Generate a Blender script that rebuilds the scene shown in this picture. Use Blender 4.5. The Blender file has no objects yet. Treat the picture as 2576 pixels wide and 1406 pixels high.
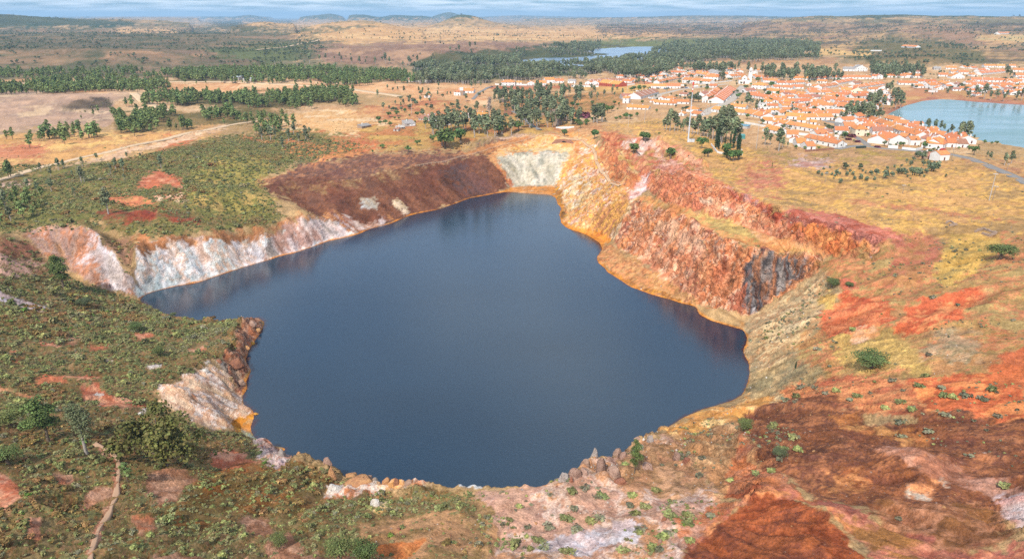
import bpy, math, random, time
import numpy as np
from mathutils import Vector, geometry
T0 = time.time()
rng = np.random.default_rng(7)
random.seed(7)
scene = bpy.context.scene
COL = scene.collection

# ------------------------------------------------------------------ camera, sky, sun, exposure
HC, PITCH, FPX = 125.0, math.radians(21.0), 683.0          # flying height over the pit lake, tilt, focal length in pixels of a 1024 wide picture
cam_d = bpy.data.cameras.new("camera"); cam = bpy.data.objects.new("camera", cam_d); COL.objects.link(cam)
cam.location = (0, 0, HC); cam.rotation_euler = (math.pi/2 - PITCH, 0, 0)
cam_d.sensor_width = 36.0; cam_d.lens = 36.0*FPX/1024.0
cam_d.clip_start = 1.0; cam_d.clip_end = 150000.0
scene.camera = cam

SUN_EL, SUN_AZ = math.radians(46), math.radians(202)        # azimuth clockwise from +Y (behind the camera)
world = bpy.data.worlds.new("World"); scene.world = world; world.use_nodes = True
wn, wl = world.node_tree.nodes, world.node_tree.links
for n in list(wn): wn.remove(n)
def N(t, **k):
    n = wn.new(t)
    for a, b in k.items(): setattr(n, a, b)
    return n
w_out = N('ShaderNodeOutputWorld'); w_bg = N('ShaderNodeBackground'); w_bg.inputs[1].default_value = 0.115
sky = N('ShaderNodeTexSky'); sky.sky_type = 'NISHITA'; sky.sun_disc = False
sky.sun_elevation = SUN_EL; sky.sun_rotation = SUN_AZ; sky.altitude = 200; sky.air_density = 1.0; sky.dust_density = 1.6; sky.ozone_density = 1.5
# a broken layer of thin cloud over the whole sky: noise on a plane far above (direction / height)
tc = N('ShaderNodeTexCoord'); sep = N('ShaderNodeSeparateXYZ'); wl.new(tc.outputs['Generated'], sep.inputs[0])
mx = N('ShaderNodeMath', operation='MAXIMUM'); mx.inputs[1].default_value = 0.0; wl.new(sep.outputs[2], mx.inputs[0])
ad = N('ShaderNodeMath', operation='ADD'); ad.inputs[1].default_value = 0.055; wl.new(mx.outputs[0], ad.inputs[0])
dx = N('ShaderNodeMath', operation='DIVIDE'); wl.new(sep.outputs[0], dx.inputs[0]); wl.new(ad.outputs[0], dx.inputs[1])
dy = N('ShaderNodeMath', operation='DIVIDE'); wl.new(sep.outputs[1], dy.inputs[0]); wl.new(ad.outputs[0], dy.inputs[1])
cmb = N('ShaderNodeCombineXYZ'); wl.new(dx.outputs[0], cmb.inputs[0]); wl.new(dy.outputs[0], cmb.inputs[1])
cn = N('ShaderNodeTexNoise'); cn.inputs['Scale'].default_value = 0.9; cn.inputs['Detail'].default_value = 8.0; cn.inputs['Roughness'].default_value = 0.58
wl.new(cmb.outputs[0], cn.inputs['Vector'])
cr = N('ShaderNodeMapRange'); cr.inputs[1].default_value = 0.38; cr.inputs[2].default_value = 0.62; cr.inputs[3].default_value = 0.1; cr.inputs[4].default_value = 1.0
wl.new(cn.outputs['Fac'], cr.inputs[0])
mixw = N('ShaderNodeMix', data_type='RGBA')
bl = N('ShaderNodeMix', data_type='RGBA', blend_type='MULTIPLY'); bl.inputs['Factor'].default_value = 1.0; wl.new(sky.outputs[0], bl.inputs['A']); bl.inputs['B'].default_value = (.40, .68, .95, 1)
wl.new(cr.outputs[0], mixw.inputs['Factor']); wl.new(bl.outputs['Result'], mixw.inputs['A']); mixw.inputs['B'].default_value = (6.3, 6.8, 7.2, 1)
wl.new(mixw.outputs['Result'], w_bg.inputs[0]); wl.new(w_bg.outputs[0], w_out.inputs[0])

sun_d = bpy.data.lights.new("sun", 'SUN'); sun = bpy.data.objects.new("sun", sun_d); COL.objects.link(sun)
sun_d.energy = 3.4; sun_d.angle = math.radians(1.2); sun_d.color = (1.0, 0.92, 0.81)
sdir = Vector((math.sin(SUN_AZ)*math.cos(SUN_EL), math.cos(SUN_AZ)*math.cos(SUN_EL), math.sin(SUN_EL)))
sun.rotation_euler = sdir.to_track_quat('Z', 'Y').to_euler(); sun.location = sdir*500
vs = scene.view_settings
scene.display_settings.display_device = 'sRGB'
vs.view_transform = 'Standard'; vs.look = 'None'; vs.gamma = 1.0; vs.exposure = 0.66; vs.use_curve_mapping = False
scene.cycles.max_bounces = 5; scene.cycles.diffuse_bounces = 2; scene.cycles.glossy_bounces = 2; scene.cycles.volume_bounces = 0
scene.cycles.transmission_bounces = 2; scene.cycles.transparent_max_bounces = 6; scene.cycles.use_denoising = False

# ------------------------------------------------------------------ geometry of the view: D units = a 2576 x 1406 picture
K = 1024.0/2576.0
sp, cp = math.sin(PITCH), math.cos(PITCH)
def ray(dx_, dy_):
    a = (np.asarray(dx_, float)*K - 512.0)/FPX; b = (279.0 - np.asarray(dy_, float)*K)/FPX
    return a, cp + b*sp, -sp + b*cp          # world direction (x right, y forward, z up)
def U(dx_, dy_, z):                          # the point of height z seen at (dx,dy)
    a, f, u = ray(dx_, dy_); t = (z - HC)/u
    return a*t, f*t
def UD(dx_, dy_, d):                         # the point at ground distance d seen at (dx,dy) -> x, y, z
    a, f, u = ray(dx_, dy_); t = d/np.hypot(a, f)
    return a*t, f*t, HC + u*t
def PROJ(x, y, z):
    zz = z - HC; dep = y*cp - zz*sp; up = y*sp + zz*cp; dep = np.maximum(dep, 1.0)
    return (512.0 + FPX*x/dep)/K, (279.0 - FPX*up/dep)/K

# ------------------------------------------------------------------ noise
def _h(ix, iy, s):
    h = (ix.astype(np.int64)*374761393 + iy.astype(np.int64)*668265263 + s*974711) & 0xffffffff
    h = ((h ^ (h >> 13))*1274126177) & 0xffffffff
    return ((h ^ (h >> 16)) & 0xffff).astype(np.float32)/65535.0
def vn(x, y, s=0):
    fx = np.floor(x); fy = np.floor(y); tx = (x-fx).astype(np.float32); ty = (y-fy).astype(np.float32)
    ix = fx.astype(np.int64); iy = fy.astype(np.int64)
    tx = tx*tx*(3-2*tx); ty = ty*ty*(3-2*ty)
    a = _h(ix, iy, s); b = _h(ix+1, iy, s); c = _h(ix, iy+1, s); d = _h(ix+1, iy+1, s)
    return (a + (b-a)*tx) + ((c + (d-c)*tx) - (a + (b-a)*tx))*ty
def fbm(x, y, sc, o=4, s=0, g=0.5):          # 0..1, feature size sc metres
    v = 0; a = 1; t = 0; x = x/sc; y = y/sc
    for k in range(o):
        v = v + a*vn(x, y, s+k*17); t += a; a *= g
        x, y = x*1.62*0.86 - y*1.62*0.51 + 13.7, x*1.62*0.51 + y*1.62*0.86 - 7.1
        x, y = x*1.2, y*1.2
    return v/t
def ridge(x, y, sc, o=4, s=0):
    v = 0; a = 1; t = 0; x = x/sc; y = y/sc
    for k in range(o):
        v = v + a*(1 - np.abs(2*vn(x, y, s+k*31) - 1)); t += a; a *= 0.5
        x, y = (x*0.8 - y*0.6)*2.03 + 5.3, (x*0.6 + y*0.8)*2.03 + 9.9
    return v/t
def sstep(a, b, x):
    t = np.clip((x-a)/(b-a), 0, 1); return t*t*(3-2*t)
def blur(a, n, ax):
    k = np.exp(-0.5*(np.arange(-2*n, 2*n+1)/max(n, .5))**2); k /= k.sum()
    p = [(0, 0)]*a.ndim; p[ax] = (2*n, 2*n); b = np.pad(a, p, mode='edge'); o = np.zeros_like(a)
    for i, w in enumerate(k):
        sl = [slice(None)]*a.ndim; sl[ax] = slice(i, i+a.shape[ax]); o += w*b[tuple(sl)]
    return o

# ------------------------------------------------------------------ the relief: lines and spots read off the place, height in metres above the lake
# each line: points "x,y,z"; flags: b = the far side drops out of sight (dr, z)
LINES = []
def L(s, back=None, closed=False):
    P = [tuple(float(v) for v in q.split(',')) for q in s.split()]
    LINES.append((P, back, closed))
SHORE = "352,752 370,735 400,727 450,716 500,708 540,693 575,681 620,667 660,656 700,642 740,634 780,620 820,605 860,598 900,588 930,574 960,566 985,563 1000,553 1030,540 1060,533 1100,526 1140,512 1180,497 1220,490 1250,484 1285,470 1310,467 1350,467 1395,465 1401,478 1398,495 1402,512 1413,522 1405,540 1412,556 1424,568 1445,578 1480,585 1500,592 1527,606 1515,625 1497,645 1500,660 1525,680 1560,702 1590,722 1640,740 1700,756 1750,767 1800,781 1830,792 1858,810 1872,830 1880,850 1878,868 1862,878 1872,892 1884,910 1886,935 1880,965 1868,990 1840,1008 1800,1018 1760,1028 1720,1045 1694,1062 1670,1076"
L(' '.join(q+',0' for q in SHORE.split()))
L(' '.join(q+',0' for q in "640,793 650,800 664,815 655,838 640,858 622,885 615,905 630,930 608,955 622,978 600,992 612,1012 640,1028 652,1044 620,1062 598,1076 640,1092 658,1104".split()))
L("352,752,0.2 375,766,1 400,781,2.5 430,793,4 500,799,6 560,801,7 600,798,8 625,790,7 640,793,0", back=(12, -4))
L("658,1104,0 664,1112,4 690,1138,11 740,1150,13 800,1160,15 880,1178,17 930,1197,18 990,1207,19 1100,1212,19 1240,1218,18 1345,1226,18 1420,1197,17 1480,1155,15 1560,1132,12 1640,1097,7 1670,1076,0", back=(9, -4))
# left cliffs
L("340,612,23 370,602,22 430,590,22 480,577,22 540,581,20 600,574,17 660,574,15 700,561,15 735,546,16 765,533,18")
L("352,752,0 345,730,3 338,700,8 325,660,14 305,622,19 280,600,23")
L("60,582,30 100,567,31 160,561,31 215,571,30 250,592,26 290,645,18 325,700,9 352,752,0")
L("0,655,27 60,655,22 120,690,15 200,712,10 280,738,4 352,752,0")
# spoil heap
L("644,466,22 700,462,23 760,440,23.5 900,448,22 1000,425,22.5 1100,405,23 1180,392,23 1225,386,22 1250,400,19 1270,440,9 1285,470,0")
L("644,466,22 700,496,20 719,502,20 764,524,19 784,542,14 829,552,8 880,572,3 900,588,0")
L("640,450,24 760,418,26 900,397,26 1050,382,26 1200,372,25 1280,355,24")
# far end of the pit
L("1250,398,19 1290,388,20 1350,387,19 1405,385,19 1440,390,17 1425,430,9 1401,470,0")
L("1230,372,24 1290,355,25 1340,346,25 1385,339,26 1440,345,26 1480,352,25 1500,370,23")
L("1290,372,21 1350,365,20 1410,362,19 1440,365,19")
# right side, lower face
L("1500,370,23 1508,400,22 1515,425,22 1535,450,22 1560,468,23 1600,485,23 1612,505,23 1660,525,25 1700,540,26 1750,565,27 1800,590,28 1840,613,28 1900,628,28 1990,640,27 2060,652,26 2095,660,25")
L("1545,605,4 1600,640,6 1680,690,6 1740,735,5 1800,772,3 1850,795,2")
L("1470,400,19 1462,440,13 1455,490,7 1440,530,4")
L("2095,660,25 2050,690,18 1990,730,10 1930,770,5 1880,800,1 1858,810,0")
# right side, upper face
L("1620,440,29 1640,470,28 1665,500,28 1700,520,28.5 1760,538,29 1850,562,29.5 1950,592,29.5 2050,630,29 2110,652,27.5 2180,648,29 2230,625,33")
L("1510,340,31 1560,395,31 1600,430,32")
L("1630,430,34 1655,455,35 1700,440,36 1765,455,37 1800,420,38 1840,478,39 1900,503,39 1960,528,39 2050,558,38 2130,580,37 2200,597,36 2230,625,33")
L("1562,330,33 1600,380,33 1640,420,33")
L("1600,365,31 1655,345,37 1690,352,37 1700,372,37 1740,395,37 1770,420,36")
L("1620,385,30 1660,405,30 1720,415,31 1745,430,31")
# boundary reservoir
RES = "2237,290 2262,278 2291,264 2333,251 2369,249 2426,253 2500,258 2576,263 2760,275 2900,330 2760,388 2650,378 2576,369 2512,361 2455,351 2369,334 2303,315 2262,300"
L(' '.join(q+',28' for q in RES.split()), closed=True)
FARW = "1310,152 1370,144 1425,145 1490,143 1510,124 1560,121 1600,118 1650,117 1658,122 1640,130 1610,139 1560,150 1520,156 1480,158 1430,162 1400,166 1340,162"
L(' '.join(q+',24' for q in FARW.split()), closed=True)
L("1010,160,24 1052,170,24 1085,170,24 1092,182,24 1065,192,24 1010,180,24", closed=True)
SPOTS = """
0,590,33 0,700,26 0,760,26 100,775,18 200,770,12 300,775,6 100,620,24 180,640,19
0,820,28 0,900,30 0,1000,33 0,1100,36 0,1200,39 0,1300,42 0,1406,45 -300,1406,50 -300,1200,43 -300,1000,37 -300,800,32 -300,600,36
100,840,24 200,900,22 200,1000,27 200,1100,31 200,1200,34 200,1300,37 100,1250,41 400,850,12 400,950,17 400,1050,20 400,1150,25 400,1250,30 400,1406,39
300,830,14 300,950,20 500,850,9 560,860,9 500,900,12 600,850,7 590,830,8
610,815,6 592,862,6 566,890,8 540,915,9 490,935,13 410,960,18 400,990,18 403,1012,17 450,1050,14 520,1078,10 590,1082,3 520,1005,10 575,1025,4 480,985,15 600,930,4 570,950,6
600,1150,17 550,1120,14 650,1130,11 600,1250,24 500,1200,24 800,1220,20 700,1200,18 800,1300,26 800,1406,32 600,1406,35 1000,1255,20 1000,1330,24 1000,1406,28 1200,1270,19 1200,1340,22 1200,1406,26 1400,1270,19 1400,1340,22 1400,1406,26 1600,1406,28 -300,1700,55 500,1700,50 1288,1700,36 2000,1700,44 2900,1700,56
2000,900,12 2100,900,20 2200,900,25 2300,880,31 2400,860,35 2576,850,39 2900,850,46 1950,1000,8 2050,1000,17 2150,1000,22 2350,1000,31 2576,1000,37 2900,1000,44
1760,1075,5 1800,1080,9 1900,1060,14 2000,1080,20 2150,1100,25 2350,1100,31 2576,1100,36 1720,1120,9 1700,1200,17 1850,1200,21 1850,1130,18 2000,1165,27 2200,1200,30 2400,1200,34 2576,1200,38 2900,1200,46
1600,1200,17 1600,1300,22 1500,1200,17 1500,1300,22 1800,1300,25 1880,1270,28 1935,1232,31 2000,1250,32 2100,1270,33 2200,1320,34 2300,1250,34 2400,1320,38 2576,1300,41 2900,1406,50 1800,1406,30 2000,1406,34 2300,1406,39 2576,1406,43
2050,1205,28 2180,1235,30 2480,1335,36 2160,1140,30 2330,1150,36 2450,1120,33 1980,1125,25 2080,1098,26 2120,1300,35 1860,1310,27 2250,1350,36.5 2000,830,11 1930,870,6 2100,800,19 2200,780,26 2150,720,24 2250,700,30 2250,830,28 2380,780,32 2450,700,36 2576,700,40 2450,800,37 2900,700,46 2300,620,34 2400,620,37 2576,600,41 2900,600,45 2160,760,22 2330,720,30 2520,780,38
1480,470,14 1500,520,12 1560,545,16 1580,580,12 1540,500,19 1440,560,3 1530,580,5
1700,480,33 1760,500,33
1700,340,36 1800,380,36 1900,430,37 2000,480,37.5 2100,520,38 2200,560,37 2300,500,38 2400,560,39 2576,530,41 2900,530,44 2200,440,36 2000,400,34 1800,350,35 2400,450,38 2100,395,33 2300,390,34 2450,400,36 2576,440,38
1900,330,33 2100,350,33 2300,352,32 2400,362,32 2000,290,32 2180,300,31 1750,300,32 1600,290,29 1500,300,27 1450,280,26 1600,235,29 1400,225,27 1900,215,35 1750,215,33 1950,250,33 2100,250,32 2100,200,35 2300,215,33 2250,245,30 2450,230,31 2576,210,34 2576,250,31 2450,180,36 2700,200,34 2900,250,33
640,400,28 600,480,29 500,500,30 400,540,28 300,500,29 200,540,31 100,520,31 0,520,32 100,450,29 300,420,28 480,420,28 560,400,32 520,380,30 420,450,30 460,530,27 580,530,22 660,520,21 -300,500,34 -300,400,30
0,400,27 0,330,28 200,350,28 300,320,28 450,300,27 600,290,27 800,290,27 950,290,26 800,340,28 950,360,28 700,360,27 1050,350,28 1130,345,31 1190,345,32 1250,338,32 1300,322,30 1200,310,30 1060,320,28 1350,310,27 1420,318,27 1350,270,26 1200,270,26 1050,260,27 1000,240,27
0,285,34 100,250,42 200,236,46 290,242,41 340,265,31 0,238,40 150,290,31 -300,280,38 -300,330,32 -300,200,36
0,215,33 250,205,31 500,205,30 750,205,29 900,215,27 1100,225,27 1250,225,28 1100,200,26 1250,190,26
0,160,44 150,135,58 300,125,60 450,130,52 500,160,36 250,170,38 600,140,42 680,120,50 800,150,40 900,140,45 700,165,33 900,175,28 1000,150,36 1000,185,26 1150,150,34 1250,140,32 1180,175,26 1250,170,26 1100,120,56 1250,110,55 1400,112,40 1450,150,26 1500,180,26 1650,170,28 1700,140,30 1700,105,40 1850,150,36 1900,180,36 2000,160,38 2100,170,36 2250,165,38 2350,140,55 2450,150,42 2576,150,42
2000,125,40 1900,110,42 2150,120,46 2300,105,62 2450,115,50 2576,115,48 2576,90,60
-300,120,60 -300,90,60 2900,150,45 2900,100,60
0,95,60 300,90,50 600,85,50 900,85,60 1200,80,62 1500,80,55 1800,80,52 2100,85,60 2400,80,70
0,75,60 300,70,60 600,68,60 1000,70,70 1400,66,60 1800,66,60 2200,62,80 2576,62,80 -300,66,60 2900,62,80
"""
pu, pv, pz, edges = [], [], [], []
def addp(x, y, z):
    pu.append(math.atan2(x, y)); pv.append(math.log(math.hypot(x, y))); pz.append(z); return len(pu)-1
for P, back, closed in LINES:
    ids = []
    for (a, b, z) in P:
        x, y = U(a, b, z); ids.append(addp(float(x), float(y), z))
    edges += list(zip(ids[:-1], ids[1:]))
    if closed: edges.append((ids[-1], ids[0]))
    if back:
        for (a, b, z) in P[1:-1]:
            x, y = U(a, b, z); r = math.hypot(x, y); k = (r + back[0] + z*0.15)/r
            addp(float(x*k), float(y*k), back[1])
for q in SPOTS.split():
    a, b, z = [float(v) for v in q.split(',')]
    x, y = U(a, b, z); addp(float(x), float(y), z)
for a, b in ((500, 755), (700, 715), (900, 650), (1100, 590), (1300, 520), (1450, 650), (1100, 720), (1300, 800), (1600, 800), (1750, 880), (1500, 950), (1300, 1050), (1000, 1000), (800, 900), (900, 1090), (1100, 1120), (1450, 1080), (1650, 1000), (720, 1000), (700, 850)):
    x, y = U(a, b, 0); addp(float(x), float(y), -12)
for (x, y) in ((2330, 285), (2420, 290), (2500, 310), (2650, 320)):
    a, b = U(x, y, 28); addp(float(a), float(b), 24)
for (x, y) in ((1400, 158), (1480, 158), (1540, 145), (1600, 130)):
    a, b = U(x, y, 24); addp(float(a), float(b), 20)
UMIN, UMAX = math.radians(-56), math.radians(56)
for az in np.linspace(UMIN-.05, UMAX+.05, 9):
    for r, z in ((30, 48), (9000, 55), (16000, 50), (30000, 50), (70000, 50)):
        addp(r*math.sin(az), r*math.cos(az), z)
res = geometry.delaunay_2d_cdt([Vector((a, b)) for a, b in zip(pu, pv)], edges, [], 0, 1e-6, True)
ov, oe, of, orig = res[0], res[1], res[2], res[3]
tz = np.full(len(ov), np.nan)
for i, o in enumerate(orig):
    if len(o): tz[i] = pz[o[0]]
if np.isnan(tz).any():
    P0 = np.array([[a, b] for a, b in zip(pu, pv)]); Z0 = np.array(pz)
    for i in np.where(np.isnan(tz))[0]:
        d = ((P0 - np.array([ov[i][0], ov[i][1]]))**2).sum(1); j = np.argsort(d)[:2]; w = 1/(d[j]+1e-9); tz[i] = (w*Z0[j]).sum()/w.sum()
        print('crossing line at', PROJ(math.sin(ov[i][0])*math.exp(ov[i][1]), math.cos(ov[i][0])*math.exp(ov[i][1]), tz[i]))
# raster in azimuth x ln r
NU = 900
us = np.linspace(UMIN, UMAX, NU)
R0, R1, R2 = 52.0, 720.0, 60000.0
vrow = np.concatenate([np.arange(math.log(R0), math.log(R1), 0.0017), np.arange(math.log(R1), math.log(R2), 0.005)])
NV = len(vrow)
Z = np.full((NV, NU), 45.0)
VV = np.array([[v[0], v[1]] for v in ov])
for f in of:
    for k in range(1, len(f)-1):
        ia, ib, ic = f[0], f[k], f[k+1]; A, B, Cc = VV[ia], VV[ib], VV[ic]
        u0, u1 = np.searchsorted(us, min(A[0], B[0], Cc[0])), np.searchsorted(us, max(A[0], B[0], Cc[0]))
        v0, v1 = np.searchsorted(vrow, min(A[1], B[1], Cc[1])), np.searchsorted(vrow, max(A[1], B[1], Cc[1]))
        if u1 <= u0 or v1 <= v0: continue
        gu, gv = np.meshgrid(us[u0:u1], vrow[v0:v1])
        den = (B[1]-Cc[1])*(A[0]-Cc[0]) + (Cc[0]-B[0])*(A[1]-Cc[1])
        if abs(den) < 1e-14: continue
        l1 = ((B[1]-Cc[1])*(gu-Cc[0]) + (Cc[0]-B[0])*(gv-Cc[1]))/den
        l2 = ((Cc[1]-A[1])*(gu-Cc[0]) + (A[0]-Cc[0])*(gv-Cc[1]))/den
        l3 = 1-l1-l2; m = (l1 >= -1e-6) & (l2 >= -1e-6) & (l3 >= -1e-6)
        sub = Z[v0:v1, u0:u1]; sub[m] = (l1*tz[ia] + l2*tz[ib] + l3*tz[ic])[m]
Z = blur(blur(Z, 3, 0), 2, 1)
Z = np.where((np.exp(vrow)[:, None] < 720) & (Z < 0), np.maximum(Z*4, -12), Z)
UG, RG = np.meshgrid(us, np.exp(vrow)); XG = RG*np.sin(UG); YG = RG*np.cos(UG)
# far hills: ridge lines given by where they stand (x, y of the crest) and how far they are
def hills(s, d, w, asym=1.0):
    P = [tuple(float(v) for v in q.split(',')) for q in s.split()]
    az, zz = [], []
    for a, b in P:
        x, y, z = UD(a, b, d); az.append(math.atan2(x, y)); zz.append(float(z))
    zc = np.interp(us, az, zz, left=-1e3, right=-1e3); j = np.argmin(np.abs(vrow - math.log(d)))
    zc = blur(zc, 2, 0)
    h = np.maximum(0, zc - Z[j, :])
    t = (vrow - math.log(d))[:, None]; g = np.where(t < 0, np.exp(-(t/w)**2), np.exp(-(t/(w*asym))**2))
    return g*h[None, :]
for s, d, w in (("-400,28 -200,26 0,33 40,36 90,40 150,42 220,46 330,48 420,52 500,60", 5200, .25),
                ("-700,60 -100,41 150,42 400,41 700,42", 24000, .2),
                ("500,46 530,42 560,41 580,43 620,37 640,38 660,42 690,45", 17000, .12),
                ("735,47 770,40 805,37 835,33 862,41 880,44", 13000, .1),
                ("560,62 610,55 650,47 672,47 700,54 760,60", 3900, .15),
                ("740,76 790,64 840,54 880,50 925,50 960,56 1010,66 1080,74", 3200, .14),
                ("860,42 880,38 900,35 925,37 955,42 980,37 1000,36 1030,38 1045,39 1060,37 1090,42 1110,46", 11000, .1),
                ("1070,46 1100,37 1125,29 1135,29 1150,35 1170,40 1200,44", 14000, .1),
                ("1060,70 1090,62 1118,52 1135,44 1158,36 1175,38 1200,42 1215,48 1260,58 1340,66", 4600, .10),
                ("1150,44 1310,38 1360,40 1500,43 1700,42 1860,40 2000,43 2400,42 2800,41", 20000, .2),
                ("1300,48 1560,44 1700,40 1860,39 1950,41 2100,44", 11000, .14), ("150,46 300,44 420,43 520,46", 12000, .1),
                ("1850,60 1930,52 2000,46 2060,43 2140,43 2200,39 2290,38 2350,40 2440,37 2500,41 2576,40 2700,38 3000,42", 4600, .22)):
    Z = np.maximum(Z, Z + hills(s, d, w))
# rolling land, growing with distance
rf = sstep(900, 4000, RG)*(1 - sstep(9000, 14000, RG))
Z += rf*((fbm(XG, YG, 900, 4, 5) - .5)*46 + (fbm(XG, YG, 320, 3, 9)-.5)*14)
rm = sstep(620, 1500, RG)*(1-sstep(2500, 4500, RG))*sstep(-1, 1, 1)
watm = np.zeros_like(Z)
print('relief', NV, NU, round(time.time()-T0, 1))

# slope direction and streaks that run down the slopes (for gullies and stains)
NN = int(np.searchsorted(vrow, math.log(R1)))
Zn = Z[:NN]; du_ = us[1]-us[0]
gv = np.gradient(Zn, axis=0)/0.0017; gu = np.gradient(Zn, axis=1)/du_
gv = blur(blur(gv, 3, 0), 3, 1); gu = blur(blur(gu, 3, 0), 3, 1)
gm = np.hypot(gu, gv) + 1e-6; SL = gm/RG[:NN]                      # slope (rise/run)
du, dv = gu/gm, gv/gm
base = rng.random((NN, NU)).astype(np.float32)
base = blur(base, 1, 1)
ii, jj = np.meshgrid(np.arange(NN), np.arange(NU), indexing='ij')
def lic(src, steps):
    acc = src.copy(); cnt = 1
    for sgn in (1, -1):
        fi, fj = ii.astype(np.float32), jj.astype(np.float32)
        for s in range(steps):
            i0 = np.clip(fi.astype(np.int32), 0, NN-1); j0 = np.clip(fj.astype(np.int32), 0, NU-1)
            a, b = dv[i0, j0], du[i0, j0]
            fi = fi + sgn*a*1.3; fj = fj + sgn*b*1.3*0.0017/du_
            i0 = np.clip(fi.astype(np.int32), 0, NN-1); j0 = np.clip(fj.astype(np.int32), 0, NU-1)
            acc += src[i0, j0]; cnt += 1
    return acc/cnt
lic1 = lic(base, 14)
b2 = blur(blur(rng.random((NN, NU)).astype(np.float32), 3, 1), 4, 0); b2 = (b2-b2.mean())/b2.std()
lic2 = lic(b2, 22)
def norm01(a):
    a = (a - a.mean())/a.std(); return np.clip(.5 + a*.22, 0, 1).astype(np.float32)
LIC1, LIC2 = norm01(lic1), norm01(lic2)
print('streaks', round(time.time()-T0, 1))

def rix(x, y):
    r = np.log(np.maximum(np.hypot(x, y), R0)); a = np.arctan2(x, y)
    fj = np.clip((a-UMIN)/(UMAX-UMIN)*(NU-1), 0, NU-1.001)
    fi = np.interp(r, vrow, np.arange(NV)); fi = np.clip(fi, 0, NV-1.001)
    return fi, fj
def samp(G, fi, fj):
    n = G.shape[0]; fi = np.clip(fi, 0, n-1.001)
    i = fi.astype(np.int32); j = fj.astype(np.int32); a = fi-i; b = fj-j
    return (G[i, j]*(1-a)*(1-b) + G[i+1, j]*a*(1-b) + G[i, j+1]*(1-a)*b + G[i+1, j+1]*a*b)
# ------------------------------------------------------------------ regions of soil, rock and growth (D units), painted in order
CS, CX0, CY0, CW, CH = 0.6, -500.0, -40.0, 2150, 1080
def raster(pts, soft=1.0):
    P = np.array(pts); x = (P[:, 0]-CX0)*CS; y = (P[:, 1]-CY0)*CS
    m = int(soft*3+3)
    x0, x1 = int(max(0, x.min()-m)), int(min(CW, x.max()+m+1)); y0, y1 = int(max(0, y.min()-m)), int(min(CH, y.max()+m+1))
    gx, gy = np.meshgrid(np.arange(x0, x1)+.5, np.arange(y0, y1)+.5); ins = np.zeros(gx.shape, bool)
    n = len(x)
    for i in range(n):
        xa, ya, xb, yb = x[i], y[i], x[(i+1) % n], y[(i+1) % n]
        if ya == yb: continue
        c = ((gy < ya) != (gy < yb)) & (gx < (xb-xa)*(gy-ya)/(yb-ya) + xa); ins ^= c
    a = ins.astype(np.float32)
    if soft > 0.3:
        s = max(1, int(round(soft))); a = blur(blur(a, s, 0), s, 1)
    return a, x0, y0
def PS(s): return [tuple(float(v) for v in q.split(',')) for q in s.split()]
def look(R, px, py):
    a, x0, y0 = R
    j = ((px-CX0)*CS - x0).astype(np.int32); i = ((py-CY0)*CS - y0).astype(np.int32)
    ok = (i >= 0) & (j >= 0) & (i < a.shape[0]) & (j < a.shape[1])
    o = np.zeros(px.shape, np.float32); o[ok] = a[i[ok], j[ok]]; return o

# mask of water bodies and of bare rock used by the relief
LAKE = PS(SHORE) + PS("1640,1097 1560,1132 1480,1155 1420,1197 1345,1226 1240,1218 1100,1212 990,1207 930,1197 870,1178 800,1160 740,1150 690,1138 658,1104 640,1092 598,1076 620,1062 652,1044 640,1028 612,1012 600,992 622,978 608,955 630,930 615,905 622,885 640,858 655,838 664,815 650,800 640,793 600,798 500,799 430,793 400,781 375,766")
R_ROCK = [(PS(s), w) for s, w in (
 ("1545,603 1600,503 1700,538 1840,610 1900,628 2080,652 2040,690 1880,792 1760,762 1680,690", 1.0),
 ("1630,425 1700,425 1840,475 1960,525 2130,578 2230,600 2200,652 2110,652 2050,628 1850,558 1700,520 1640,490", 1.0),
 ("1405,480 1430,400 1500,380 1560,470 1605,500 1540,603 1440,580 1405,550", .55),
 ("1510,340 1560,330 1640,420 1600,470 1540,440", .6), ("1600,365 1660,345 1790,420 1760,450 1660,440", .6),
 ("560,905 600,795 640,790 664,815 630,900 630,930 615,990 590,985", .9),
 ("640,1090 700,1130 860,1170 1100,1212 1080,1240 900,1240 700,1190", .6),
 ("400,965 530,915 600,985 645,1045 600,1075 400,1010", .1),
 ("60,580 250,592 345,750 200,690", .3), ("340,610 560,590 900,575 620,670 352,752", .3),
 ("1640,1090 1800,1060 1960,1130 1900,1270 1700,1180", .45), ("1420,1197 1640,1090 1720,1130 1560,1230", .5))]
R_ROCK = [(raster(p, 3), w) for p, w in R_ROCK]
R_ERO = raster(PS("1420,1200 1640,1080 1760,1040 1900,1000 1960,900 2000,800 2080,690 2240,610 2576,600 3100,620 3100,1700 1150,1700 1200,1250 1345,1230"), 12)
R_TER = raster(PS("1505,330 1660,325 1700,350 1790,420 1770,455 1660,440 1600,480 1540,450 1500,380"), 4)
R_TOWN = raster(PS("1230,205 1640,160 1900,150 2576,160 2900,160 2900,262 2291,262 2230,290 2300,318 2460,352 2440,392 2240,385 2000,380 1900,372 1700,300 1500,262 1240,258"), 4)
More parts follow.
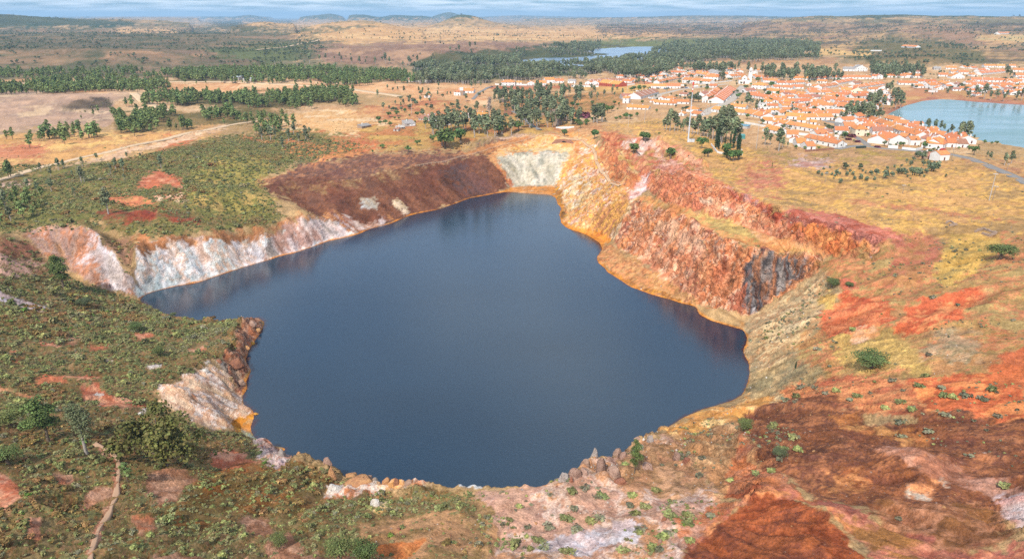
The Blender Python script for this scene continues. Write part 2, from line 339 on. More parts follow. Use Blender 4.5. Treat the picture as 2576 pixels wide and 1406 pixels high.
def H(x, y, parts=False):
    x = np.asarray(x, float); y = np.asarray(y, float)
    fi, fj = rix(x, y); z0 = samp(Z, fi, fj); px, py = PROJ(x, y, z0)
    r = np.hypot(x, y)
    near = 1 - sstep(600, 700, r); l1 = samp(LIC1, fi, fj)-.5; l2 = samp(LIC2, fi, fj)-.5; sl = samp(SL, fi, fj)
    town = look(R_TOWN, px, py)
    wet = np.where(r < 720, np.clip(np.abs(z0-0.0)/3.5, 0.0, 1), np.where((np.abs(z0-28) < .3) | (np.abs(z0-24) < .3), 0, 1))
    d = (fbm(x, y, 26, 3, 3)-.5)*3.4 + (fbm(x, y, 7, 3, 8)-.5)*1.5
    d = d*(1-town*.9)
    far = sstep(500, 1400, r)
    d = d*(1-far) + far*(1-town)*((fbm(x, y, 130, 3, 12)-.5)*9)
    g = near*sstep(.12, .6, sl)
    d = d*(1-.5*g) + g*(l2*3.2 + l1*1.9)
    er = look(R_ERO, px, py)*near; d = d + er*((ridge(x, y, 24, 3, 60)-.6)*3.6 + (fbm(x, y, 8, 4, 66)-.5)*2.0)
    tr_ = look(R_TER, px, py)*near; q_ = (z0 + (fbm(x, y, 18, 3, 70)-.5)*4)/3.4; fq = q_-np.floor(q_); d = d + tr_*(sstep(.45, .75, fq)-fq)*3.4
    rk = 0
    for R, w in R_ROCK: rk = np.maximum(rk, look(R, px, py)*w)
    fc = sstep(.8, 1, rk)*near; q2 = (z0 + (fbm(x, y, 26, 3, 72)-.5)*7)/5.2; f2 = q2-np.floor(q2); d = d + fc*(sstep(.3, .8, f2)-f2)*3.6
    d = d + near*rk*((ridge(x, y, 14, 4, 2)-.62)*7.0 + (ridge(x, y, 4.2, 3, 6)-.6)*2.8)
    d = d*wet
    lk_ = (r < 720) & (z0 < 0.0)
    d = np.where(lk_, -np.abs(d), d); z = z0 + d
    z = np.where((r < 720) & (z0 >= 0), np.maximum(z, z0*.35), z)
    if parts: return z, z0, px, py, l1+.5, l2+.5, sl, rk, near
    return z
HG = np.empty_like(Z)
for k in range(0, NV, 400): HG[k:k+400] = H(XG[k:k+400], YG[k:k+400])
def Hq(x, y): return samp(HG, *rix(np.asarray(x, float), np.asarray(y, float)))
def h1(x, y): return float(Hq(np.array([x]), np.array([y]))[0])
TT = 58.0*1.0035**np.arange(1950)
def ground(dx_, dy_):                        # the spot of ground seen at (dx,dy)
    o = []
    for q, w in zip(np.atleast_1d(dx_), np.atleast_1d(dy_)):
        a, f, u = [float(v) for v in ray(q, w)]; b = HC + u*TT < Hq(a*TT, f*TT); k = int(np.argmax(b)) if b.any() else len(TT)-1
        lo, hi = TT[max(k-1, 0)], TT[k]; t = np.linspace(lo, hi, 24); b = HC + u*t < Hq(a*t, f*t); k = int(np.argmax(b)) if b.any() else 23; t = t[k]
        o.append((a*t, f*t, HC + u*t))
    return np.array(o).T
print('heights', round(time.time()-T0, 1))

REG = []
def C(s):
    o = []
    for c in s.split():
        r, g, b = [float(v) for v in c.split(',')]; k = min(1, max(0, (r-g-58)/45))*min(1, max(0, (r-150)/40))
        g += k*.20*(r-g); b += k*.14*(r-b); o.append((r/255, g/255, b/255))
    return o
# poly, colours (2-3), noise size m, warp D px, softness, streak weight, opacity
def G(poly, cols, sc=12, warp=12, soft=2.0, st=0.0, op=1.0, thr=None):
    REG.append((raster(PS(poly), soft*2.2+.6), C(cols), sc, warp, st, op, thr))
DRY = "206,168,118 184,146,104"
# ---- far country
G("-500,30 3100,30 3100,220 -500,220", "176,150,110 146,130,98 200,166,120 128,120,88", 220, 4, 1)
G("-500,60 500,70 820,80 900,100 820,140 640,165 400,200 -500,205", "112,104,78 92,96,66 150,124,94", 120, 6, 3)
G("-500,30 -20,30 180,44 340,50 345,66 -500,72", "72,82,56 86,92,62", 200, 3, 1)
G("0,56 120,62 330,60 330,66 60,68", "62,82,60 66,86,60", 200, 2, 1)
G("520,52 720,48 760,66 560,76", "70,80,54 120,108,78", 150, 3, 1)
G("-500,86 560,82 620,100 300,116 -500,120", "92,94,62 150,126,92 76,84,56", 130, 4, 2, op=.8)
G("280,72 420,72 480,80 300,84", "205,165,120 214,176,124", 200, 3, 1)
G("580,54 700,58 900,56 980,62 800,68 640,66", "205,168,122 214,176,124", 200, 3, 1)
G("480,120 760,105 800,120 720,150 600,175 440,165", "104,112,70 86,98,58 128,120,80", 60, 6, 3)
G("480,60 700,90 820,84 700,74", "100,100,66 84,90,60", 100, 4, 2)
G("260,125 470,118 560,128 520,160 380,175 250,150", "150,120,92 128,108,84 176,140,104", 80, 6, 3)
G("790,125 1000,98 1300,96 1400,110 1330,150 1050,166 800,160", "160,126,102 138,110,90 176,142,110", 70, 6, 3)
G("700,95 860,70 1000,62 1260,68 1950,66 1950,82 1500,104 1200,100 900,108", "214,172,116 200,158,108 222,184,128", 130, 4, 2)
G("1040,150 1100,128 1330,120 1500,104 1900,90 2070,108 2070,148 1800,158 1660,190 1100,205 1040,195", "76,84,54 90,94,60 104,98,68", 60, 4, 2)
G("1430,112 1500,98 1850,100 2000,112 1900,126 1650,120", "126,130,78 108,116,68", 80, 3, 2)
G("1500,62 1950,56 2576,56 3100,60 3100,100 2100,100 1500,84", "96,90,72 176,142,104 118,100,82", 160, 4, 2)
G("1900,86 2300,76 3100,80 3100,170 2576,168 2200,150 1960,120", "162,128,96 124,108,80 198,162,110 110,98,76", 110, 5, 2)
G("2120,150 2150,112 2250,92 2350,98 2430,112 2480,140 2480,165 2250,165", "112,106,68 134,116,80", 50, 4, 2)
G("2440,88 2576,84 2900,90 2900,112 2480,108", "196,176,120 206,166,112", 100, 3, 1)
G("1680,158 1900,150 2100,146 2130,178 2050,190 1900,180 1700,172", "196,152,104 168,132,98", 50, 4, 2)
G("1940,118 2120,124 2200,132 2180,142 1960,134", "214,176,112 222,184,120", 50, 3, 1)
G("1480,170 1560,172 1640,160 1700,170 1640,190 1500,190", "150,128,84 176,142,98", 30, 4, 2)
G("500,20 1260,20 1262,44 1000,49 860,46 700,46 500,47", "66,84,64 80,96,70 96,104,80", 300, 3, 1)
G("1262,20 3100,20 3100,42 2600,42 2000,46 1262,44", "90,98,74 70,86,64 120,116,88", 300, 3, 1)
G("-500,96 560,94 620,112 300,130 -500,134", "84,88,62 130,110,84 72,82,58", 110, 5, 3, op=.7)
G("300,142 460,132 600,150 700,168 560,184 300,172", "128,108,86 100,100,70 146,122,94", 50, 6, 4, op=.9)
# ---- middle distance, left
G("-500,196 700,204 1000,205 1260,215 1240,270 1000,240 700,248 -500,246", "224,180,130 206,150,102 232,196,150", 60, 4, 2)
G("-500,205 430,207 430,214 100,232 -500,236", "118,106,68 140,112,78", 40, 3, 2)
G("-500,232 200,230 330,238 410,262 330,312 -500,345", "196,164,136 168,142,122 214,186,150", 30, 8, 3)
G("130,268 260,245 290,262 160,284", "92,82,72 120,104,84", 12, 4, 2)
G("340,246 400,262 430,278 380,268", "226,212,190 214,190,160", 20, 3, 1)
G("300,240 560,262 900,258 910,292 600,312 280,330", "222,190,146 200,160,116", 24, 6, 3)
G("370,234 880,226 905,262 560,270 330,258", "104,96,62 124,108,74", 24, 4, 3)
G("280,284 600,272 800,284 700,310 560,318 300,348", "112,104,66 146,124,80", 20, 5, 3)
G("-500,350 300,338 560,314 590,330 430,362 250,412 -500,470", "216,168,106 194,146,100 228,188,118", 14, 8, 3)
G("-20,366 80,358 140,378 60,400 -20,396", "206,140,100 196,120,84", 10, 5, 2)
G("420,345 500,340 480,372 380,382", "196,96,60 210,120,76", 8, 8, 2)
G("-200,470 0,444 130,424 300,378 440,345 560,317 590,318 450,355 310,392 150,434 0,462", "230,198,160 216,178,140", 8, 3, 1)
G("620,305 860,268 940,286 1020,300 1000,330 900,348 700,330", "228,186,130 214,164,104 236,206,160", 14, 6, 2)
G("560,320 760,325 930,350 900,375 700,345", "120,118,62 150,128,76 196,120,74", 10, 8, 3)
G("880,262 1100,250 1300,290 1200,325 1000,312 900,290", "200,142,98 216,172,114 186,122,84", 16, 8, 3)
G("900,318 1100,305 1250,298 1420,296 1500,325 1480,348 1350,345 1240,352 1000,384 900,370", "200,162,92 176,142,86 190,128,80", 12, 8, 3)
G("820,355 930,345 980,365 860,380", "206,118,70 190,100,62", 8, 8, 2)
G("1200,352 1300,335 1380,340 1290,372 1190,374", "206,176,150 170,140,112 150,130,90", 7, 6, 2)
G("1230,205 1640,165 1900,160 3100,165 3100,262 2291,262 2230,300 2310,325 2480,356 2440,392 2000,378 1900,375 1500,320 1230,262", "206,168,122 190,150,106 214,182,136", 24, 4, 2)
G("1230,215 1420,216 1640,205 1640,214 1420,224 1230,226", "196,118,80 184,104,72", 16, 3, 1)
G("1390,222 1640,214 1640,234 1500,232", "226,184,114 214,170,104", 16, 3, 1)
G("1300,225 1560,235 1600,262 1400,300 1250,280", "176,130,84 150,124,76 206,150,96", 14, 8, 3)
G("2200,235 2340,215 2576,215 3000,220 3000,262 2576,268 2426,256 2369,252 2333,254 2291,267 2262,282 2237,296 2190,280", "200,160,104 184,128,92 190,140,100", 18, 4, 2)
G("2240,296 2262,281 2291,267 2333,254 2369,252 2426,256 2576,266 2576,256 2426,246 2340,244 2280,260 2220,285", "176,122,96 160,108,86", 10, 2, 1)
G("1360,320 1480,310 1560,320 1500,345 1400,340", "206,160,112 190,132,88", 8, 6, 2)
# ---- left bank
G("-500,452 300,404 560,344 760,332 920,368 820,400 640,442 640,480 720,540 700,560 540,577 380,602 250,566 60,582 -500,620", "120,120,66 146,134,80 100,104,56 158,128,86 130,116,70", 4, 9, 3)
G("560,388 640,384 700,430 660,462 704,520 600,542 470,500 480,440", "168,152,84 126,128,64 190,162,96", 8, 10, 4)
G("340,470 360,445 400,425 450,448 462,470 390,468", "200,104,68 184,88,58 214,150,112", 5, 8, 1)
G("245,498 330,490 400,508 400,520 290,512", "196,96,62 214,140,90", 5, 8, 1)
G("230,535 340,525 480,535 520,560 400,556 260,560", "134,66,50 160,84,60 120,100,66", 5, 8, 2)
G("0,465 90,452 80,466 20,472", "206,176,156 190,150,120", 5, 6, 1)
G("370,488 460,484 480,500 400,500", "230,196,160 190,120,80", 5, 6, 1)
G("560,340 700,352 790,358 760,372 640,356", "196,104,66 206,150,100", 6, 8, 1)
G("640,456 700,440 760,420 812,396 850,372 868,380 800,420 720,458", "226,144,84 206,110,66", 7, 5, 1)
G("700,372 870,352 960,385 900,395 820,400 760,394", "214,140,84 150,116,70 200,110,66", 7, 9, 2)
G("60,582 160,560 252,590 300,648 348,752 280,738 200,692 120,650", "206,156,112 176,150,138 190,126,86 214,206,204", 5, 6, 2, st=.75)
G("240,588 345,606 345,640 330,700 300,648", "136,112,76 110,96,62 170,130,100", 5, 8, 2, st=.3)
G("230,620 300,660 345,735 290,722 250,672", "205,205,208 184,170,160", 4, 8, 2, st=.8, op=.7)
G("-500,600 60,590 130,660 180,705 -500,720", "170,118,92 130,104,70 200,160,140", 6, 9, 3, st=.4)
G("338,640 350,606 430,590 500,588 560,598 620,588 700,570 760,550 830,550 900,575 880,602 740,644 620,676 500,718 400,736 350,755", "248,240,232 230,196,168 212,222,218 250,244,236 214,184,164", 6, 7, 1.5, st=.5)
G("338,640 350,604 430,586 540,578 620,570 700,558 765,530 840,548 800,560 700,582 640,592 560,602 500,600 440,612 370,640", "198,134,86 160,112,74 214,160,112", 5, 14, 3, st=.5)
G("690,580 760,548 840,548 905,580 900,592 820,606 700,645 650,655", "214,172,152 190,150,132 234,216,206 150,140,130", 4, 6, 3, st=.7)
G("345,700 420,700 500,690 480,715 400,735 352,752", "180,206,204 206,214,214", 4, 6, 3, st=.6, op=.7)
# ---- spoil heap
G("636,462 700,440 760,418 900,388 1050,378 1180,374 1240,358 1300,350 1250,385 1180,396 1000,432 900,452 700,472", "118,82,70 154,108,80 98,76,70 172,122,88", 7, 6, 2, st=.0)
G("644,466 760,440 900,447 1000,424 1180,391 1228,384 1272,440 1292,470 1250,487 1180,500 1100,529 1030,545 1000,556 960,569 900,592 850,566 790,544 764,526 719,502", "128,82,62 106,70,54 138,92,66 114,80,64", 6, 4, 1.5, st=.55)
G("1090,430 1170,398 1225,450 1250,484 1200,492 1120,450", "96,76,72 112,78,68", 6, 14, 6, st=.7, op=.9)
G("700,470 900,448 1000,426 1060,412 1070,425 960,450 860,470 800,480 700,482", "126,86,60 178,146,98 96,70,60", 4, 10, 3, st=.9, op=.6)
G("900,500 935,498 950,520 930,528 905,516", "206,208,200 176,160,136", 3, 8, 1, st=.6)
G("985,500 1000,498 1035,530 1015,538", "206,178,130 220,200,170", 3, 7, 1, st=.6)
G("780,545 830,540 900,548 960,545 990,552 985,562 930,574 880,590 850,568", "190,150,126 222,206,196 150,96,70 206,150,96", 3, 8, 2, st=.9)
# ---- far end
G("1228,378 1300,350 1400,334 1480,340 1510,370 1490,405 1440,398 1250,398", "232,164,92 226,196,142 206,130,72", 7, 6, 2)
G("1300,372 1400,362 1440,372 1440,392 1300,388 1250,396", "240,214,162 236,190,110", 6, 5, 2)
G("1243,394 1300,386 1425,384 1440,400 1436,440 1425,492 1290,498 1262,430", "206,198,172 180,176,152 220,212,188 150,150,132", 4, 4, 1.5, st=.8)
G("1224,384 1244,390 1276,440 1296,470 1284,472 1262,440", "206,100,56 226,170,110", 4, 3, 1)
G("1155,378 1230,364 1340,344 1345,352 1250,376 1180,388", "206,150,96 190,130,84", 5, 4, 1)
# ---- nose and terraces, right
G("1398,492 1418,430 1436,392 1480,352 1520,370 1545,440 1612,490 1560,560 1536,606 1440,582 1402,552", "244,170,92 246,214,154 222,136,84 248,194,92 232,152,108 250,234,208 206,140,104", 6, 8, 2, st=.35)
G("1440,440 1470,420 1480,470 1450,500 1420,520 1405,500", "236,206,150 240,224,196 226,160,70", 4, 8, 2, st=.3)
G("1425,515 1455,505 1480,445 1490,452 1465,520 1432,530", "246,226,190 236,190,120", 3, 3, 1)
G("1500,540 1560,500 1600,500 1545,600 1520,603 1490,590", "214,150,84 190,130,96 236,180,90 176,120,92", 4, 6, 2, st=.8)
G("1592,498 1602,505 1545,603 1532,600", "246,222,184 230,180,110", 3, 3, 1)
G("1405,545 1440,568 1520,588 1540,604 1527,612 1440,590 1400,560", "226,140,50 206,110,40", 3, 4, 1)
G("1395,465 1412,470 1420,500 1425,540 1405,560 1392,520", "196,130,56 120,96,70 216,160,60", 3, 4, 1)
G("1500,368 1525,352 1560,395 1610,430 1640,460 1600,480 1540,455 1515,420", "224,140,82 206,104,64 236,180,120", 5, 6, 2)
G("1505,335 1560,328 1600,372 1645,420 1640,452 1600,440 1550,400", "204,100,64 224,150,100 180,84,56", 4, 8, 2, st=.4)
G("1545,345 1600,330 1660,335 1700,352 1780,415 1840,450 1760,462 1660,450 1600,400", "206,112,78 196,92,62 226,160,120 184,150,90", 5, 8, 2, st=.3)
G("1596,372 1650,340 1668,340 1640,362 1608,392", "238,222,206 214,160,136", 3, 4, 1)
G("1560,365 1592,348 1600,360 1575,380", "238,222,210 226,180,150", 3, 4, 1)
G("1575,498 1590,478 1602,462 1618,430 1642,425 1634,465 1612,490", "242,216,206 226,170,150", 3, 5, 1)
G("1640,420 1700,400 1730,430 1690,445", "226,180,164 206,140,120", 4, 6, 2, op=.8)
G("1626,428 1700,424 1800,430 1850,470 1960,522 2130,574 2235,598 2205,655 2110,655 2050,632 1850,564 1700,524 1640,495", "236,134,84 244,182,138 202,100,68 232,136,84 216,114,80", 5, 7, 2, st=.35)
G("1820,455 1960,520 2130,572 2235,596 2230,610 2120,592 1950,545 1830,485", "190,72,48 206,104,76 200,150,140", 4, 7, 2)
G("1990,560 2120,590 2210,605 2190,645 2110,648 2040,620", "226,118,56 206,92,48 236,150,84", 4, 5, 2, st=.3)
G("1598,480 1700,522 1850,562 1960,592 2050,632 2098,655 1990,640 1840,613 1700,540 1610,507", "226,150,90 206,166,102 196,132,80", 6, 5, 1.5)
G("1720,530 1860,566 1930,600 1880,606 1790,572", "206,176,104 176,150,92", 5, 5, 2)
G("1870,566 1960,590 2040,622 2092,650 2060,650 1930,606", "240,186,134 230,160,100", 6, 5, 2)
G("1540,606 1596,503 1700,538 1840,611 1900,627 2085,655 1990,728 1880,792 1760,764 1680,692", "232,136,78 244,182,132 202,108,68 228,128,74 246,202,164 176,104,76", 5, 4, 1.5, st=.3)
G("1600,590 1680,610 1740,660 1770,730 1700,728 1620,665", "236,186,150 222,150,108 196,116,80", 3, 12, 3)
G("1886,640 1940,636 2050,662 1970,726 1895,790 1868,765", "120,116,114 178,170,162 78,74,76 186,126,86 150,140,132 96,92,92", 3, 12, 3, st=.9)
G("1495,640 1527,608 1600,655 1740,738 1765,768 1640,745 1560,706", "210,144,92 176,134,82 218,166,112 150,98,66 226,150,92", 5, 6, 1.5)
G("1495,655 1535,690 1600,728 1700,757 1765,770 1700,748 1600,715 1540,680 1505,645", "196,130,60 140,96,60 226,160,60", 3, 4, 1)
G("1640,350 1700,372 1745,398 1790,432 1770,436 1700,392 1640,366", "240,190,150 226,160,120", 4, 6, 1)
G("1545,372 1560,370 1610,425 1600,432 1560,398", "236,196,140 206,166,96", 4, 5, 1)
G("1600,338 1622,340 1680,402 1664,408", "238,180,140 230,200,180", 4, 5, 1)
G("1700,470 1760,490 1830,505 1900,548 1880,556 1800,520 1710,488", "238,176,130 246,214,180", 4, 9, 2, op=.8)
G("1640,560 1700,575 1780,620 1800,650 1730,640 1660,600", "240,196,158 226,160,120", 4, 12, 3, op=.7)
G("1780,640 1850,650 1860,720 1820,740 1780,690", "206,100,58 226,130,80", 4, 12, 3, op=.8)
# ---- right fields
G("1500,318 1660,300 1700,320 1900,372 2100,382 2400,392 3100,420 3100,640 2250,600 2130,572 1960,522 1840,468 1780,425 1700,352 1650,338 1540,330", "212,166,104 192,148,98 228,182,98 178,144,94", 9, 10, 3)
G("1880,372 2300,358 2420,396 2250,420 2060,420 1940,412", "200,158,110 176,140,100 176,150,84", 8, 8, 3)
G("1880,408 1950,414 1990,470 1920,492 1850,452", "210,130,98 196,116,88 206,160,108", 6, 16, 6, st=.3)
G("1955,420 2020,400 2090,402 2110,415 2040,428", "206,180,166 190,140,120", 5, 6, 2)
G("1960,515 2100,540 2260,585 2320,610 2240,612 2100,592 1990,548", "196,104,84 206,130,110 184,86,64", 5, 7, 2)
G("2140,500 2340,520 2576,560 2576,566 2340,528 2140,510", "206,146,100 196,130,90", 8, 3, 1)
G("2380,390 2576,400 2576,450 2400,396", "180,130,96 196,156,104", 10, 6, 3)
# ---- right slope
G("2050,660 2230,600 2576,590 3100,600 3100,1120 2576,1110 2200,1010 1980,1000 1990,860 2100,740", "196,146,96 164,140,86 208,126,84 176,150,96", 8, 10, 3, st=.45)
G("2240,600 2330,585 2400,640 2330,700 2250,690", "200,122,88 170,130,84 186,110,84", 6, 8, 3, st=.45)
G("2380,590 2520,590 2480,660 2400,720 2340,710", "220,178,96 190,160,92", 7, 9, 3, st=.45)
G("1860,820 1960,760 2060,690 2130,720 2090,800 2010,850 1990,950 1960,1020 1870,1010 1892,930", "212,180,132 170,154,116 196,150,104 226,200,150", 4, 8, 2, st=.35)
G("1880,930 1980,900 2080,930 2060,970 1950,1000 1870,1000", "150,140,104 190,164,116", 4, 8, 3, op=.8)
G("2080,860 2110,810 2250,830 2330,895 2330,935 2150,935", "206,168,100 180,152,94 218,182,104 170,140,84", 6, 12, 4, st=.45)
G("2060,780 2130,735 2240,760 2254,812 2130,852 2068,822", "212,92,52 226,130,80 196,76,46", 5, 8, 2, st=.3)
G("2050,745 2090,725 2110,760 2070,780", "220,190,110 200,160,90", 4, 5, 2, st=.45)
G("2110,700 2160,690 2170,720 2120,735", "204,110,84 196,90,66", 5, 6, 2, st=.45)
G("2240,840 2290,772 2400,735 2490,718 2470,765 2400,806 2300,845", "216,90,50 202,76,44 230,140,84", 5, 8, 2, st=.3)
G("2230,680 2330,690 2310,740 2220,730", "206,120,88 190,140,90", 5, 8, 2, st=.45)
G("2120,845 2200,815 2220,840 2150,865", "236,200,164 226,160,104", 4, 6, 2, st=.45)
G("2340,850 2440,830 2480,880 2420,930 2350,920", "184,150,112 150,136,100 200,166,126", 4, 18, 8, st=.45)
G("2260,960 2400,935 2520,940 2576,985 2576,1080 2450,1065 2330,1045", "216,98,52 196,80,46 230,130,70", 5, 9, 2, st=.2)
G("1950,985 2100,945 2280,975 2330,1040 2200,1050 2000,1030", "206,114,72 220,150,96 180,96,64", 5, 9, 2, st=.45)
G("2480,930 2576,865 3000,850 3000,980 2500,978", "214,104,56 200,90,50", 5, 7, 2, st=.45)
# ---- foreground, right
G("1640,1095 1760,1040 1860,1040 1980,1010 2060,1060 2000,1210 1900,1270 1830,1260 1720,1150", "196,146,100 168,128,88 214,172,124", 4, 8, 3, st=.45)
G("1655,1088 1700,1058 1770,1030 1846,1012 1880,990 1960,1000 1900,1050 1780,1080 1700,1095", "238,180,100 226,150,76 244,206,140", 4, 6, 2, st=.45)
G("1860,1060 1900,1030 2050,1008 2200,1055 2420,1045 2700,1085 2900,1230 2480,1300 2300,1330 2080,1262 1930,1200", "124,78,58 156,100,64 106,70,56 178,118,78 118,76,58", 7, 9, 3, st=.45)
G("1860,1080 1900,1160 1960,1200 2000,1240 1900,1280 1820,1250", "206,116,68 190,130,96 176,90,56", 5, 8, 2, st=.45)
G("2080,1040 2200,1060 2320,1080 2340,1120 2230,1100 2100,1070", "206,130,70 150,96,60 220,160,96", 5, 8, 2, op=.8)
G("2180,1110 2300,1130 2420,1170 2576,1230 2576,1260 2400,1210 2250,1160", "196,150,126 176,120,92", 5, 6, 3, op=.8)
G("2050,1222 2110,1200 2190,1203 2230,1218 2180,1222 2140,1232 2110,1266 2092,1240", "206,120,66 220,150,92 150,90,54", 3, 14, 5, st=.5, op=.8)
G("2270,1232 2300,1215 2380,1205 2384,1225 2340,1228 2330,1262 2290,1258", "214,130,78 196,190,170 226,150,96", 3, 12, 4, st=.4, op=.9)
G("1700,1406 1730,1360 1830,1288 1935,1234 2020,1262 2110,1330 2170,1406 2170,1700 1600,1700", "146,78,48 172,94,54 120,70,52 158,92,56", 7, 7, 3, st=.45)
G("2170,1285 2480,1275 2580,1360 2420,1410 2230,1370", "176,118,84 150,100,66 196,140,104 140,96,60", 5, 12, 5, st=.4)
G("1790,1300 1850,1262 1935,1226 2030,1240 2200,1322 2330,1400 2300,1406 2170,1362 2060,1290 2010,1262 1935,1242 1850,1288 1770,1350 1740,1380 1730,1350", "212,112,64 190,112,90 222,140,84", 5, 5, 2, st=.45)
G("2030,1240 2200,1316 2420,1380 3000,1420 3000,1700 2200,1700 2190,1390 2110,1310", "190,116,98 176,100,78 200,132,104 170,120,70", 6, 7, 3, st=.45)
G("2495,1245 2576,1225 2800,1240 2800,1340 2540,1330", "232,220,214 206,160,146", 5, 7, 3, st=.45)
G("2350,1330 2440,1290 2500,1320 2470,1380 2380,1370", "128,84,56 150,104,60", 6, 22, 12, op=.5)
# ---- foreground, middle
G("1180,1245 1345,1222 1420,1190 1640,1095 1720,1130 1800,1230 1840,1262 1720,1350 1700,1700 1100,1700", "206,164,136 190,146,122 222,196,174 200,150,110", 6, 9, 3)
G("1360,1345 1470,1320 1560,1300 1625,1318 1600,1345 1480,1385 1360,1400", "232,226,224 206,184,176", 4, 9, 2)
G("1560,1130 1720,1130 1800,1230 1700,1250 1560,1230", "190,142,104 160,126,88 206,160,120", 4, 8, 3)
G("1700,1310 1800,1270 1860,1260 1800,1320 1720,1360", "206,120,76 196,150,124", 4, 6, 2)
G("880,1280 1200,1235 1260,1330 1240,1420 1180,1700 860,1700", "200,152,106 176,138,96 150,122,78", 5, 9, 3)
G("930,1390 960,1370 1060,1358 1080,1362 1030,1400 960,1406", "208,110,54 214,140,80", 4, 5, 1)
# ---- foreground, left
G("-500,700 130,688 240,720 352,756 430,797 632,790 600,860 585,900 540,918 405,968 392,1040 520,1082 600,1086 680,1150 860,1190 1000,1230 1180,1232 1200,1290 900,1290 880,1420 880,1700 -500,1700", "140,120,80 116,110,62 164,126,90 108,104,60 150,108,68 128,124,80", 2, 8, 3)
G("-20,726 60,752 128,768 112,780 40,770 -20,748", "228,218,222 206,180,170", 4, 5, 1.5)
for s in ("195,968 245,960 262,990 300,1004 370,1022 360,1032 250,1020 210,1000", "330,842 386,834 355,862", "-30,1170 30,1200 62,1240 20,1280 -30,1290", "515,1145 590,1128 660,1160 650,1190 560,1180",
          "0,868 40,872 20,884", "190,872 280,868 240,886", "40,962 120,945 260,940 250,952 120,962", "0,905 60,900 50,912", "80,870 130,860 150,880 100,890", "100,798 130,800 120,812"):
    G(s, "206,114,76 190,90,62 222,160,124", 4, 9, 1)
for s in ("375,1175 470,1180 500,1210 440,1262 370,1250", "230,1225 300,1230 290,1262 200,1272", "600,1300 660,1290 700,1330 620,1340", "380,1380 520,1395 560,1420 380,1420", "700,1330 760,1370 720,1400 660,1370", "620,1395 900,1385 900,1420 600,1420", "740,1240 800,1232 800,1280 760,1270"):
    G(s, "184,134,104 160,112,84 206,160,130", 4, 9, 2, op=.9)
for s in ("215,982 260,985 250,995", "360,915 410,918 400,928 366,924", "250,905 300,910 290,920", "345,1033 370,1030 368,1040"):
    G(s, "232,226,216 206,190,170", 3, 5, 1)
G("450,1010 480,1005 500,1025 460,1030", "196,120,84 176,132,104 210,160,124", 3, 9, 1)
G("130,1180 190,1190 180,1220 140,1212", "196,120,84 176,132,104 210,160,124", 3, 9, 1)
G("60,1290 110,1300 100,1360 70,1350", "196,120,84 176,132,104 210,160,124", 3, 9, 1)
G("330,1300 380,1290 400,1330 350,1350", "196,120,84 176,132,104 210,160,124", 3, 9, 1)
G("160,860 200,850 210,862 170,872", "196,120,84 176,132,104 210,160,124", 3, 9, 1)
G("470,865 520,860 510,880 475,884", "196,120,84 176,132,104 210,160,124", 3, 9, 1)
G("-20,968 40,978 110,1000 100,1012 40,990 -20,980", "216,140,96 226,170,130", 3, 3, 1)
G("236,1112 262,1118 308,1160 304,1230 288,1250 262,1320 235,1406 215,1406 240,1320 278,1250 288,1215 290,1165 240,1125", "206,158,124 190,134,104", 3, 3, 1)
G("560,1170 700,1160 860,1200 840,1260 700,1300 560,1290 420,1340 420,1290", "140,90,44 108,92,48 120,100,60", 4, 9, 4, op=.8)
G("400,968 460,945 532,915 572,945 600,985 648,1045 600,1076 520,1080 402,1015", "242,212,176 222,170,130 250,240,224 206,140,104", 4, 5, 1.5, st=.5)
G("575,1068 600,1055 655,1036 655,1050 620,1064 600,1080 585,1078", "226,164,56 206,130,40", 3, 4, 1.5)
G("470,940 540,905 580,900 610,930 615,960 580,960 540,918", "222,214,200 190,170,146", 4, 5, 1.5)
G("605,796 634,788 665,812 658,840 642,860 620,890 632,930 612,955 625,980 600,992 580,960 572,935 560,905 585,870", "186,120,84 206,166,136 148,86,60 214,180,150", 3, 5, 1.5)
G("640,1090 680,1120 750,1150 730,1170 700,1190 650,1160", "200,170,166 214,200,190 206,140,110", 3, 5, 1.5)
G("600,1075 640,1085 660,1105 640,1108", "180,196,184 214,206,110", 3, 3, 1)
G("805,1245 820,1215 900,1200 1000,1195 1090,1208 1080,1222 960,1232 880,1238", "226,168,104 236,224,204 206,130,84", 3, 6, 1.5)
G("1155,1205 1240,1205 1244,1220 1150,1222", "222,230,230 206,206,200", 3, 3, 1)
G("920,1262 960,1245 990,1255 950,1282", "236,210,160 222,180,110", 3, 4, 1.5)
G("350,752 375,735 400,745 380,775", "196,150,120 150,120,90", 3, 4, 1)
print('regions', len(REG), round(time.time()-T0, 1))

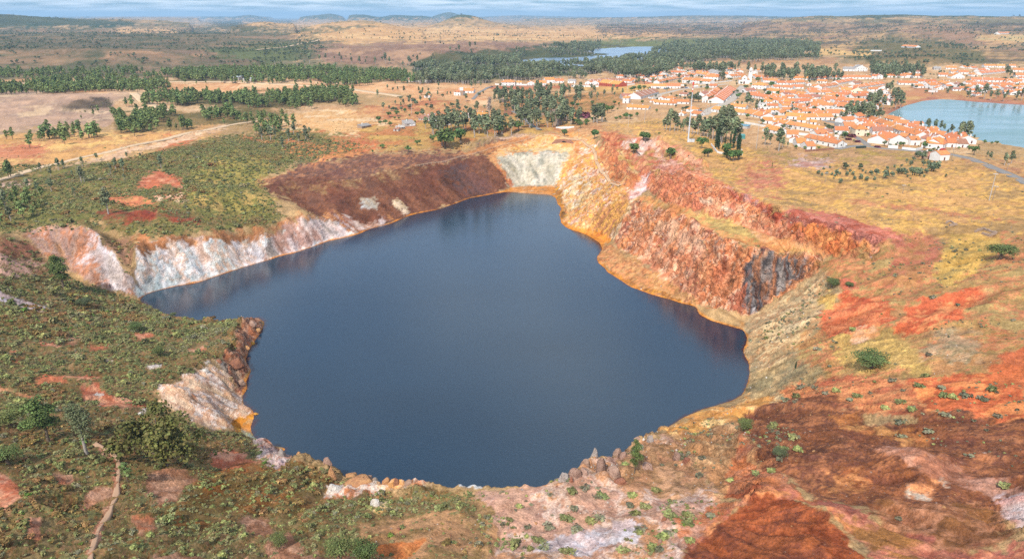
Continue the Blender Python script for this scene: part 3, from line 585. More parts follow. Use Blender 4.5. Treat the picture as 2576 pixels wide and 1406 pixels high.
def s2l(c): return np.where(c <= .04045, c/12.92, ((c+.055)/1.055)**2.4)
ALB = 0.66
def paint(x, y, z0, px, py, l1, l2, sl):
    r = np.hypot(x, y); far = sstep(420, 1100, r)[:, None] if x.ndim == 1 else sstep(420, 1100, r)
    far = far.reshape(x.shape)
    wx = ((fbm(x, y, 9, 4, 101, .6)-.5) + (fbm(x, y, 30, 3, 103)-.5)*.8)*(1-far) + (fbm(x, y, 120, 4, 111)-.5)*far
    wy = ((fbm(x, y, 9, 4, 121, .6)-.5) + (fbm(x, y, 30, 3, 123)-.5)*.8)*(1-far) + (fbm(x, y, 120, 4, 131)-.5)*far
    sy = 1 - .6*far
    edge = np.clip(.5+(fbm(x, y, 3.5, 4, 151, .75)-.5)*2.6, 0, 1)*(1-far) + far*np.clip(.5+(fbm(x, y, 60, 5, 161, .75)-.5)*2.6, 0, 1)
    ns = {}
    def nz(sc):
        if sc not in ns:
            n = fbm(x, y, sc*1.6, 6, int(sc)*7+1, .74); n = np.clip(.5+(n-.5)*3.2, 0, 1); ns[sc] = n
        return ns[sc]
    col = np.zeros(x.shape+(3,), np.float32); col[...] = s2l(np.array((.72, .6, .42)))
    for R, cs, sc, warp, st, op, thr in REG:
        m = look(R, px + wx*warp*3.2, py + wy*warp*3.2*sy)
        m = sstep(.26, .74, m + (edge-.5)*1.5*(1-np.abs(2*m-1)))
        idx = np.where(m > 0.01)[0]
        if not len(idx): continue
        n = nz(sc)[idx]
        if st > 0:
            s_ = .5*l1[idx] + .5*l2[idx]; s_ = np.clip(.5+(s_-.5)*2.0, 0, 1); n = n*(1-st) + s_*st; n = np.clip(.5+(n-.5)*1.35, 0, 1)
        L_ = [s2l(np.array(c)) for c in cs]; k = len(L_)
        t = np.clip(n*(k) - .5, 0, k-1.0001); i = t.astype(int); f = (t-i)[:, None]; A = np.array(L_)
        c = A[i]*(1-f) + A[np.minimum(i+1, k-1)]*f
        mm = (np.clip(m[idx]*1.0, 0, 1)*op)[:, None]
        col[idx] = col[idx]*(1-mm) + c*mm
    # iron fringe along the acid water
    nearm = (r < 620)
    fr = nearm*(1-sstep(.08, .5, z0 + (fbm(x, y, 5, 3, 77)-.5)*.9))*(z0 > -2)
    fc = s2l(np.array((.86, .56, .22)))*(.65+.6*fbm(x, y, 4, 3, 78))[:, None]
    col = col*(1-fr[:, None]*.85) + fc*fr[:, None]*.85
    # fine mottling
    mot = (fbm(x, y, 1.4, 2, 201)-.5)*.75*(1-far) + (fbm(x, y, 14, 3, 211)-.5)*.5*far + (fbm(x, y, 38, 3, 221)-.5)*.25 + (fbm(x, y, 5, 3, 231, .7)-.5)*.5*(1-far)
    mot += ((l1-.5)*.6 + (l2-.5)*.3)*sstep(.1, .5, sl)*(1-far)
    sp_ = vn(x/.8, y/.8, 241); mot += (1-far)*(np.where(sp_ > .93, -.32, 0) + np.where(sp_ < .06, .28, 0))
    hue = (fbm(x, y, 7, 4, 251, .7)-.5)*.5*(1-.5*far)
    col *= np.stack([1+mot+hue*.25, 1+mot+hue*.05, 1+mot-hue*.5], 1)
    return np.clip(col*ALB*np.array([1.03, .975, 1.0]), .008, .85)

def newmesh(name, V, F, mat, smooth=False, col=None, uv=None):
    me = bpy.data.meshes.new(name)
    V = np.asarray(V, np.float32); me.vertices.add(len(V)); me.vertices.foreach_set('co', V.ravel())
    F = np.asarray(F, np.int32); n, k = F.shape
    me.loops.add(n*k); me.loops.foreach_set('vertex_index', F.ravel())
    me.polygons.add(n); me.polygons.foreach_set('loop_start', np.arange(0, n*k, k, dtype=np.int32)); me.polygons.foreach_set('loop_total', np.full(n, k, np.int32))
    if smooth: me.polygons.foreach_set('use_smooth', np.ones(n, bool))
    me.update(calc_edges=True)
    if col is not None:
        a = me.color_attributes.new('Col', 'FLOAT_COLOR', 'POINT'); c4 = np.ones((len(V), 4), np.float32); c4[:, :3] = col; a.data.foreach_set('color', c4.ravel())
    if mat: me.materials.append(mat)
    return me
def put(name, me, parent=None, **props):
    o = bpy.data.objects.new(name, me); COL.objects.link(o)
    if parent: o.parent = parent
    for a, b in props.items(): o[a] = b
    return o

# ------------------------------------------------------------------ materials
def mat(name, color=(.5, .5, .5), rough=.8, spec=.2):
    m = bpy.data.materials.new(name); m.use_nodes = True; b = m.node_tree.nodes['Principled BSDF']
    b.inputs['Base Color'].default_value = (*color, 1); b.inputs['Roughness'].default_value = rough; b.inputs['Specular IOR Level'].default_value = spec
    return m
def nd(m, t, **k):
    n = m.node_tree.nodes.new(t)
    for a, b in k.items(): setattr(n, a, b)
    return n
def lk(m, a, b): m.node_tree.links.new(a, b)
def vary(m, color, sc, amt=.35, tint=None, obj_rand=0.0, coord='Object', detail=5):
    """colour broken up by noise (grain, wear)"""
    b = m.node_tree.nodes['Principled BSDF']; t = nd(m, 'ShaderNodeTexCoord'); n = nd(m, 'ShaderNodeTexNoise')
    n.inputs['Scale'].default_value = sc; n.inputs['Detail'].default_value = detail; n.inputs['Roughness'].default_value = .65
    lk(m, t.outputs[coord], n.inputs['Vector'])
    r = nd(m, 'ShaderNodeValToRGB'); lk(m, n.outputs['Fac'], r.inputs[0])
    c2 = tint or tuple(c*(1-amt) for c in color)
    r.color_ramp.elements[0].position = .34; r.color_ramp.elements[0].color = (*c2, 1)
    r.color_ramp.elements[1].position = .64; r.color_ramp.elements[1].color = (*color, 1)
    out = r.outputs[0]
    if obj_rand:
        oi = nd(m, 'ShaderNodeObjectInfo'); hs = nd(m, 'ShaderNodeHueSaturation'); mr = nd(m, 'ShaderNodeMapRange')
        mr.inputs[3].default_value = 1-obj_rand; mr.inputs[4].default_value = 1+obj_rand*.7; lk(m, oi.outputs['Random'], mr.inputs[0]); lk(m, mr.outputs[0], hs.inputs['Value'])
        mh = nd(m, 'ShaderNodeMapRange'); mh.inputs[3].default_value = .5-obj_rand*.07; mh.inputs[4].default_value = .5+obj_rand*.05
        mu = nd(m, 'ShaderNodeMath', operation='FRACT'); m2 = nd(m, 'ShaderNodeMath', operation='MULTIPLY'); m2.inputs[1].default_value = 7.31
        lk(m, oi.outputs['Random'], m2.inputs[0]); lk(m, m2.outputs[0], mu.inputs[0]); lk(m, mu.outputs[0], mh.inputs[0]); lk(m, mh.outputs[0], hs.inputs['Hue'])
        lk(m, out, hs.inputs['Color']); out = hs.outputs[0]
    lk(m, out, b.inputs['Base Color']); return m
gm_ = mat('soil_and_rock', rough=.95, spec=.08)
def build_ground_mat(m):
    b = m.node_tree.nodes['Principled BSDF']; ca = nd(m, 'ShaderNodeVertexColor', layer_name='Col'); ra = nd(m, 'ShaderNodeAttribute', attribute_name='rock')
    t = nd(m, 'ShaderNodeTexCoord')
    n1 = nd(m, 'ShaderNodeTexNoise'); n1.inputs['Scale'].default_value = 1.9; n1.inputs['Detail'].default_value = 8; n1.inputs['Roughness'].default_value = .72; lk(m, t.outputs['Object'], n1.inputs['Vector'])
    mr = nd(m, 'ShaderNodeMapRange'); mr.inputs[1].default_value = .3; mr.inputs[2].default_value = .7; mr.inputs[3].default_value = .5; mr.inputs[4].default_value = 1.6; lk(m, n1.outputs['Fac'], mr.inputs[0])
    mu = nd(m, 'ShaderNodeVectorMath', operation='SCALE'); lk(m, ca.outputs['Color'], mu.inputs[0]); lk(m, mr.outputs[0], mu.inputs['Scale']); lk(m, mu.outputs[0], b.inputs['Base Color'])
    n2 = nd(m, 'ShaderNodeTexNoise'); n2.inputs['Scale'].default_value = .55; n2.inputs['Detail'].default_value = 9; n2.inputs['Roughness'].default_value = .7; lk(m, t.outputs['Object'], n2.inputs['Vector'])
    bp = nd(m, 'ShaderNodeBump'); bp.inputs['Distance'].default_value = 1.5; lk(m, n2.outputs['Fac'], bp.inputs['Height'])
    ms = nd(m, 'ShaderNodeMapRange'); ms.inputs[3].default_value = .45; ms.inputs[4].default_value = .72; lk(m, ra.outputs['Fac'], ms.inputs[0]); lk(m, ms.outputs[0], bp.inputs['Strength'])
    vo = nd(m, 'ShaderNodeTexVoronoi'); vo.feature = 'DISTANCE_TO_EDGE'; vo.inputs['Scale'].default_value = .28; vw = nd(m, 'ShaderNodeVectorMath', operation='MULTIPLY_ADD'); vw.inputs[1].default_value = (5, 5, 5)
    lk(m, n2.outputs['Color'], vw.inputs[0]); lk(m, t.outputs['Object'], vw.inputs[2]); lk(m, vw.outputs[0], vo.inputs['Vector'])
    vm = nd(m, 'ShaderNodeMapRange'); vm.inputs[1].default_value = 0; vm.inputs[2].default_value = .22; lk(m, vo.outputs['Distance'], vm.inputs[0])
    b2 = nd(m, 'ShaderNodeBump'); b2.inputs['Distance'].default_value = .35; lk(m, vm.outputs[0], b2.inputs['Height']); lk(m, ra.outputs['Fac'], b2.inputs['Strength']); lk(m, bp.outputs[0], b2.inputs['Normal'])
    lk(m, b2.outputs[0], b.inputs['Normal'])
build_ground_mat(gm_)

# ------------------------------------------------------------------ ground sheet
def build_ground():
    _, py_ = PROJ(XG, YG, Z); dpy = np.diff(py_, axis=0); dvv = np.diff(vrow)[:, None]
    # running top of what has been seen keeps hidden slopes coarse
    vis = np.minimum.accumulate(py_, axis=0)
    seen = py_[1:] <= vis[1:] + 6
    w = np.clip(np.abs(dpy), 0, 12)*np.where(seen, .42, .12) + dvv*np.where(vrow[1:, None] < math.log(R1), 70.0, 26.0)
    w = blur(blur(w, 6, 1), 3, 0)
    cum = np.vstack([np.zeros((1, NU)), np.cumsum(w, axis=0)]); tot = cum[-1]
    M = 860
    FI = np.empty((M, NU)); tt = np.linspace(0, 1, M)
    for j in range(NU): FI[:, j] = np.interp(tt*tot[j], cum[:, j], np.arange(NV))
    print('rows per column need', float(tot.mean()))
    rr = np.exp(np.interp(FI, np.arange(NV), vrow)); X = (rr*np.sin(us)[None, :]).ravel(); Y = (rr*np.cos(us)[None, :]).ravel()
    z, z0, px, py, l1, l2, sl, rk, near = H(X, Y, True)
    # crags: push rock faces out along their own normals
    Zr = z.reshape(M, NU); Xr, Yr = X.reshape(M, NU), Y.reshape(M, NU)
    P = np.stack([Xr, Yr, Zr], -1); a = np.gradient(P, axis=0); b = np.gradient(P, axis=1); nr = np.cross(b, a); nr /= np.linalg.norm(nr, axis=-1, keepdims=True)+1e-9
    nr *= np.sign(nr[..., 2:3]+1e-9); nr = nr.reshape(-1, 3)
    amp = near*np.clip(rk*1.0 + .18*sstep(.45, .9, sl), 0, 1)*np.clip(z0/2.0, 0, 1)
    q = (ridge(X+z*.9, Y-z*.7, 7.5, 3, 41)-.6)*3.8 + (ridge(X-z*.8, Y+z*.9, 2.4, 3, 47)-.6)*1.7
    V = P.reshape(-1, 3) + nr*(amp*q)[:, None]
    col = paint(X, Y, z0, px, py, l1, l2, sl)
    I = np.arange(M*NU).reshape(M, NU); F = np.stack([I[:-1, :-1], I[:-1, 1:], I[1:, 1:], I[1:, :-1]], -1).reshape(-1, 4)
    me = newmesh('ground', V, F, gm_, True, col)
    at = me.attributes.new('rock', 'FLOAT', 'POINT'); at.data.foreach_set('value', np.clip(amp+.15*sstep(.3, .8, sl), 0, 1).astype(np.float32))
    put('ground', me, kind='structure', label='orange, red and brown mine land, dry fields and hills around the pit lake')
build_ground()
print('ground', round(time.time()-T0, 1))

# ------------------------------------------------------------------ water
def water(name, poly_xy, z, m, label, step, cf=None, grow=0):
    P = np.array(poly_xy); x0, y0 = P.min(0)-2; x1, y1 = P.max(0)+2
    nx, ny = int((x1-x0)/step)+2, int((y1-y0)/step)+2
    gx, gy = np.meshgrid(np.linspace(x0, x1, nx), np.linspace(y0, y1, ny)); X, Y = gx.ravel(), gy.ravel()
    zz = H(X, Y); keep = (zz < z + 2.5)
    kk = keep.reshape(ny, nx); I = np.arange(nx*ny).reshape(ny, nx)
    F = np.stack([I[:-1, :-1], I[:-1, 1:], I[1:, 1:], I[1:, :-1]], -1)
    fk = kk[:-1, :-1] | kk[1:, 1:] | kk[:-1, 1:] | kk[1:, :-1]
    F = F[fk]; used = np.unique(F); re = np.zeros(nx*ny, int); re[used] = np.arange(len(used))
    V = np.stack([X, Y, np.full_like(X, z)], 1)[used]
    col = cf(X[used], Y[used], zz[used])
    me = newmesh(name, V, re[F], m, True, col)
    put(name, me, kind='structure', label=label)
def wmat(name, wave_sc, wave, rough):
    m = mat(name, rough=rough, spec=.5); b = m.node_tree.nodes['Principled BSDF']; ca = nd(m, 'ShaderNodeVertexColor', layer_name='Col'); lk(m, ca.outputs['Color'], b.inputs['Base Color'])
    t = nd(m, 'ShaderNodeTexCoord'); mp = nd(m, 'ShaderNodeMapping'); mp.inputs['Scale'].default_value = (1, 2.2, 1); mp.inputs['Rotation'].default_value = (0, 0, .25)
    n = nd(m, 'ShaderNodeTexNoise'); n.inputs['Scale'].default_value = wave_sc; n.inputs['Detail'].default_value = 3
    lk(m, t.outputs['Object'], mp.inputs[0]); lk(m, mp.outputs[0], n.inputs['Vector'])
    bp = nd(m, 'ShaderNodeBump'); bp.inputs['Strength'].default_value = wave; bp.inputs['Distance'].default_value = .12; lk(m, n.outputs['Fac'], bp.inputs['Height']); lk(m, bp.outputs[0], b.inputs['Normal'])
    b.inputs['IOR'].default_value = 1.62
    nn_ = nd(m, 'ShaderNodeTexNoise'); nn_.inputs['Scale'].default_value = .012; nn_.inputs['Detail'].default_value = 4; mp2 = nd(m, 'ShaderNodeMapping'); mp2.inputs['Scale'].default_value = (1, 2.5, 1); lk(m, t.outputs['Object'], mp2.inputs[0]); lk(m, mp2.outputs[0], nn_.inputs['Vector']); mr_ = nd(m, 'ShaderNodeMapRange'); mr_.inputs[1].default_value = .35; mr_.inputs[2].default_value = .65; mr_.inputs[3].default_value = rough*.45; mr_.inputs[4].default_value = rough*1.9; lk(m, nn_.outputs['Fac'], mr_.inputs[0]); lk(m, mr_.outputs[0], b.inputs['Roughness'])
    return m
wm = wmat('dark_acid_water', .9, .36, .075)
LX = [U(a, b, 0) for a, b in LAKE]; LX = [(float(a), float(b)) for a, b in LX] + [(-15, 130), (30, 128)]
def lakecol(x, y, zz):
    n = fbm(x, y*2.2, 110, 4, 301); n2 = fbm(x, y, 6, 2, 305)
    deep = s2l(np.array((.085, .19, .27)))*(.72+.55*n)[:, None]  # wind patches: lighter and darker surface sheen painted into the base colour
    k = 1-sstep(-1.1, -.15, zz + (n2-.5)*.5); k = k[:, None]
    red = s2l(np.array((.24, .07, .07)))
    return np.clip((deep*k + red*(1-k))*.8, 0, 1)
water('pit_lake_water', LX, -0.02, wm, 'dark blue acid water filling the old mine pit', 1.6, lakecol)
wm2 = wmat('reservoir_water', .5, .6, .2)
R2P = [tuple(map(float, U(a, b, 28))) for a, b in PS(RES)]
water('reservoir_water', R2P, 28.15, wm2, 'pale green blue reservoir beside the white town', 7, lambda x, y, z: s2l(np.array((.47, .61, .62)))*.72*(1+.1*(fbm(x, y, 60, 3, 9)-.5))[:, None])
R3P = [tuple(map(float, U(a, b, 24))) for a, b in PS(FARW)]
water('far_reservoir_water', R3P, 24.2, wm2, 'grey blue far reservoir behind the wood', 16, lambda x, y, z: s2l(np.array((.46, .56, .66)))*.75*np.ones((len(x), 1)))
print('water', round(time.time()-T0, 1))
# ------------------------------------------------------------------ foliage
def leafmat(name, c, obj_rand=.28):
    m = mat(name, c, .75, .15); b = m.node_tree.nodes['Principled BSDF']
    ca = nd(m, 'ShaderNodeVertexColor', layer_name='Col'); oi = nd(m, 'ShaderNodeObjectInfo')
    mr = nd(m, 'ShaderNodeMapRange'); mr.inputs[3].default_value = 1-obj_rand; mr.inputs[4].default_value = 1+obj_rand; lk(m, oi.outputs['Random'], mr.inputs[0])
    m2 = nd(m, 'ShaderNodeMath', operation='MULTIPLY'); m2.inputs[1].default_value = 13.7; fr = nd(m, 'ShaderNodeMath', operation='FRACT'); lk(m, oi.outputs['Random'], m2.inputs[0]); lk(m, m2.outputs[0], fr.inputs[0])
    mh = nd(m, 'ShaderNodeMapRange'); mh.inputs[3].default_value = .47; mh.inputs[4].default_value = .515; lk(m, fr.outputs[0], mh.inputs[0])
    mxx = nd(m, 'ShaderNodeMix', data_type='RGBA', blend_type='MULTIPLY'); mxx.inputs['Factor'].default_value = 1; mxx.inputs['A'].default_value = (*c, 1); lk(m, ca.outputs['Color'], mxx.inputs['B'])
    hs = nd(m, 'ShaderNodeHueSaturation'); lk(m, mxx.outputs['Result'], hs.inputs['Color']); lk(m, mr.outputs[0], hs.inputs['Value']); lk(m, mh.outputs[0], hs.inputs['Hue'])
    lk(m, hs.outputs[0], b.inputs['Base Color']); return m
M_heath = leafmat('heath_leaves', (.215, .225, .08), .42); M_rust = leafmat('rusty_leaves', (.23, .15, .055), .35); M_grey = leafmat('grey_scrub', (.19, .18, .11), .35)
M_pine = leafmat('pine_needles', (.165, .215, .075)); M_euc = leafmat('gum_leaves', (.155, .18, .098)); M_oak = leafmat('oak_leaves', (.11, .14, .075)); M_olive = leafmat('olive_leaves', (.13, .165, .10), .2)
M_cyp = leafmat('cypress_leaves', (.03, .06, .025), .15); M_bright = leafmat('fresh_leaves', (.13, .21, .04), .25); M_far = leafmat('far_leaves', (.085, .11, .07), .35); M_acacia = leafmat('acacia_leaves', (.135, .135, .04), .1); M_purple = leafmat('purple_leaves', (.13, .04, .05), .1)
M_bark = mat('bark', rough=.9); vary(M_bark, (.20, .15, .11), 1.2, .5)
M_pale = mat('pale_bark', rough=.9); vary(M_pale, (.42, .37, .33), 1.2, .4)
def cards(lobes, n, size, seed, up=.3, shell=.45):
    """n small leaf sprays spread through the lobes (x,y,z,rx,ry,rz); returns verts, tri faces, colours"""
    r = np.random.default_rng(seed); Lb = np.array(lobes, float); w = (Lb[:, 3]*Lb[:, 4]*Lb[:, 5])**.7; w /= w.sum()
    k = r.choice(len(Lb), n, p=w); d = r.normal(size=(n, 3)); d /= np.linalg.norm(d, axis=1)[:, None]; d[:, 2] = np.where(d[:, 2] < -.5, -d[:, 2], d[:, 2])
    rad = r.random(n)**shell; c = Lb[k, :3] + d*Lb[k, 3:]*rad[:, None]
    nn = d*.8 + r.normal(size=(n, 3))*.55 + np.array([0, 0, up]); nn /= np.linalg.norm(nn, axis=1)[:, None]
    t = np.cross(nn, r.normal(size=(n, 3))); t /= np.linalg.norm(t, axis=1)[:, None]; b = np.cross(nn, t)
    s = size*(.55+.9*r.random(n))[:, None]
    V = np.empty((n, 4, 3)); V[:, 0] = c - t*s*.6 - b*s*.35; V[:, 1] = c + t*s*.5 - b*s*.5; V[:, 2] = c + t*s*.65 + b*s*.4 + nn*s*.15; V[:, 3] = c - t*s*.4 + b*s*.55 - nn*s*.12
    lc = r.uniform(.72, 1.25, len(Lb)); g = (lc[k]*r.uniform(.7, 1.3, n))[:, None]*np.array([[1, 1, 1]]) * (1+r.normal(size=(n, 3))*.06)
    Cc = np.repeat(g, 4, axis=0); I = np.arange(n*4).reshape(n, 4)
    return V.reshape(-1, 3), I, Cc
def tube(pts, rad, sides=6):
    V, F = [], []
    for i, (p, r_) in enumerate(zip(pts, rad)):
        p = Vector(p); d = (Vector(pts[min(i+1, len(pts)-1)]) - Vector(pts[max(i-1, 0)])).normalized(); q = d.to_track_quat('Z', 'Y')
        for k in range(sides):
            a = 2*math.pi*k/sides; V.append(tuple(p + q @ Vector((math.cos(a)*r_, math.sin(a)*r_, 0))))
    for i in range(len(pts)-1):
        for k in range(sides): F.append((i*sides+k, i*sides+(k+1) % sides, (i+1)*sides+(k+1) % sides, (i+1)*sides+k))
    return V, F
def merge(parts):
    V, F = [], []
    for v, f in parts:
        o = len(V); V += list(v); F += [tuple(i+o for i in q) for q in f]
    return V, F
def treeproto(kind, seed, n=None, size=None):
    """unit-height protos are built at true size; returns crown mesh, trunk mesh"""
    r = random.Random(seed); lobes = []; limbs = []
    if kind == 'pine':
        h = 10; k = 9; nn, sz, mm = n or 420, size or .62, M_pine
        for i in range(k):
            z = h*(.34+.62*i/(k-1)); w = 2.5*(1-abs(i/(k-1)-.35)**1.3)*r.uniform(.55, 1.0)+.3; a = r.uniform(0, 6.3); o = w*r.uniform(.2, .6)
            lobes.append((math.cos(a)*o, math.sin(a)*o, z, w*.8, w*.8, .95)); limbs.append((z, a, o))
        tr, bark = .2, M_bark
    elif kind == 'euc':
        h = 14; nn, sz, mm = n or 560, size or .72, M_euc
        for i in range(13):
            z = h*r.uniform(.36, .93); a = r.uniform(0, 6.3); o = r.uniform(.2, 3.3)*(1.15-z/h); w = r.uniform(1.1, 2.1)
            lobes.append((math.cos(a)*o, math.sin(a)*o, z, w, w, w*r.uniform(.8, 1.3))); limbs.append((z, a, o))
        tr, bark = .3, M_pale
    elif kind == 'oak':
        h = 6; nn, sz, mm = n or 360, size or .6, M_oak
        for i in range(9):
            z = h*r.uniform(.42, .8); a = r.uniform(0, 6.3); o = r.uniform(.3, 2.0); w = r.uniform(1.2, 1.9)
            lobes.append((math.cos(a)*o, math.sin(a)*o, z, w, w, w*.75)); limbs.append((z, a, o))
        tr, bark = .28, M_bark
    elif kind == 'olive':
        h = 4.6; nn, sz, mm = n or 300, size or .45, M_olive
        for i in range(8):
            z = h*r.uniform(.36, .8); a = r.uniform(0, 6.3); o = r.uniform(.2, 1.3); w = r.uniform(.9, 1.35)
            lobes.append((math.cos(a)*o, math.sin(a)*o, z, w, w, w*.85)); limbs.append((z, a, o))
        tr, bark = .25, M_bark
    elif kind == 'cypress':
        h = 13; nn, sz, mm = n or 420, size or .5, M_cyp
        for i in range(9):
            z = h*(.07+.86*i/8); w = 1.05*math.sin(math.pi*min(1, (i+1.6)/10.5))**.7
            lobes.append((r.uniform(-.1, .1), r.uniform(-.1, .1), z, w, w, 1.0))
        tr, bark = .18, M_bark
    elif kind == 'acacia':
        h = 8.5; nn, sz, mm = n or 5200, size or .27, M_acacia
        for i in range(26):
            z = h*r.uniform(.25, .86); a = r.uniform(0, 6.3); o = r.uniform(.3, 6.0)*math.sqrt(max(.1, 1.15-z/h)); w = r.uniform(1.1, 2.2)
            lobes.append((math.cos(a)*o, math.sin(a)*o*.9, z, w, w, w*.8)); limbs.append((z, a, o*.8))
        tr, bark = .3, M_bark
    elif kind == 'sapling':
        h = 7; nn, sz, mm = n or 170, size or .35, M_pine
        for i in range(7):
            z = h*r.uniform(.4, .97); a = r.uniform(0, 6.3); o = r.uniform(.0, 1.0); w = r.uniform(.4, .8)
            lobes.append((math.cos(a)*o, math.sin(a)*o, z, w, w, w)); limbs.append((z, a, o))
        tr, bark = .1, M_bark
    V, F, Cc = cards(lobes, nn, sz, seed*13+5)
    crown = newmesh(kind+'_crown', V, F, mm, False, Cc)
    lean = r.uniform(-.4, .4); top = h*.88
    parts = [tube([(0, 0, -1.0), (lean*.15, 0, h*.22), (lean*.4, .1*lean, h*.5), (lean*.5, 0, top)], [tr*1.4, tr, tr*.7, tr*.15])]
    for z, a, o in limbs[:10]:
        if o > .5: parts.append(tube([(lean*.3, 0, max(h*.15, z-o*.9)), (math.cos(a)*o*.6, math.sin(a)*o*.6, z-.2), (math.cos(a)*o, math.sin(a)*o, z+.3)], [tr*.45, tr*.28, tr*.08], 4))
    v, f = merge(parts); trunk = newmesh(kind+'_trunk', v, f, bark, True)
    return crown, trunk
def bush(seed, mm, n=170, size=.21, flat=.7):
    r = random.Random(seed); lobes = []
    for i in range(6):
        a = r.uniform(0, 6.3); o = r.uniform(0, .55); w = r.uniform(.3, .55); lobes.append((math.cos(a)*o, math.sin(a)*o, w*flat*.8, w, w, w*flat))
    V, F, Cc = cards(lobes, n, size, seed*7+1, up=.5)
    return newmesh('bush', V, F, mm, False, Cc)
PR = {k: [treeproto(k, s) for s in seeds] for k, seeds in (('pine', (1, 2, 3, 4)), ('euc', (5, 6, 7, 8)), ('oak', (9, 10, 11)), ('olive', (12, 13)), ('cypress', (14, 15)), ('acacia', (16,)), ('sapling', (17, 18)))}
M_hb = leafmat('pale_heath_leaves', (.20, .19, .085), .35); M_hd = leafmat('dark_heath_leaves', (.165, .175, .068), .35)
B_heath = [bush(21, M_heath), bush(22, M_heath, 130), bush(23, M_hd), bush(24, M_hb), bush(25, M_rust), bush(45, M_bright, 90), bush(46, M_grey, 90), bush(47, M_hb, 80, .3, .5), bush(48, M_hd, 150, .24, 1.0)]; B_grey = [bush(s, M_grey, 80, .24, .6) for s in (26, 27, 28)]; B_bright = [bush(29, M_bright)]
def farblob(seed, mm, wide=1.0):
    r = random.Random(seed); lobes = [(r.uniform(-1.2, 1.2), r.uniform(-1.2, 1.2), r.uniform(2.2, 3.6), 2.2, 2.2, 1.5) for _ in range(4)]
    V, F, Cc = cards(lobes, 46, 1.7, seed, up=.5); return newmesh('far_tree', V*np.array([wide, wide, 1]), F, mm, False, Cc)
B_far = [farblob(s, M_far) for s in (31, 32, 33)]
# joined crown+trunk for mass planting
def fuse(name, a, b):
    va = np.empty(len(a.vertices)*3, np.float32); a.vertices.foreach_get('co', va); vb = np.empty(len(b.vertices)*3, np.float32); b.vertices.foreach_get('co', vb)
    fa = [tuple(p.vertices) for p in a.polygons]; fb = [tuple(v+len(a.vertices) for v in p.vertices) for p in b.polygons]
    ca = np.empty(len(a.vertices)*4, np.float32); a.color_attributes['Col'].data.foreach_get('color', ca)
    me = newmesh(name, np.vstack([va.reshape(-1, 3), vb.reshape(-1, 3)]), fa+fb, a.materials[0], False, np.vstack([ca.reshape(-1, 4)[:, :3], np.ones((len(b.vertices), 3))]))
    me.materials.append(b.materials[0]); mi = np.zeros(len(fa)+len(fb), np.int32); mi[len(fa):] = 1; me.polygons.foreach_set('material_index', mi); return me
def mass(name, pos, rot, scl, idx, meshes, label):
    """many plants nobody could count: one object that sets a mesh on each point"""
    cname = name+'_kinds'; cl = bpy.data.collections.new(cname)
    for k, me in enumerate(meshes):
        o = bpy.data.objects.new('%s_%02d' % (name, k), me); cl.objects.link(o)
    me = bpy.data.meshes.new(name); me.vertices.add(len(pos)); me.vertices.foreach_set('co', np.asarray(pos, np.float32).ravel())
    for an, tp, arr in (('rot', 'FLOAT', rot), ('scl', 'FLOAT', scl), ('idx', 'INT', idx)):
        a = me.attributes.new(an, tp, 'POINT'); a.data.foreach_set('value', np.asarray(arr, np.float32 if tp == 'FLOAT' else np.int32))
    o = put(name, me, kind='stuff', label=label)
    ng = bpy.data.node_groups.new(name, 'GeometryNodeTree')
    ng.interface.new_socket('Geometry', in_out='INPUT', socket_type='NodeSocketGeometry'); ng.interface.new_socket('Geometry', in_out='OUTPUT', socket_type='NodeSocketGeometry')
    a = ng.nodes.new('NodeGroupInput'); b = ng.nodes.new('NodeGroupOutput'); ip = ng.nodes.new('GeometryNodeInstanceOnPoints'); ci = ng.nodes.new('GeometryNodeCollectionInfo')
    ci.inputs['Collection'].default_value = cl; ci.inputs['Separate Children'].default_value = True; ci.inputs['Reset Children'].default_value = True
    ip.inputs['Pick Instance'].default_value = True
    def att(n, t):
        x = ng.nodes.new('GeometryNodeInputNamedAttribute'); x.data_type = t; x.inputs['Name'].default_value = n; return x
    ai, ar, as_ = att('idx', 'INT'), att('rot', 'FLOAT'), att('scl', 'FLOAT')
    cx = ng.nodes.new('ShaderNodeCombineXYZ'); ng.links.new(ar.outputs[0], cx.inputs[2])
    ng.links.new(a.outputs[0], ip.inputs['Points']); ng.links.new(ci.outputs[0], ip.inputs['Instance']); ng.links.new(ai.outputs[0], ip.inputs['Instance Index'])
    ng.links.new(cx.outputs[0], ip.inputs['Rotation']); ng.links.new(as_.outputs[0], ip.inputs['Scale']); ng.links.new(ip.outputs[0], b.inputs[0])
    md = o.modifiers.new('planting', 'NODES'); md.node_group = ng
    return o
# ---- where things grow. density in plants per 100 m2; cl = clumping (0 none) with patch size m
PXG, PYG = PROJ(XG, YG, Z)
AREA = (RG**2)*(us[1]-us[0])*np.gradient(vrow)[:, None]
WETG = np.zeros(Z.shape, bool)
def inpoly(poly, soft=2): return look(raster(PS(poly), soft), PXG, PYG)
WET = np.maximum(look(raster(LAKE, 1), PXG, PYG), np.maximum(inpoly(RES, 1), inpoly(FARW, 1)))
def density(zones, no=(), cl=0, clsc=12, seed=500, slmax=None):
    D = np.zeros(Z.shape, np.float32)
    for poly, d in zones: D = np.maximum(D, inpoly(poly)*d)
    for poly in no: D *= 1-inpoly(poly, 2)
    D *= (WET < .02)
    if cl: 
        ix = D > 0
        n = fbm(XG[ix], YG[ix], clsc, 4, seed); D[ix] *= sstep(.5-.18*cl+.08, .5+.06, n) if cl < 1.5 else sstep(.5, .56, n)
    if slmax is not None:
        s = np.zeros(Z.shape, np.float32); s[:NN] = SL; D *= 1-sstep(slmax*.8, slmax, s)
    return D
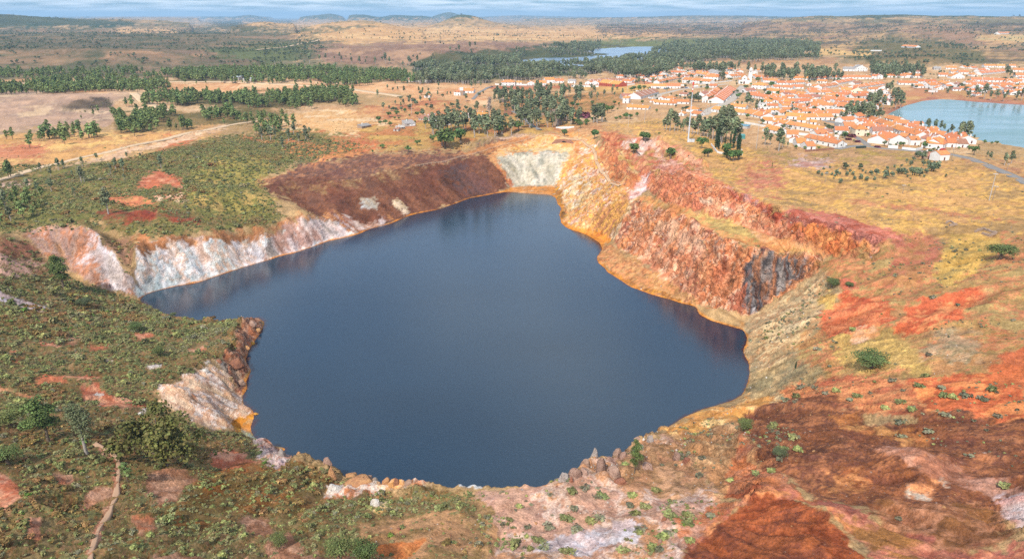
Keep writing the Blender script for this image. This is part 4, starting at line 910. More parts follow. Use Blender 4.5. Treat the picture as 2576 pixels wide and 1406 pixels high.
def sample(D, cap, seed):
    r = np.random.default_rng(seed); w = (D*AREA/100).ravel(); n = min(cap, int(w.sum())); 
    if n == 0: return np.zeros(0), np.zeros(0)
    c = np.cumsum(w); k = np.searchsorted(c, r.random(n)*c[-1]); i, j = np.unravel_index(k, D.shape)
    dv = np.gradient(vrow); rr = np.exp(vrow[i] + (r.random(n)-.5)*dv[i]); a = us[j] + (r.random(n)-.5)*(us[1]-us[0])
    print('  plants', n, 'of', int(w.sum())); return rr*np.sin(a), rr*np.cos(a)
def frame_ok(x, y, z):
    px, py = PROJ(x, y, z); return (px > -15) & (px < 2591) & (py > -10) & (py < 1440)
BARE = ["0,868 40,872 20,884", "190,872 280,868 240,886", "40,962 120,945 260,940 250,952 120,962", "0,905 60,900 50,912", "80,870 130,860 150,880 100,890", "100,798 130,800 120,812", "230,1225 300,1230 290,1262 200,1272", "600,1300 660,1290 700,1330 620,1340", "380,1380 520,1395 560,1420 380,1420", "700,1330 760,1370 720,1400 660,1370", "620,1395 900,1385 900,1420 600,1420", "740,1240 800,1232 800,1280 760,1270", "215,982 260,985 250,995", "360,915 410,918 400,928 366,924", "-20,968 40,978 110,1000 100,1012 40,990 -20,980", "930,1390 960,1370 1060,1358 1080,1362 1030,1400", "450,1010 480,1005 500,1025 460,1030", "130,1180 190,1190 180,1220 140,1212", "60,1290 110,1300 100,1360 70,1350", "330,1300 380,1290 400,1330 350,1350", "160,860 200,850 210,862 170,872", "470,865 520,860 510,880 475,884", "-20,726 60,752 128,768 112,780 40,770 -20,748", "400,968 532,915 600,985 648,1045 600,1076 520,1080 402,1015", "605,796 634,788 665,812 640,860 630,930 600,990 565,935 560,905 590,870",
        "236,1112 262,1118 310,1160 306,1230 290,1250 262,1320 235,1406 212,1406 240,1320 276,1250 286,1215 288,1165 238,1125", "195,968 245,960 262,990 300,1004 370,1022 360,1032 250,1020 210,1000", "515,1145 590,1128 660,1160 650,1190 560,1180",
        "-30,1170 30,1200 62,1240 20,1280 -30,1290", "640,1090 700,1130 750,1150 700,1190", "805,1245 820,1215 900,1200 1090,1208 1080,1222 880,1238", "330,842 386,834 355,862", "375,1175 470,1180 500,1210 440,1262 370,1250"]
HEATH = [("-500,690 130,690 240,722 352,757 430,800 628,795 600,870 585,905 540,922 405,970 392,1040 520,1082 600,1090 680,1152 860,1195 1000,1235 1180,1235 1200,1290 900,1290 880,1420 880,1700 -500,1700", 120),
         ("-500,452 300,406 560,346 760,336 920,368 820,400 640,446 640,480 715,540 700,558 540,576 380,600 250,566 60,582 -500,620", 60), ("0,600 60,592 120,660 150,700 0,690", 40), ("240,590 345,606 335,650 320,690 290,640", 45),
         ("560,388 640,384 700,430 660,462 704,520 600,542 470,500 480,440", 20), ("1185,1240 1250,1235 1190,1262", 60), ("900,1290 1200,1240 1260,1330 1200,1420 880,1420", 26), ("1560,1330 1700,1330 1700,1400 1600,1406", 25), ("1640,1270 1800,1250 1830,1290 1700,1340", 35),
         ("1100,1310 1240,1290 1330,1340 1300,1380 1240,1370", 60), ("240,258 270,248 290,258 200,282", 30)]
RED = ["340,470 360,445 400,425 450,448 462,470 390,468", "245,498 330,490 400,508 400,520 290,512", "230,535 340,525 520,560 400,556 260,560", "-200,470 0,444 130,424 300,378 440,345 590,314 450,358 310,396 150,438 0,466", "640,456 812,396 850,372 868,380 800,420 720,458", "420,345 500,340 480,372 380,382"]
D = density(HEATH, BARE+RED, 0, 7, 510)*(.55+.45*(fbm(XG, YG, 11, 3, 512) > .47))
x, y = sample(D, 170000, 1); r_ = np.random.default_rng(3); z = Hq(x, y)
nr_ = np.hypot(x, y); sc = r_.uniform(.25, .68, len(x))*np.where(nr_ > 260, 1.3, 1.0)*np.where(r_.random(len(x)) < .06, 1.9, 1.0)
rust = fbm(x, y, 16, 3, 640) + (look(raster(PS("560,1170 700,1160 860,1200 840,1260 700,1300 400,1340 420,1290"), 4), *PROJ(x, y, z))*.2)
pn = fbm(x, y, 22, 4, 650, .7); rn = r_.random(len(x)); ix_ = r_.choice([0, 1, 2, 3, 8], len(x)); ix_ = np.where((pn > .58) & (rn < .5), r_.choice([3, 7, 6], len(x)), ix_); ix_ = np.where((pn < .42) & (rn < .5), 2, ix_)
ix_ = np.where((rust > .6) & (rn < .55), 4, ix_); ix_ = np.where(rn > .985, 5, ix_); ix_ = np.where((rn > .95) & (rn < .985), 6, ix_)
sc *= np.exp(r_.normal(0, .28, len(x)))
mass('heath_scrub', np.stack([x, y, z-.08], 1), r_.uniform(0, 6.3, len(x)), sc, ix_, B_heath, 'dense low green brown heath covering the banks left of the pit lake')
D = density([("2050,660 2230,600 2576,590 3100,600 3100,1120 2576,1110 2200,1010 1980,1000 1990,860 2100,740", 12), ("1880,850 1990,740 2090,690 2100,760 2000,850 1990,950 1960,1010 1880,1010", 45), ("1185,1245 1345,1224 1640,1097 1760,1180 1830,1262 1650,1330 1600,1406 1100,1406", 8), ("1640,1095 1800,1050 2000,1060 2000,1200 1760,1230", 30),
             ("1500,318 1660,300 1900,372 2400,392 2700,420 2700,600 2250,600 1960,522 1780,425 1650,338", 1.2), ("1860,1020 2200,1050 2576,1080 2576,960 2200,980", 3), ("1598,480 1850,562 2098,655 1990,640 1840,613 1610,507", 3.5), ("1500,340 1640,430 1600,470 1520,420", 2.5), ("640,300 1200,300 1400,330 1230,355 980,380 860,340", 2.2), ("0,350 300,340 560,316 430,360 250,410 0,440", 1.5), ("2300,1080 2576,1120 2700,1220 2480,1170 2330,1110", 12)],
            ["2060,780 2130,735 2254,812 2130,852", "2240,840 2290,772 2490,718 2470,765 2300,845"], .6, 14, 530)
x, y = sample(D, 40000, 4); z = Hq(x, y); sc = r_.uniform(.25, .85, len(x))*np.exp(r_.normal(0, .25, len(x)))
mass('dry_scrub', np.stack([x, y, z-.05], 1), r_.uniform(0, 6.3, len(x)), sc, r_.integers(0, 4, len(x)), B_grey+[B_heath[0]], 'sparse grey and olive scrub dotted over the dry slopes and fields')
print('scrub', round(time.time()-T0, 1))

def thing(name, label, cat, loc=(0, 0, 0), rz=0, group=None):
    o = bpy.data.objects.new(name, None); COL.objects.link(o); o.location = loc; o.rotation_euler = (0, 0, rz); o['label'] = label; o['category'] = cat; o.empty_display_size = .5
    if group: o['group'] = group
    return o
NAME = dict(pine='pine_tree', euc='gum_tree', oak='holm_oak', olive='olive_tree', cypress='cypress_tree', acacia='acacia_tree', sapling='young_pine')
FUSED = {k: [fuse(k+'_whole', a, b) for a, b in PR[k]] for k in ('pine', 'euc', 'oak', 'olive')}
def tree(kind, x, y, s, label, group=None, var=None, parts=True, sz=1.0, name=None, z=None):
    v = random.randrange(len(PR[kind])) if var is None else var
    z = h1(x, y) if z is None else z; rz = random.uniform(0, 6.3)
    if not parts:
        o = put(name or NAME[kind], FUSED[kind][v]); o.location = (x, y, z); o.rotation_euler = (0, 0, rz); o.scale = (s, s, s*sz)
        o['label'] = label; o['category'] = 'tree'; 
        if group: o['group'] = group
        return o
    t = thing(name or NAME[kind], label, 'tree', (x, y, z), rz, group); t.scale = (s, s, s*sz)
    put('crown', PR[kind][v][0], t); put('trunk', PR[kind][v][1], t); return t
def wood(kind, zones, cap, seed, massname, masslabel, labelf, group, hs=(.8, 1.2), cl=.7, clsc=30, no=(), nmax=290, vars_=None):
    D = density(zones, no, cl, clsc, seed+900); x, y = sample(D, cap, seed); z = Hq(x, y)
    r = np.random.default_rng(seed+1); s = r.uniform(hs[0], hs[1], len(x)); d = np.hypot(x, y); order = np.argsort(np.where(frame_ok(x, y, z), d/s, 1e9)); 
    near_, rest = order[:nmax], order[nmax:]
    for k in near_:
        px, py = PROJ(x[k], y[k], z[k]); ok = d[k] < 650
        tree(kind, float(x[k]), float(y[k]), float(s[k]), labelf(px, py), group, parts=ok, z=float(z[k])-.1)
    if len(rest): mass(massname, np.stack([x[rest], y[rest], z[rest]-.1], 1), r.uniform(0, 6.3, len(rest)), s[rest], r.integers(0, len(FUSED[kind]), len(rest)), FUSED[kind], masslabel)
PINEZ = [("280,292 420,276 600,276 612,300 560,314 300,346", 3.6), ("372,244 520,238 880,232 903,262 760,268 560,270 345,264", 5.25), ("-300,214 200,212 420,210 425,228 200,232 -300,242", 4.50), ("430,182 700,175 1000,182 1060,205 900,216 760,210 440,206", 4.50), ("-300,178 200,180 430,178 430,200 -300,204", 2.06),
         ("100,335 190,330 270,345 150,362 60,368", 3.00), ("-60,455 60,440 130,470 140,540 60,572 -60,590", .55), ("600,296 760,300 780,345 640,352", 1.3), ("520,330 620,330 640,360 540,362", 1.50)]
wood('pine', PINEZ, 14000, 40, 'pine_wood', 'belts of green pines standing beyond the pale tracks', lambda px, py: ('light green pine on the scrubby bank at the left edge' if px < 200 and py > 430 else ('green pine on the scrub above the brown spoil heap' if px > 640 and py > 285 else ('pine of the thin group beyond the yellow grass at left' if px < 275 else ('pine of the near belt beyond the yellow grass' if py > 272 else ('pine of the second belt behind the winding pale track' if py > 225 else 'pine of the far belt behind the pale causeway'))))), 'pines between the dirt tracks and the pit', (.5, 1.3), .45, 18)
EUCZ = [("1440,168 1500,164 1560,158 1620,146 1670,138 1720,150 1680,180 1440,182", 2.4), ("1100,186 1320,168 1440,168 1440,180 1120,205", 2.2), ("1050,196 1250,176 1420,172 1500,174 1660,182 1700,196 1420,196 1300,205 1120,214 1050,210", 2.55), ("1660,176 1900,182 2100,185 2130,203 1960,208 1900,196 1760,200 1650,196", 2.21), ("1035,160 1290,150 1310,142 1410,138 1420,146 1330,152 1290,168 1150,186 1040,186", 1.87), ("1300,130 1500,112 1520,120 1490,138 1410,138 1310,142", 1.70), ("1640,118 1900,105 2060,116 2060,146 1820,158 1660,168 1600,172 1640,150", 1.70),
        ("1500,176 1560,172 1600,168 1650,176 1640,190 1500,190", 1.70), ("1250,232 1400,232 1500,255 1560,262 1540,290 1440,296 1330,282 1250,262", 1.87), ("1420,275 1500,268 1520,310 1450,322 1400,318", 2.04), ("2190,175 2330,176 2330,192 2190,194", 2.72), ("1700,300 1800,302 1850,320 1850,335 1800,350 1760,330", 4.42), ("2190,268 2262,262 2275,285 2200,292", 3.74), ("1060,305 1160,300 1340,305 1400,320 1300,340 1080,345", 0.85), ("2330,340 2440,345 2450,362 2380,356", 2.72), ("2120,295 2240,290 2220,306 2130,310", 1.53)]
wood('euc', EUCZ, 14000, 60, 'gum_wood', 'dense grey green gum woods around the far reservoir', lambda px, py: ('tall gum tree in the grove beside the metal mast' if 1650 < px < 1880 and py > 290 else ('gum tree on the near shore of the green reservoir' if px > 2150 else ('gum tree on the hillside behind the far pit rim' if py > 290 else 'gum tree in the gully below the white town'))), 'gum trees between the pit and the white town', (.8, 1.35), .15, 40, nmax=40)
OAKZ = [("1500,60 3000,55 3000,170 2576,168 2200,150 1960,140 1900,90 1500,84", 0.29), ("-500,72 560,74 640,110 300,125 -500,128", 0.39), ("700,75 1500,84 1900,88 1500,104 900,100 760,92", 0.14), ("480,118 800,100 820,130 600,172 440,165", 1.04), ("790,125 1340,112 1300,150 1050,166 800,160", 0.07), ("640,150 1040,150 1040,182 700,178", 0.39), ("2130,150 2150,112 2350,98 2480,130 2480,172 2200,168", 0.91), ("2300,150 2900,140 2900,195 2350,190", 0.45), ("-500,130 430,130 440,170 -500,176", 0.65),
        ("930,240 1240,222 1300,250 1000,262", 0.33), ("950,260 1400,265 1450,300 1300,310 930,300", 0.45), ("1700,240 1860,235 1900,262 1760,272", 0.65)]
wood('oak', OAKZ, 22000, 80, 'far_oak_parkland', 'dark holm oaks dotted over the far golden hills', lambda px, py: 'dark round tree on the brown plain %s' % ('left of the far reservoir' if px < 1300 else ('behind the white town' if px > 1900 else 'around the far reservoir')), 'round trees on the open ground behind the pit', (.6, 1.2), .6, 60, nmax=45)
D = density([("-500,30 3100,30 3100,80 -500,80", .17), ("-500,36 330,48 330,66 -500,72", .5), ("520,52 720,50 740,72 560,76", .4), ("860,40 1260,40 1240,50 900,48", .3), ("1900,40 3100,38 3100,70 1900,72", .22), ("480,60 760,84 740,90 480,84", .4)], (), .8, 130, 1200)
x, y = sample(D, 42000, 90); z = Hq(x, y); s = r_.uniform(.8, 1.6, len(x))
mass('distant_oaks', np.stack([x, y, z-.5], 1), r_.uniform(0, 6.3, len(x)), s, r_.integers(0, 3, len(x)), B_far, 'tiny dark oaks speckling the most distant plains and hills')
print('woods', round(time.time()-T0, 1))
# ------------------------------------------------------------------ town
FR = dict(A=(1980, 240, 4.393), B=(2520, 240, 4.393), C=(3050, 240, 4.393), D=(3516, 220, 4.393), E=(2520, 400, 4.393), F=(3050, 400, 4.393), G=(3516, 380, 4.393), I=(1500, 260, 4.393),
          J=(0, 0, 2.511), K=(1024, 0, 2.511), L=(2048, 0, 2.511), M=(3072, 0, 2.511), P=(0, 560, 2.511), Q=(1024, 500, 2.511), R=(2048, 500, 2.511), S=(3072, 560, 2.511), Z=(0, 0, .62890625))
def fr(f, x, y):                      # a spot in one of the map sheets -> D units
    a, b, s = FR[f]; return (a + x/s)/1.5900621, (b + y/s)/1.5900621
def gp(f, x, y):
    X, Y, Zz = ground(*fr(f, x, y)); return float(X[0]), float(Y[0]), float(Zz[0])
def hgt(f, x, y, ytop):               # base point and height of an upright thing
    X, Y, Zz = gp(f, x, y); _, t = fr(f, x, ytop); lo, hi = 0.0, 80.0
    for _ in range(30):
        m = (lo+hi)/2
        if PROJ(X, Y, Zz+m)[1] > t: lo = m
        else: hi = m
    return X, Y, Zz, lo
def roofmat(name, c, tint):
    m = mat(name, c, .85, .15); vary(m, c, .9, .3, tint, .12)
    b = m.node_tree.nodes['Principled BSDF']; t = nd(m, 'ShaderNodeTexCoord'); w = nd(m, 'ShaderNodeTexWave'); w.inputs['Scale'].default_value = 1.6; w.bands_direction = 'X'
    lk(m, t.outputs['Object'], w.inputs['Vector']); bp = nd(m, 'ShaderNodeBump'); bp.inputs['Strength'].default_value = .6; bp.inputs['Distance'].default_value = .1; lk(m, w.outputs['Fac'], bp.inputs['Height']); lk(m, bp.outputs[0], b.inputs['Normal']); return m
RM = dict(o=roofmat('orange_tiles', (.68, .29, .085), (.54, .21, .08)), r=roofmat('red_orange_tiles', (.60, .235, .085), (.46, .17, .08)), t=roofmat('old_terracotta_tiles', (.40, .19, .12), (.30, .14, .10)), g=roofmat('grey_sheet_roof', (.36, .33, .31), (.26, .24, .23)), n=roofmat('pale_flat_roof', (.6, .55, .48), (.5, .45, .4)))
def wallmat(name, c): m = mat(name, c, .9, .1); return vary(m, c, .35, .2, tuple(v*.86 for v in c), .05)
WM = dict(w=wallmat('white_limewash', (.72, .71, .69)), c=wallmat('cream_render', (.74, .66, .50)), r=wallmat('red_render', (.42, .10, .06)), s=wallmat('rubble_stone', (.33, .24, .18)), y=wallmat('grey_render', (.46, .42, .38)), b=wallmat('brown_brick', (.30, .15, .10)))
M_dark = mat('dark_opening', (.03, .032, .04), .3, .4); M_door = mat('brown_door', (.13, .05, .035), .6); M_wood = mat('weathered_wood', (.32, .25, .19), .9); vary(M_wood, (.32, .25, .19), 2, .35)
M_metal = mat('galvanised_steel', (.50, .53, .56), .45, .5); M_conc = mat('concrete', (.48, .43, .38), .9); vary(M_conc, (.48, .43, .38), .8, .25)
def boxm(x0, x1, y0, y1, z0, z1):
    V = [(x0, y0, z0), (x1, y0, z0), (x1, y1, z0), (x0, y1, z0), (x0, y0, z1), (x1, y0, z1), (x1, y1, z1), (x0, y1, z1)]
    return V, [(3, 2, 1, 0), (4, 5, 6, 7), (0, 1, 5, 4), (1, 2, 6, 5), (2, 3, 7, 6), (3, 0, 4, 7)]
def pym(name, parts, m, smooth=False):
    V, F = merge(parts) if isinstance(parts, list) else parts
    me = bpy.data.meshes.new(name); me.from_pydata([tuple(v) for v in V], [], F); me.update()
    if m: me.materials.append(m)
    if smooth: me.polygons.foreach_set('use_smooth', [True]*len(me.polygons))
    return me
ME = {}
def unit(key, fn):
    if key not in ME: ME[key] = fn()
    return ME[key]
def slab(pts, th):
    """thick sheet from a top outline (ccw from above)"""
    n = len(pts); V = list(pts) + [(x, y, z-th) for x, y, z in pts]; F = [tuple(range(n)), tuple(range(2*n-1, n-1, -1))] + [(i, i+n, (i+1) % n + n, (i+1) % n) for i in range(n)]
    return V, F
def house(p1, p2, Dp, h, roof='o', shape='g', wall='w', label='', cat='house', name='white_house', wins=None, chim=None, group=None, storeys=1, rise=None, doors=True):
    h *= .80; Dp *= 1.18 if shape != 'x' else 1.0
    (x1, y1, z1), (x2, y2, z2) = p1, p2; L_ = math.hypot(x2-x1, y2-y1); rz = math.atan2(y2-y1, x2-x1); z = min(z1, z2, (z1+z2)/2)+.05
    t = thing(name, label, cat, (x1, y1, z), rz, group)
    wm_ = WM[wall]; rm_ = RM[roof]; rs = rise if rise is not None else Dp*.24; o = .3
    if shape == 'g':
        V = [(0, 0, -3), (L_, 0, -3), (L_, Dp, -3), (0, Dp, -3), (0, 0, h), (L_, 0, h), (L_, Dp, h), (0, Dp, h), (0, Dp/2, h+rs), (L_, Dp/2, h+rs)]
        F = [(0, 1, 5, 4), (2, 3, 7, 6), (1, 2, 6, 9, 5), (3, 0, 4, 8, 7), (4, 5, 9, 8), (7, 8, 9, 6)]
        put('wall', pym('wall', (V, F), wm_), t)
        e = o*rs*2/Dp
        R_ = [slab([(-o*.6, -o, h-e+.16), (L_+o*.6, -o, h-e+.16), (L_+o*.6, Dp/2, h+rs+.16), (-o*.6, Dp/2, h+rs+.16)], .14), slab([(-o*.6, Dp/2, h+rs+.162), (L_+o*.6, Dp/2, h+rs+.162), (L_+o*.6, Dp+o, h-e+.16), (-o*.6, Dp+o, h-e+.16)], .14)]
        r_o = put('roof', pym('roof', R_, rm_), t)
        if L_ > 24:                                              # white parapets between the dwellings
            k = int(L_//14)
            par = []
            for i in range(1, k):
                xx = L_*i/k; par.append(slab([(xx-.16, -.2, h-.2*rs*2/Dp+.34), (xx+.16, -.2, h-.2*rs*2/Dp+.34), (xx+.16, Dp/2, h+rs+.34), (xx-.16, Dp/2, h+rs+.34)], .25))
            if par: put('parapet', pym('parapet', par, WM['w']), t)
    elif shape == 'x':                                           # gable towards the camera
        V = [(0, 0, -3), (L_, 0, -3), (L_, Dp, -3), (0, Dp, -3), (0, 0, h), (L_, 0, h), (L_, Dp, h), (0, Dp, h), (L_/2, 0, h+L_*.24), (L_/2, Dp, h+L_*.24)]
        F = [(0, 1, 5, 8, 4), (1, 2, 6, 5), (2, 3, 7, 9, 6), (3, 0, 4, 7), (4, 8, 9, 7), (5, 6, 9, 8)]
        rs = L_*.24; e = o*rs*2/L_; put('wall', pym('wall', (V, F), wm_), t)
        R_ = [slab([(-o, -.15, h-e+.16), (L_/2, -.15, h+rs+.16), (L_/2, Dp+.15, h+rs+.16), (-o, Dp+.15, h-e+.16)], .14), slab([(L_/2, -.15, h+rs+.162), (L_+o, -.15, h-e+.16), (L_+o, Dp+.15, h-e+.16), (L_/2, Dp+.15, h+rs+.162)], .14)]
        r_o = put('roof', pym('roof', R_, rm_), t)
    elif shape == 'h':
        put('wall', pym('wall', boxm(0, L_, 0, Dp, -3, h), wm_), t); i = min(L_, Dp)*.45
        a, b, c, d = (-o, -o, h+.1), (L_+o, -o, h+.1), (L_+o, Dp+o, h+.1), (-o, Dp+o, h+.1); u, v = (i, Dp/2, h+rs), (L_-i, Dp/2, h+rs)
        if L_ < Dp: u, v = (L_/2, i, h+rs), (L_/2, Dp-i, h+rs); F = [(0, 1, 4), (1, 2, 5, 4), (2, 3, 5), (3, 0, 4, 5), (3, 2, 1, 0)]
        else: F = [(0, 1, 5, 4), (1, 2, 5), (2, 3, 4, 5), (3, 0, 4), (3, 2, 1, 0)]
        r_o = put('roof', pym('roof', ([a, b, c, d, u, v], F), rm_), t)
    elif shape == 's':
        V = [(0, 0, -3), (L_, 0, -3), (L_, Dp, -3), (0, Dp, -3), (0, 0, h), (L_, 0, h), (L_, Dp, h+rs), (0, Dp, h+rs)]
        put('wall', pym('wall', (V, [(0, 1, 5, 4), (1, 2, 6, 5), (2, 3, 7, 6), (3, 0, 4, 7)]), wm_), t)
        r_o = put('roof', pym('roof', slab([(-.2, -.3, h+.1), (L_+.2, -.3, h+.1), (L_+.2, Dp+.2, h+rs+.16), (-.2, Dp+.2, h+rs+.16)], .13), rm_), t)
    else:
        put('wall', pym('wall', boxm(0, L_, 0, Dp, -3, h), wm_), t); r_o = put('roof', pym('roof', boxm(.25, L_-.25, .25, Dp-.25, h-.2, h+.06), RM['n']), t)
    n = max(1, int(L_//4.6)) if wins is None else wins
    for s in range(storeys):
        zz = 1.15 + s*3.0
        for k in range(n):
            x = (k+.5)*L_/n
            if s == 0 and doors and k % 2 == 1 or (n == 1 and s == 0 and doors): put('door', unit('door', lambda: pym('door', boxm(-.55, .55, -.07, .05, 0, 2.15), M_door)), t).location = (x, 0, 0)
            else: put('window', unit('window', lambda: pym('window', boxm(-.5, .5, -.06, .05, 0, 1.2), M_dark)), t).location = (x, 0, zz)
    if L_ > 6 and Dp > 6 and shape != 'f' and wins != 0:
        w_ = put('window', unit('window', None), t) if 'window' in ME else None
        if w_: w_.location = (L_, Dp*.5, 1.3); w_.rotation_euler = (0, 0, math.pi/2)
    nc = (int(L_//13)+1 if chim is None else chim)
    for k in range(nc):
        c = put('chimney', unit('chimney', lambda: pym('chimney', [boxm(-.38, .38, -.3, .3, -.8, 1.25), boxm(-.5, .5, -.42, .42, 1.25, 1.38), boxm(-.3, .3, -.25, .25, 1.38, 1.8)], WM['w'])), r_o)
        c.location = (L_*(k+.35)/nc, Dp*.62 if shape != 'x' else Dp*.4, h+rs*.75)
    return t
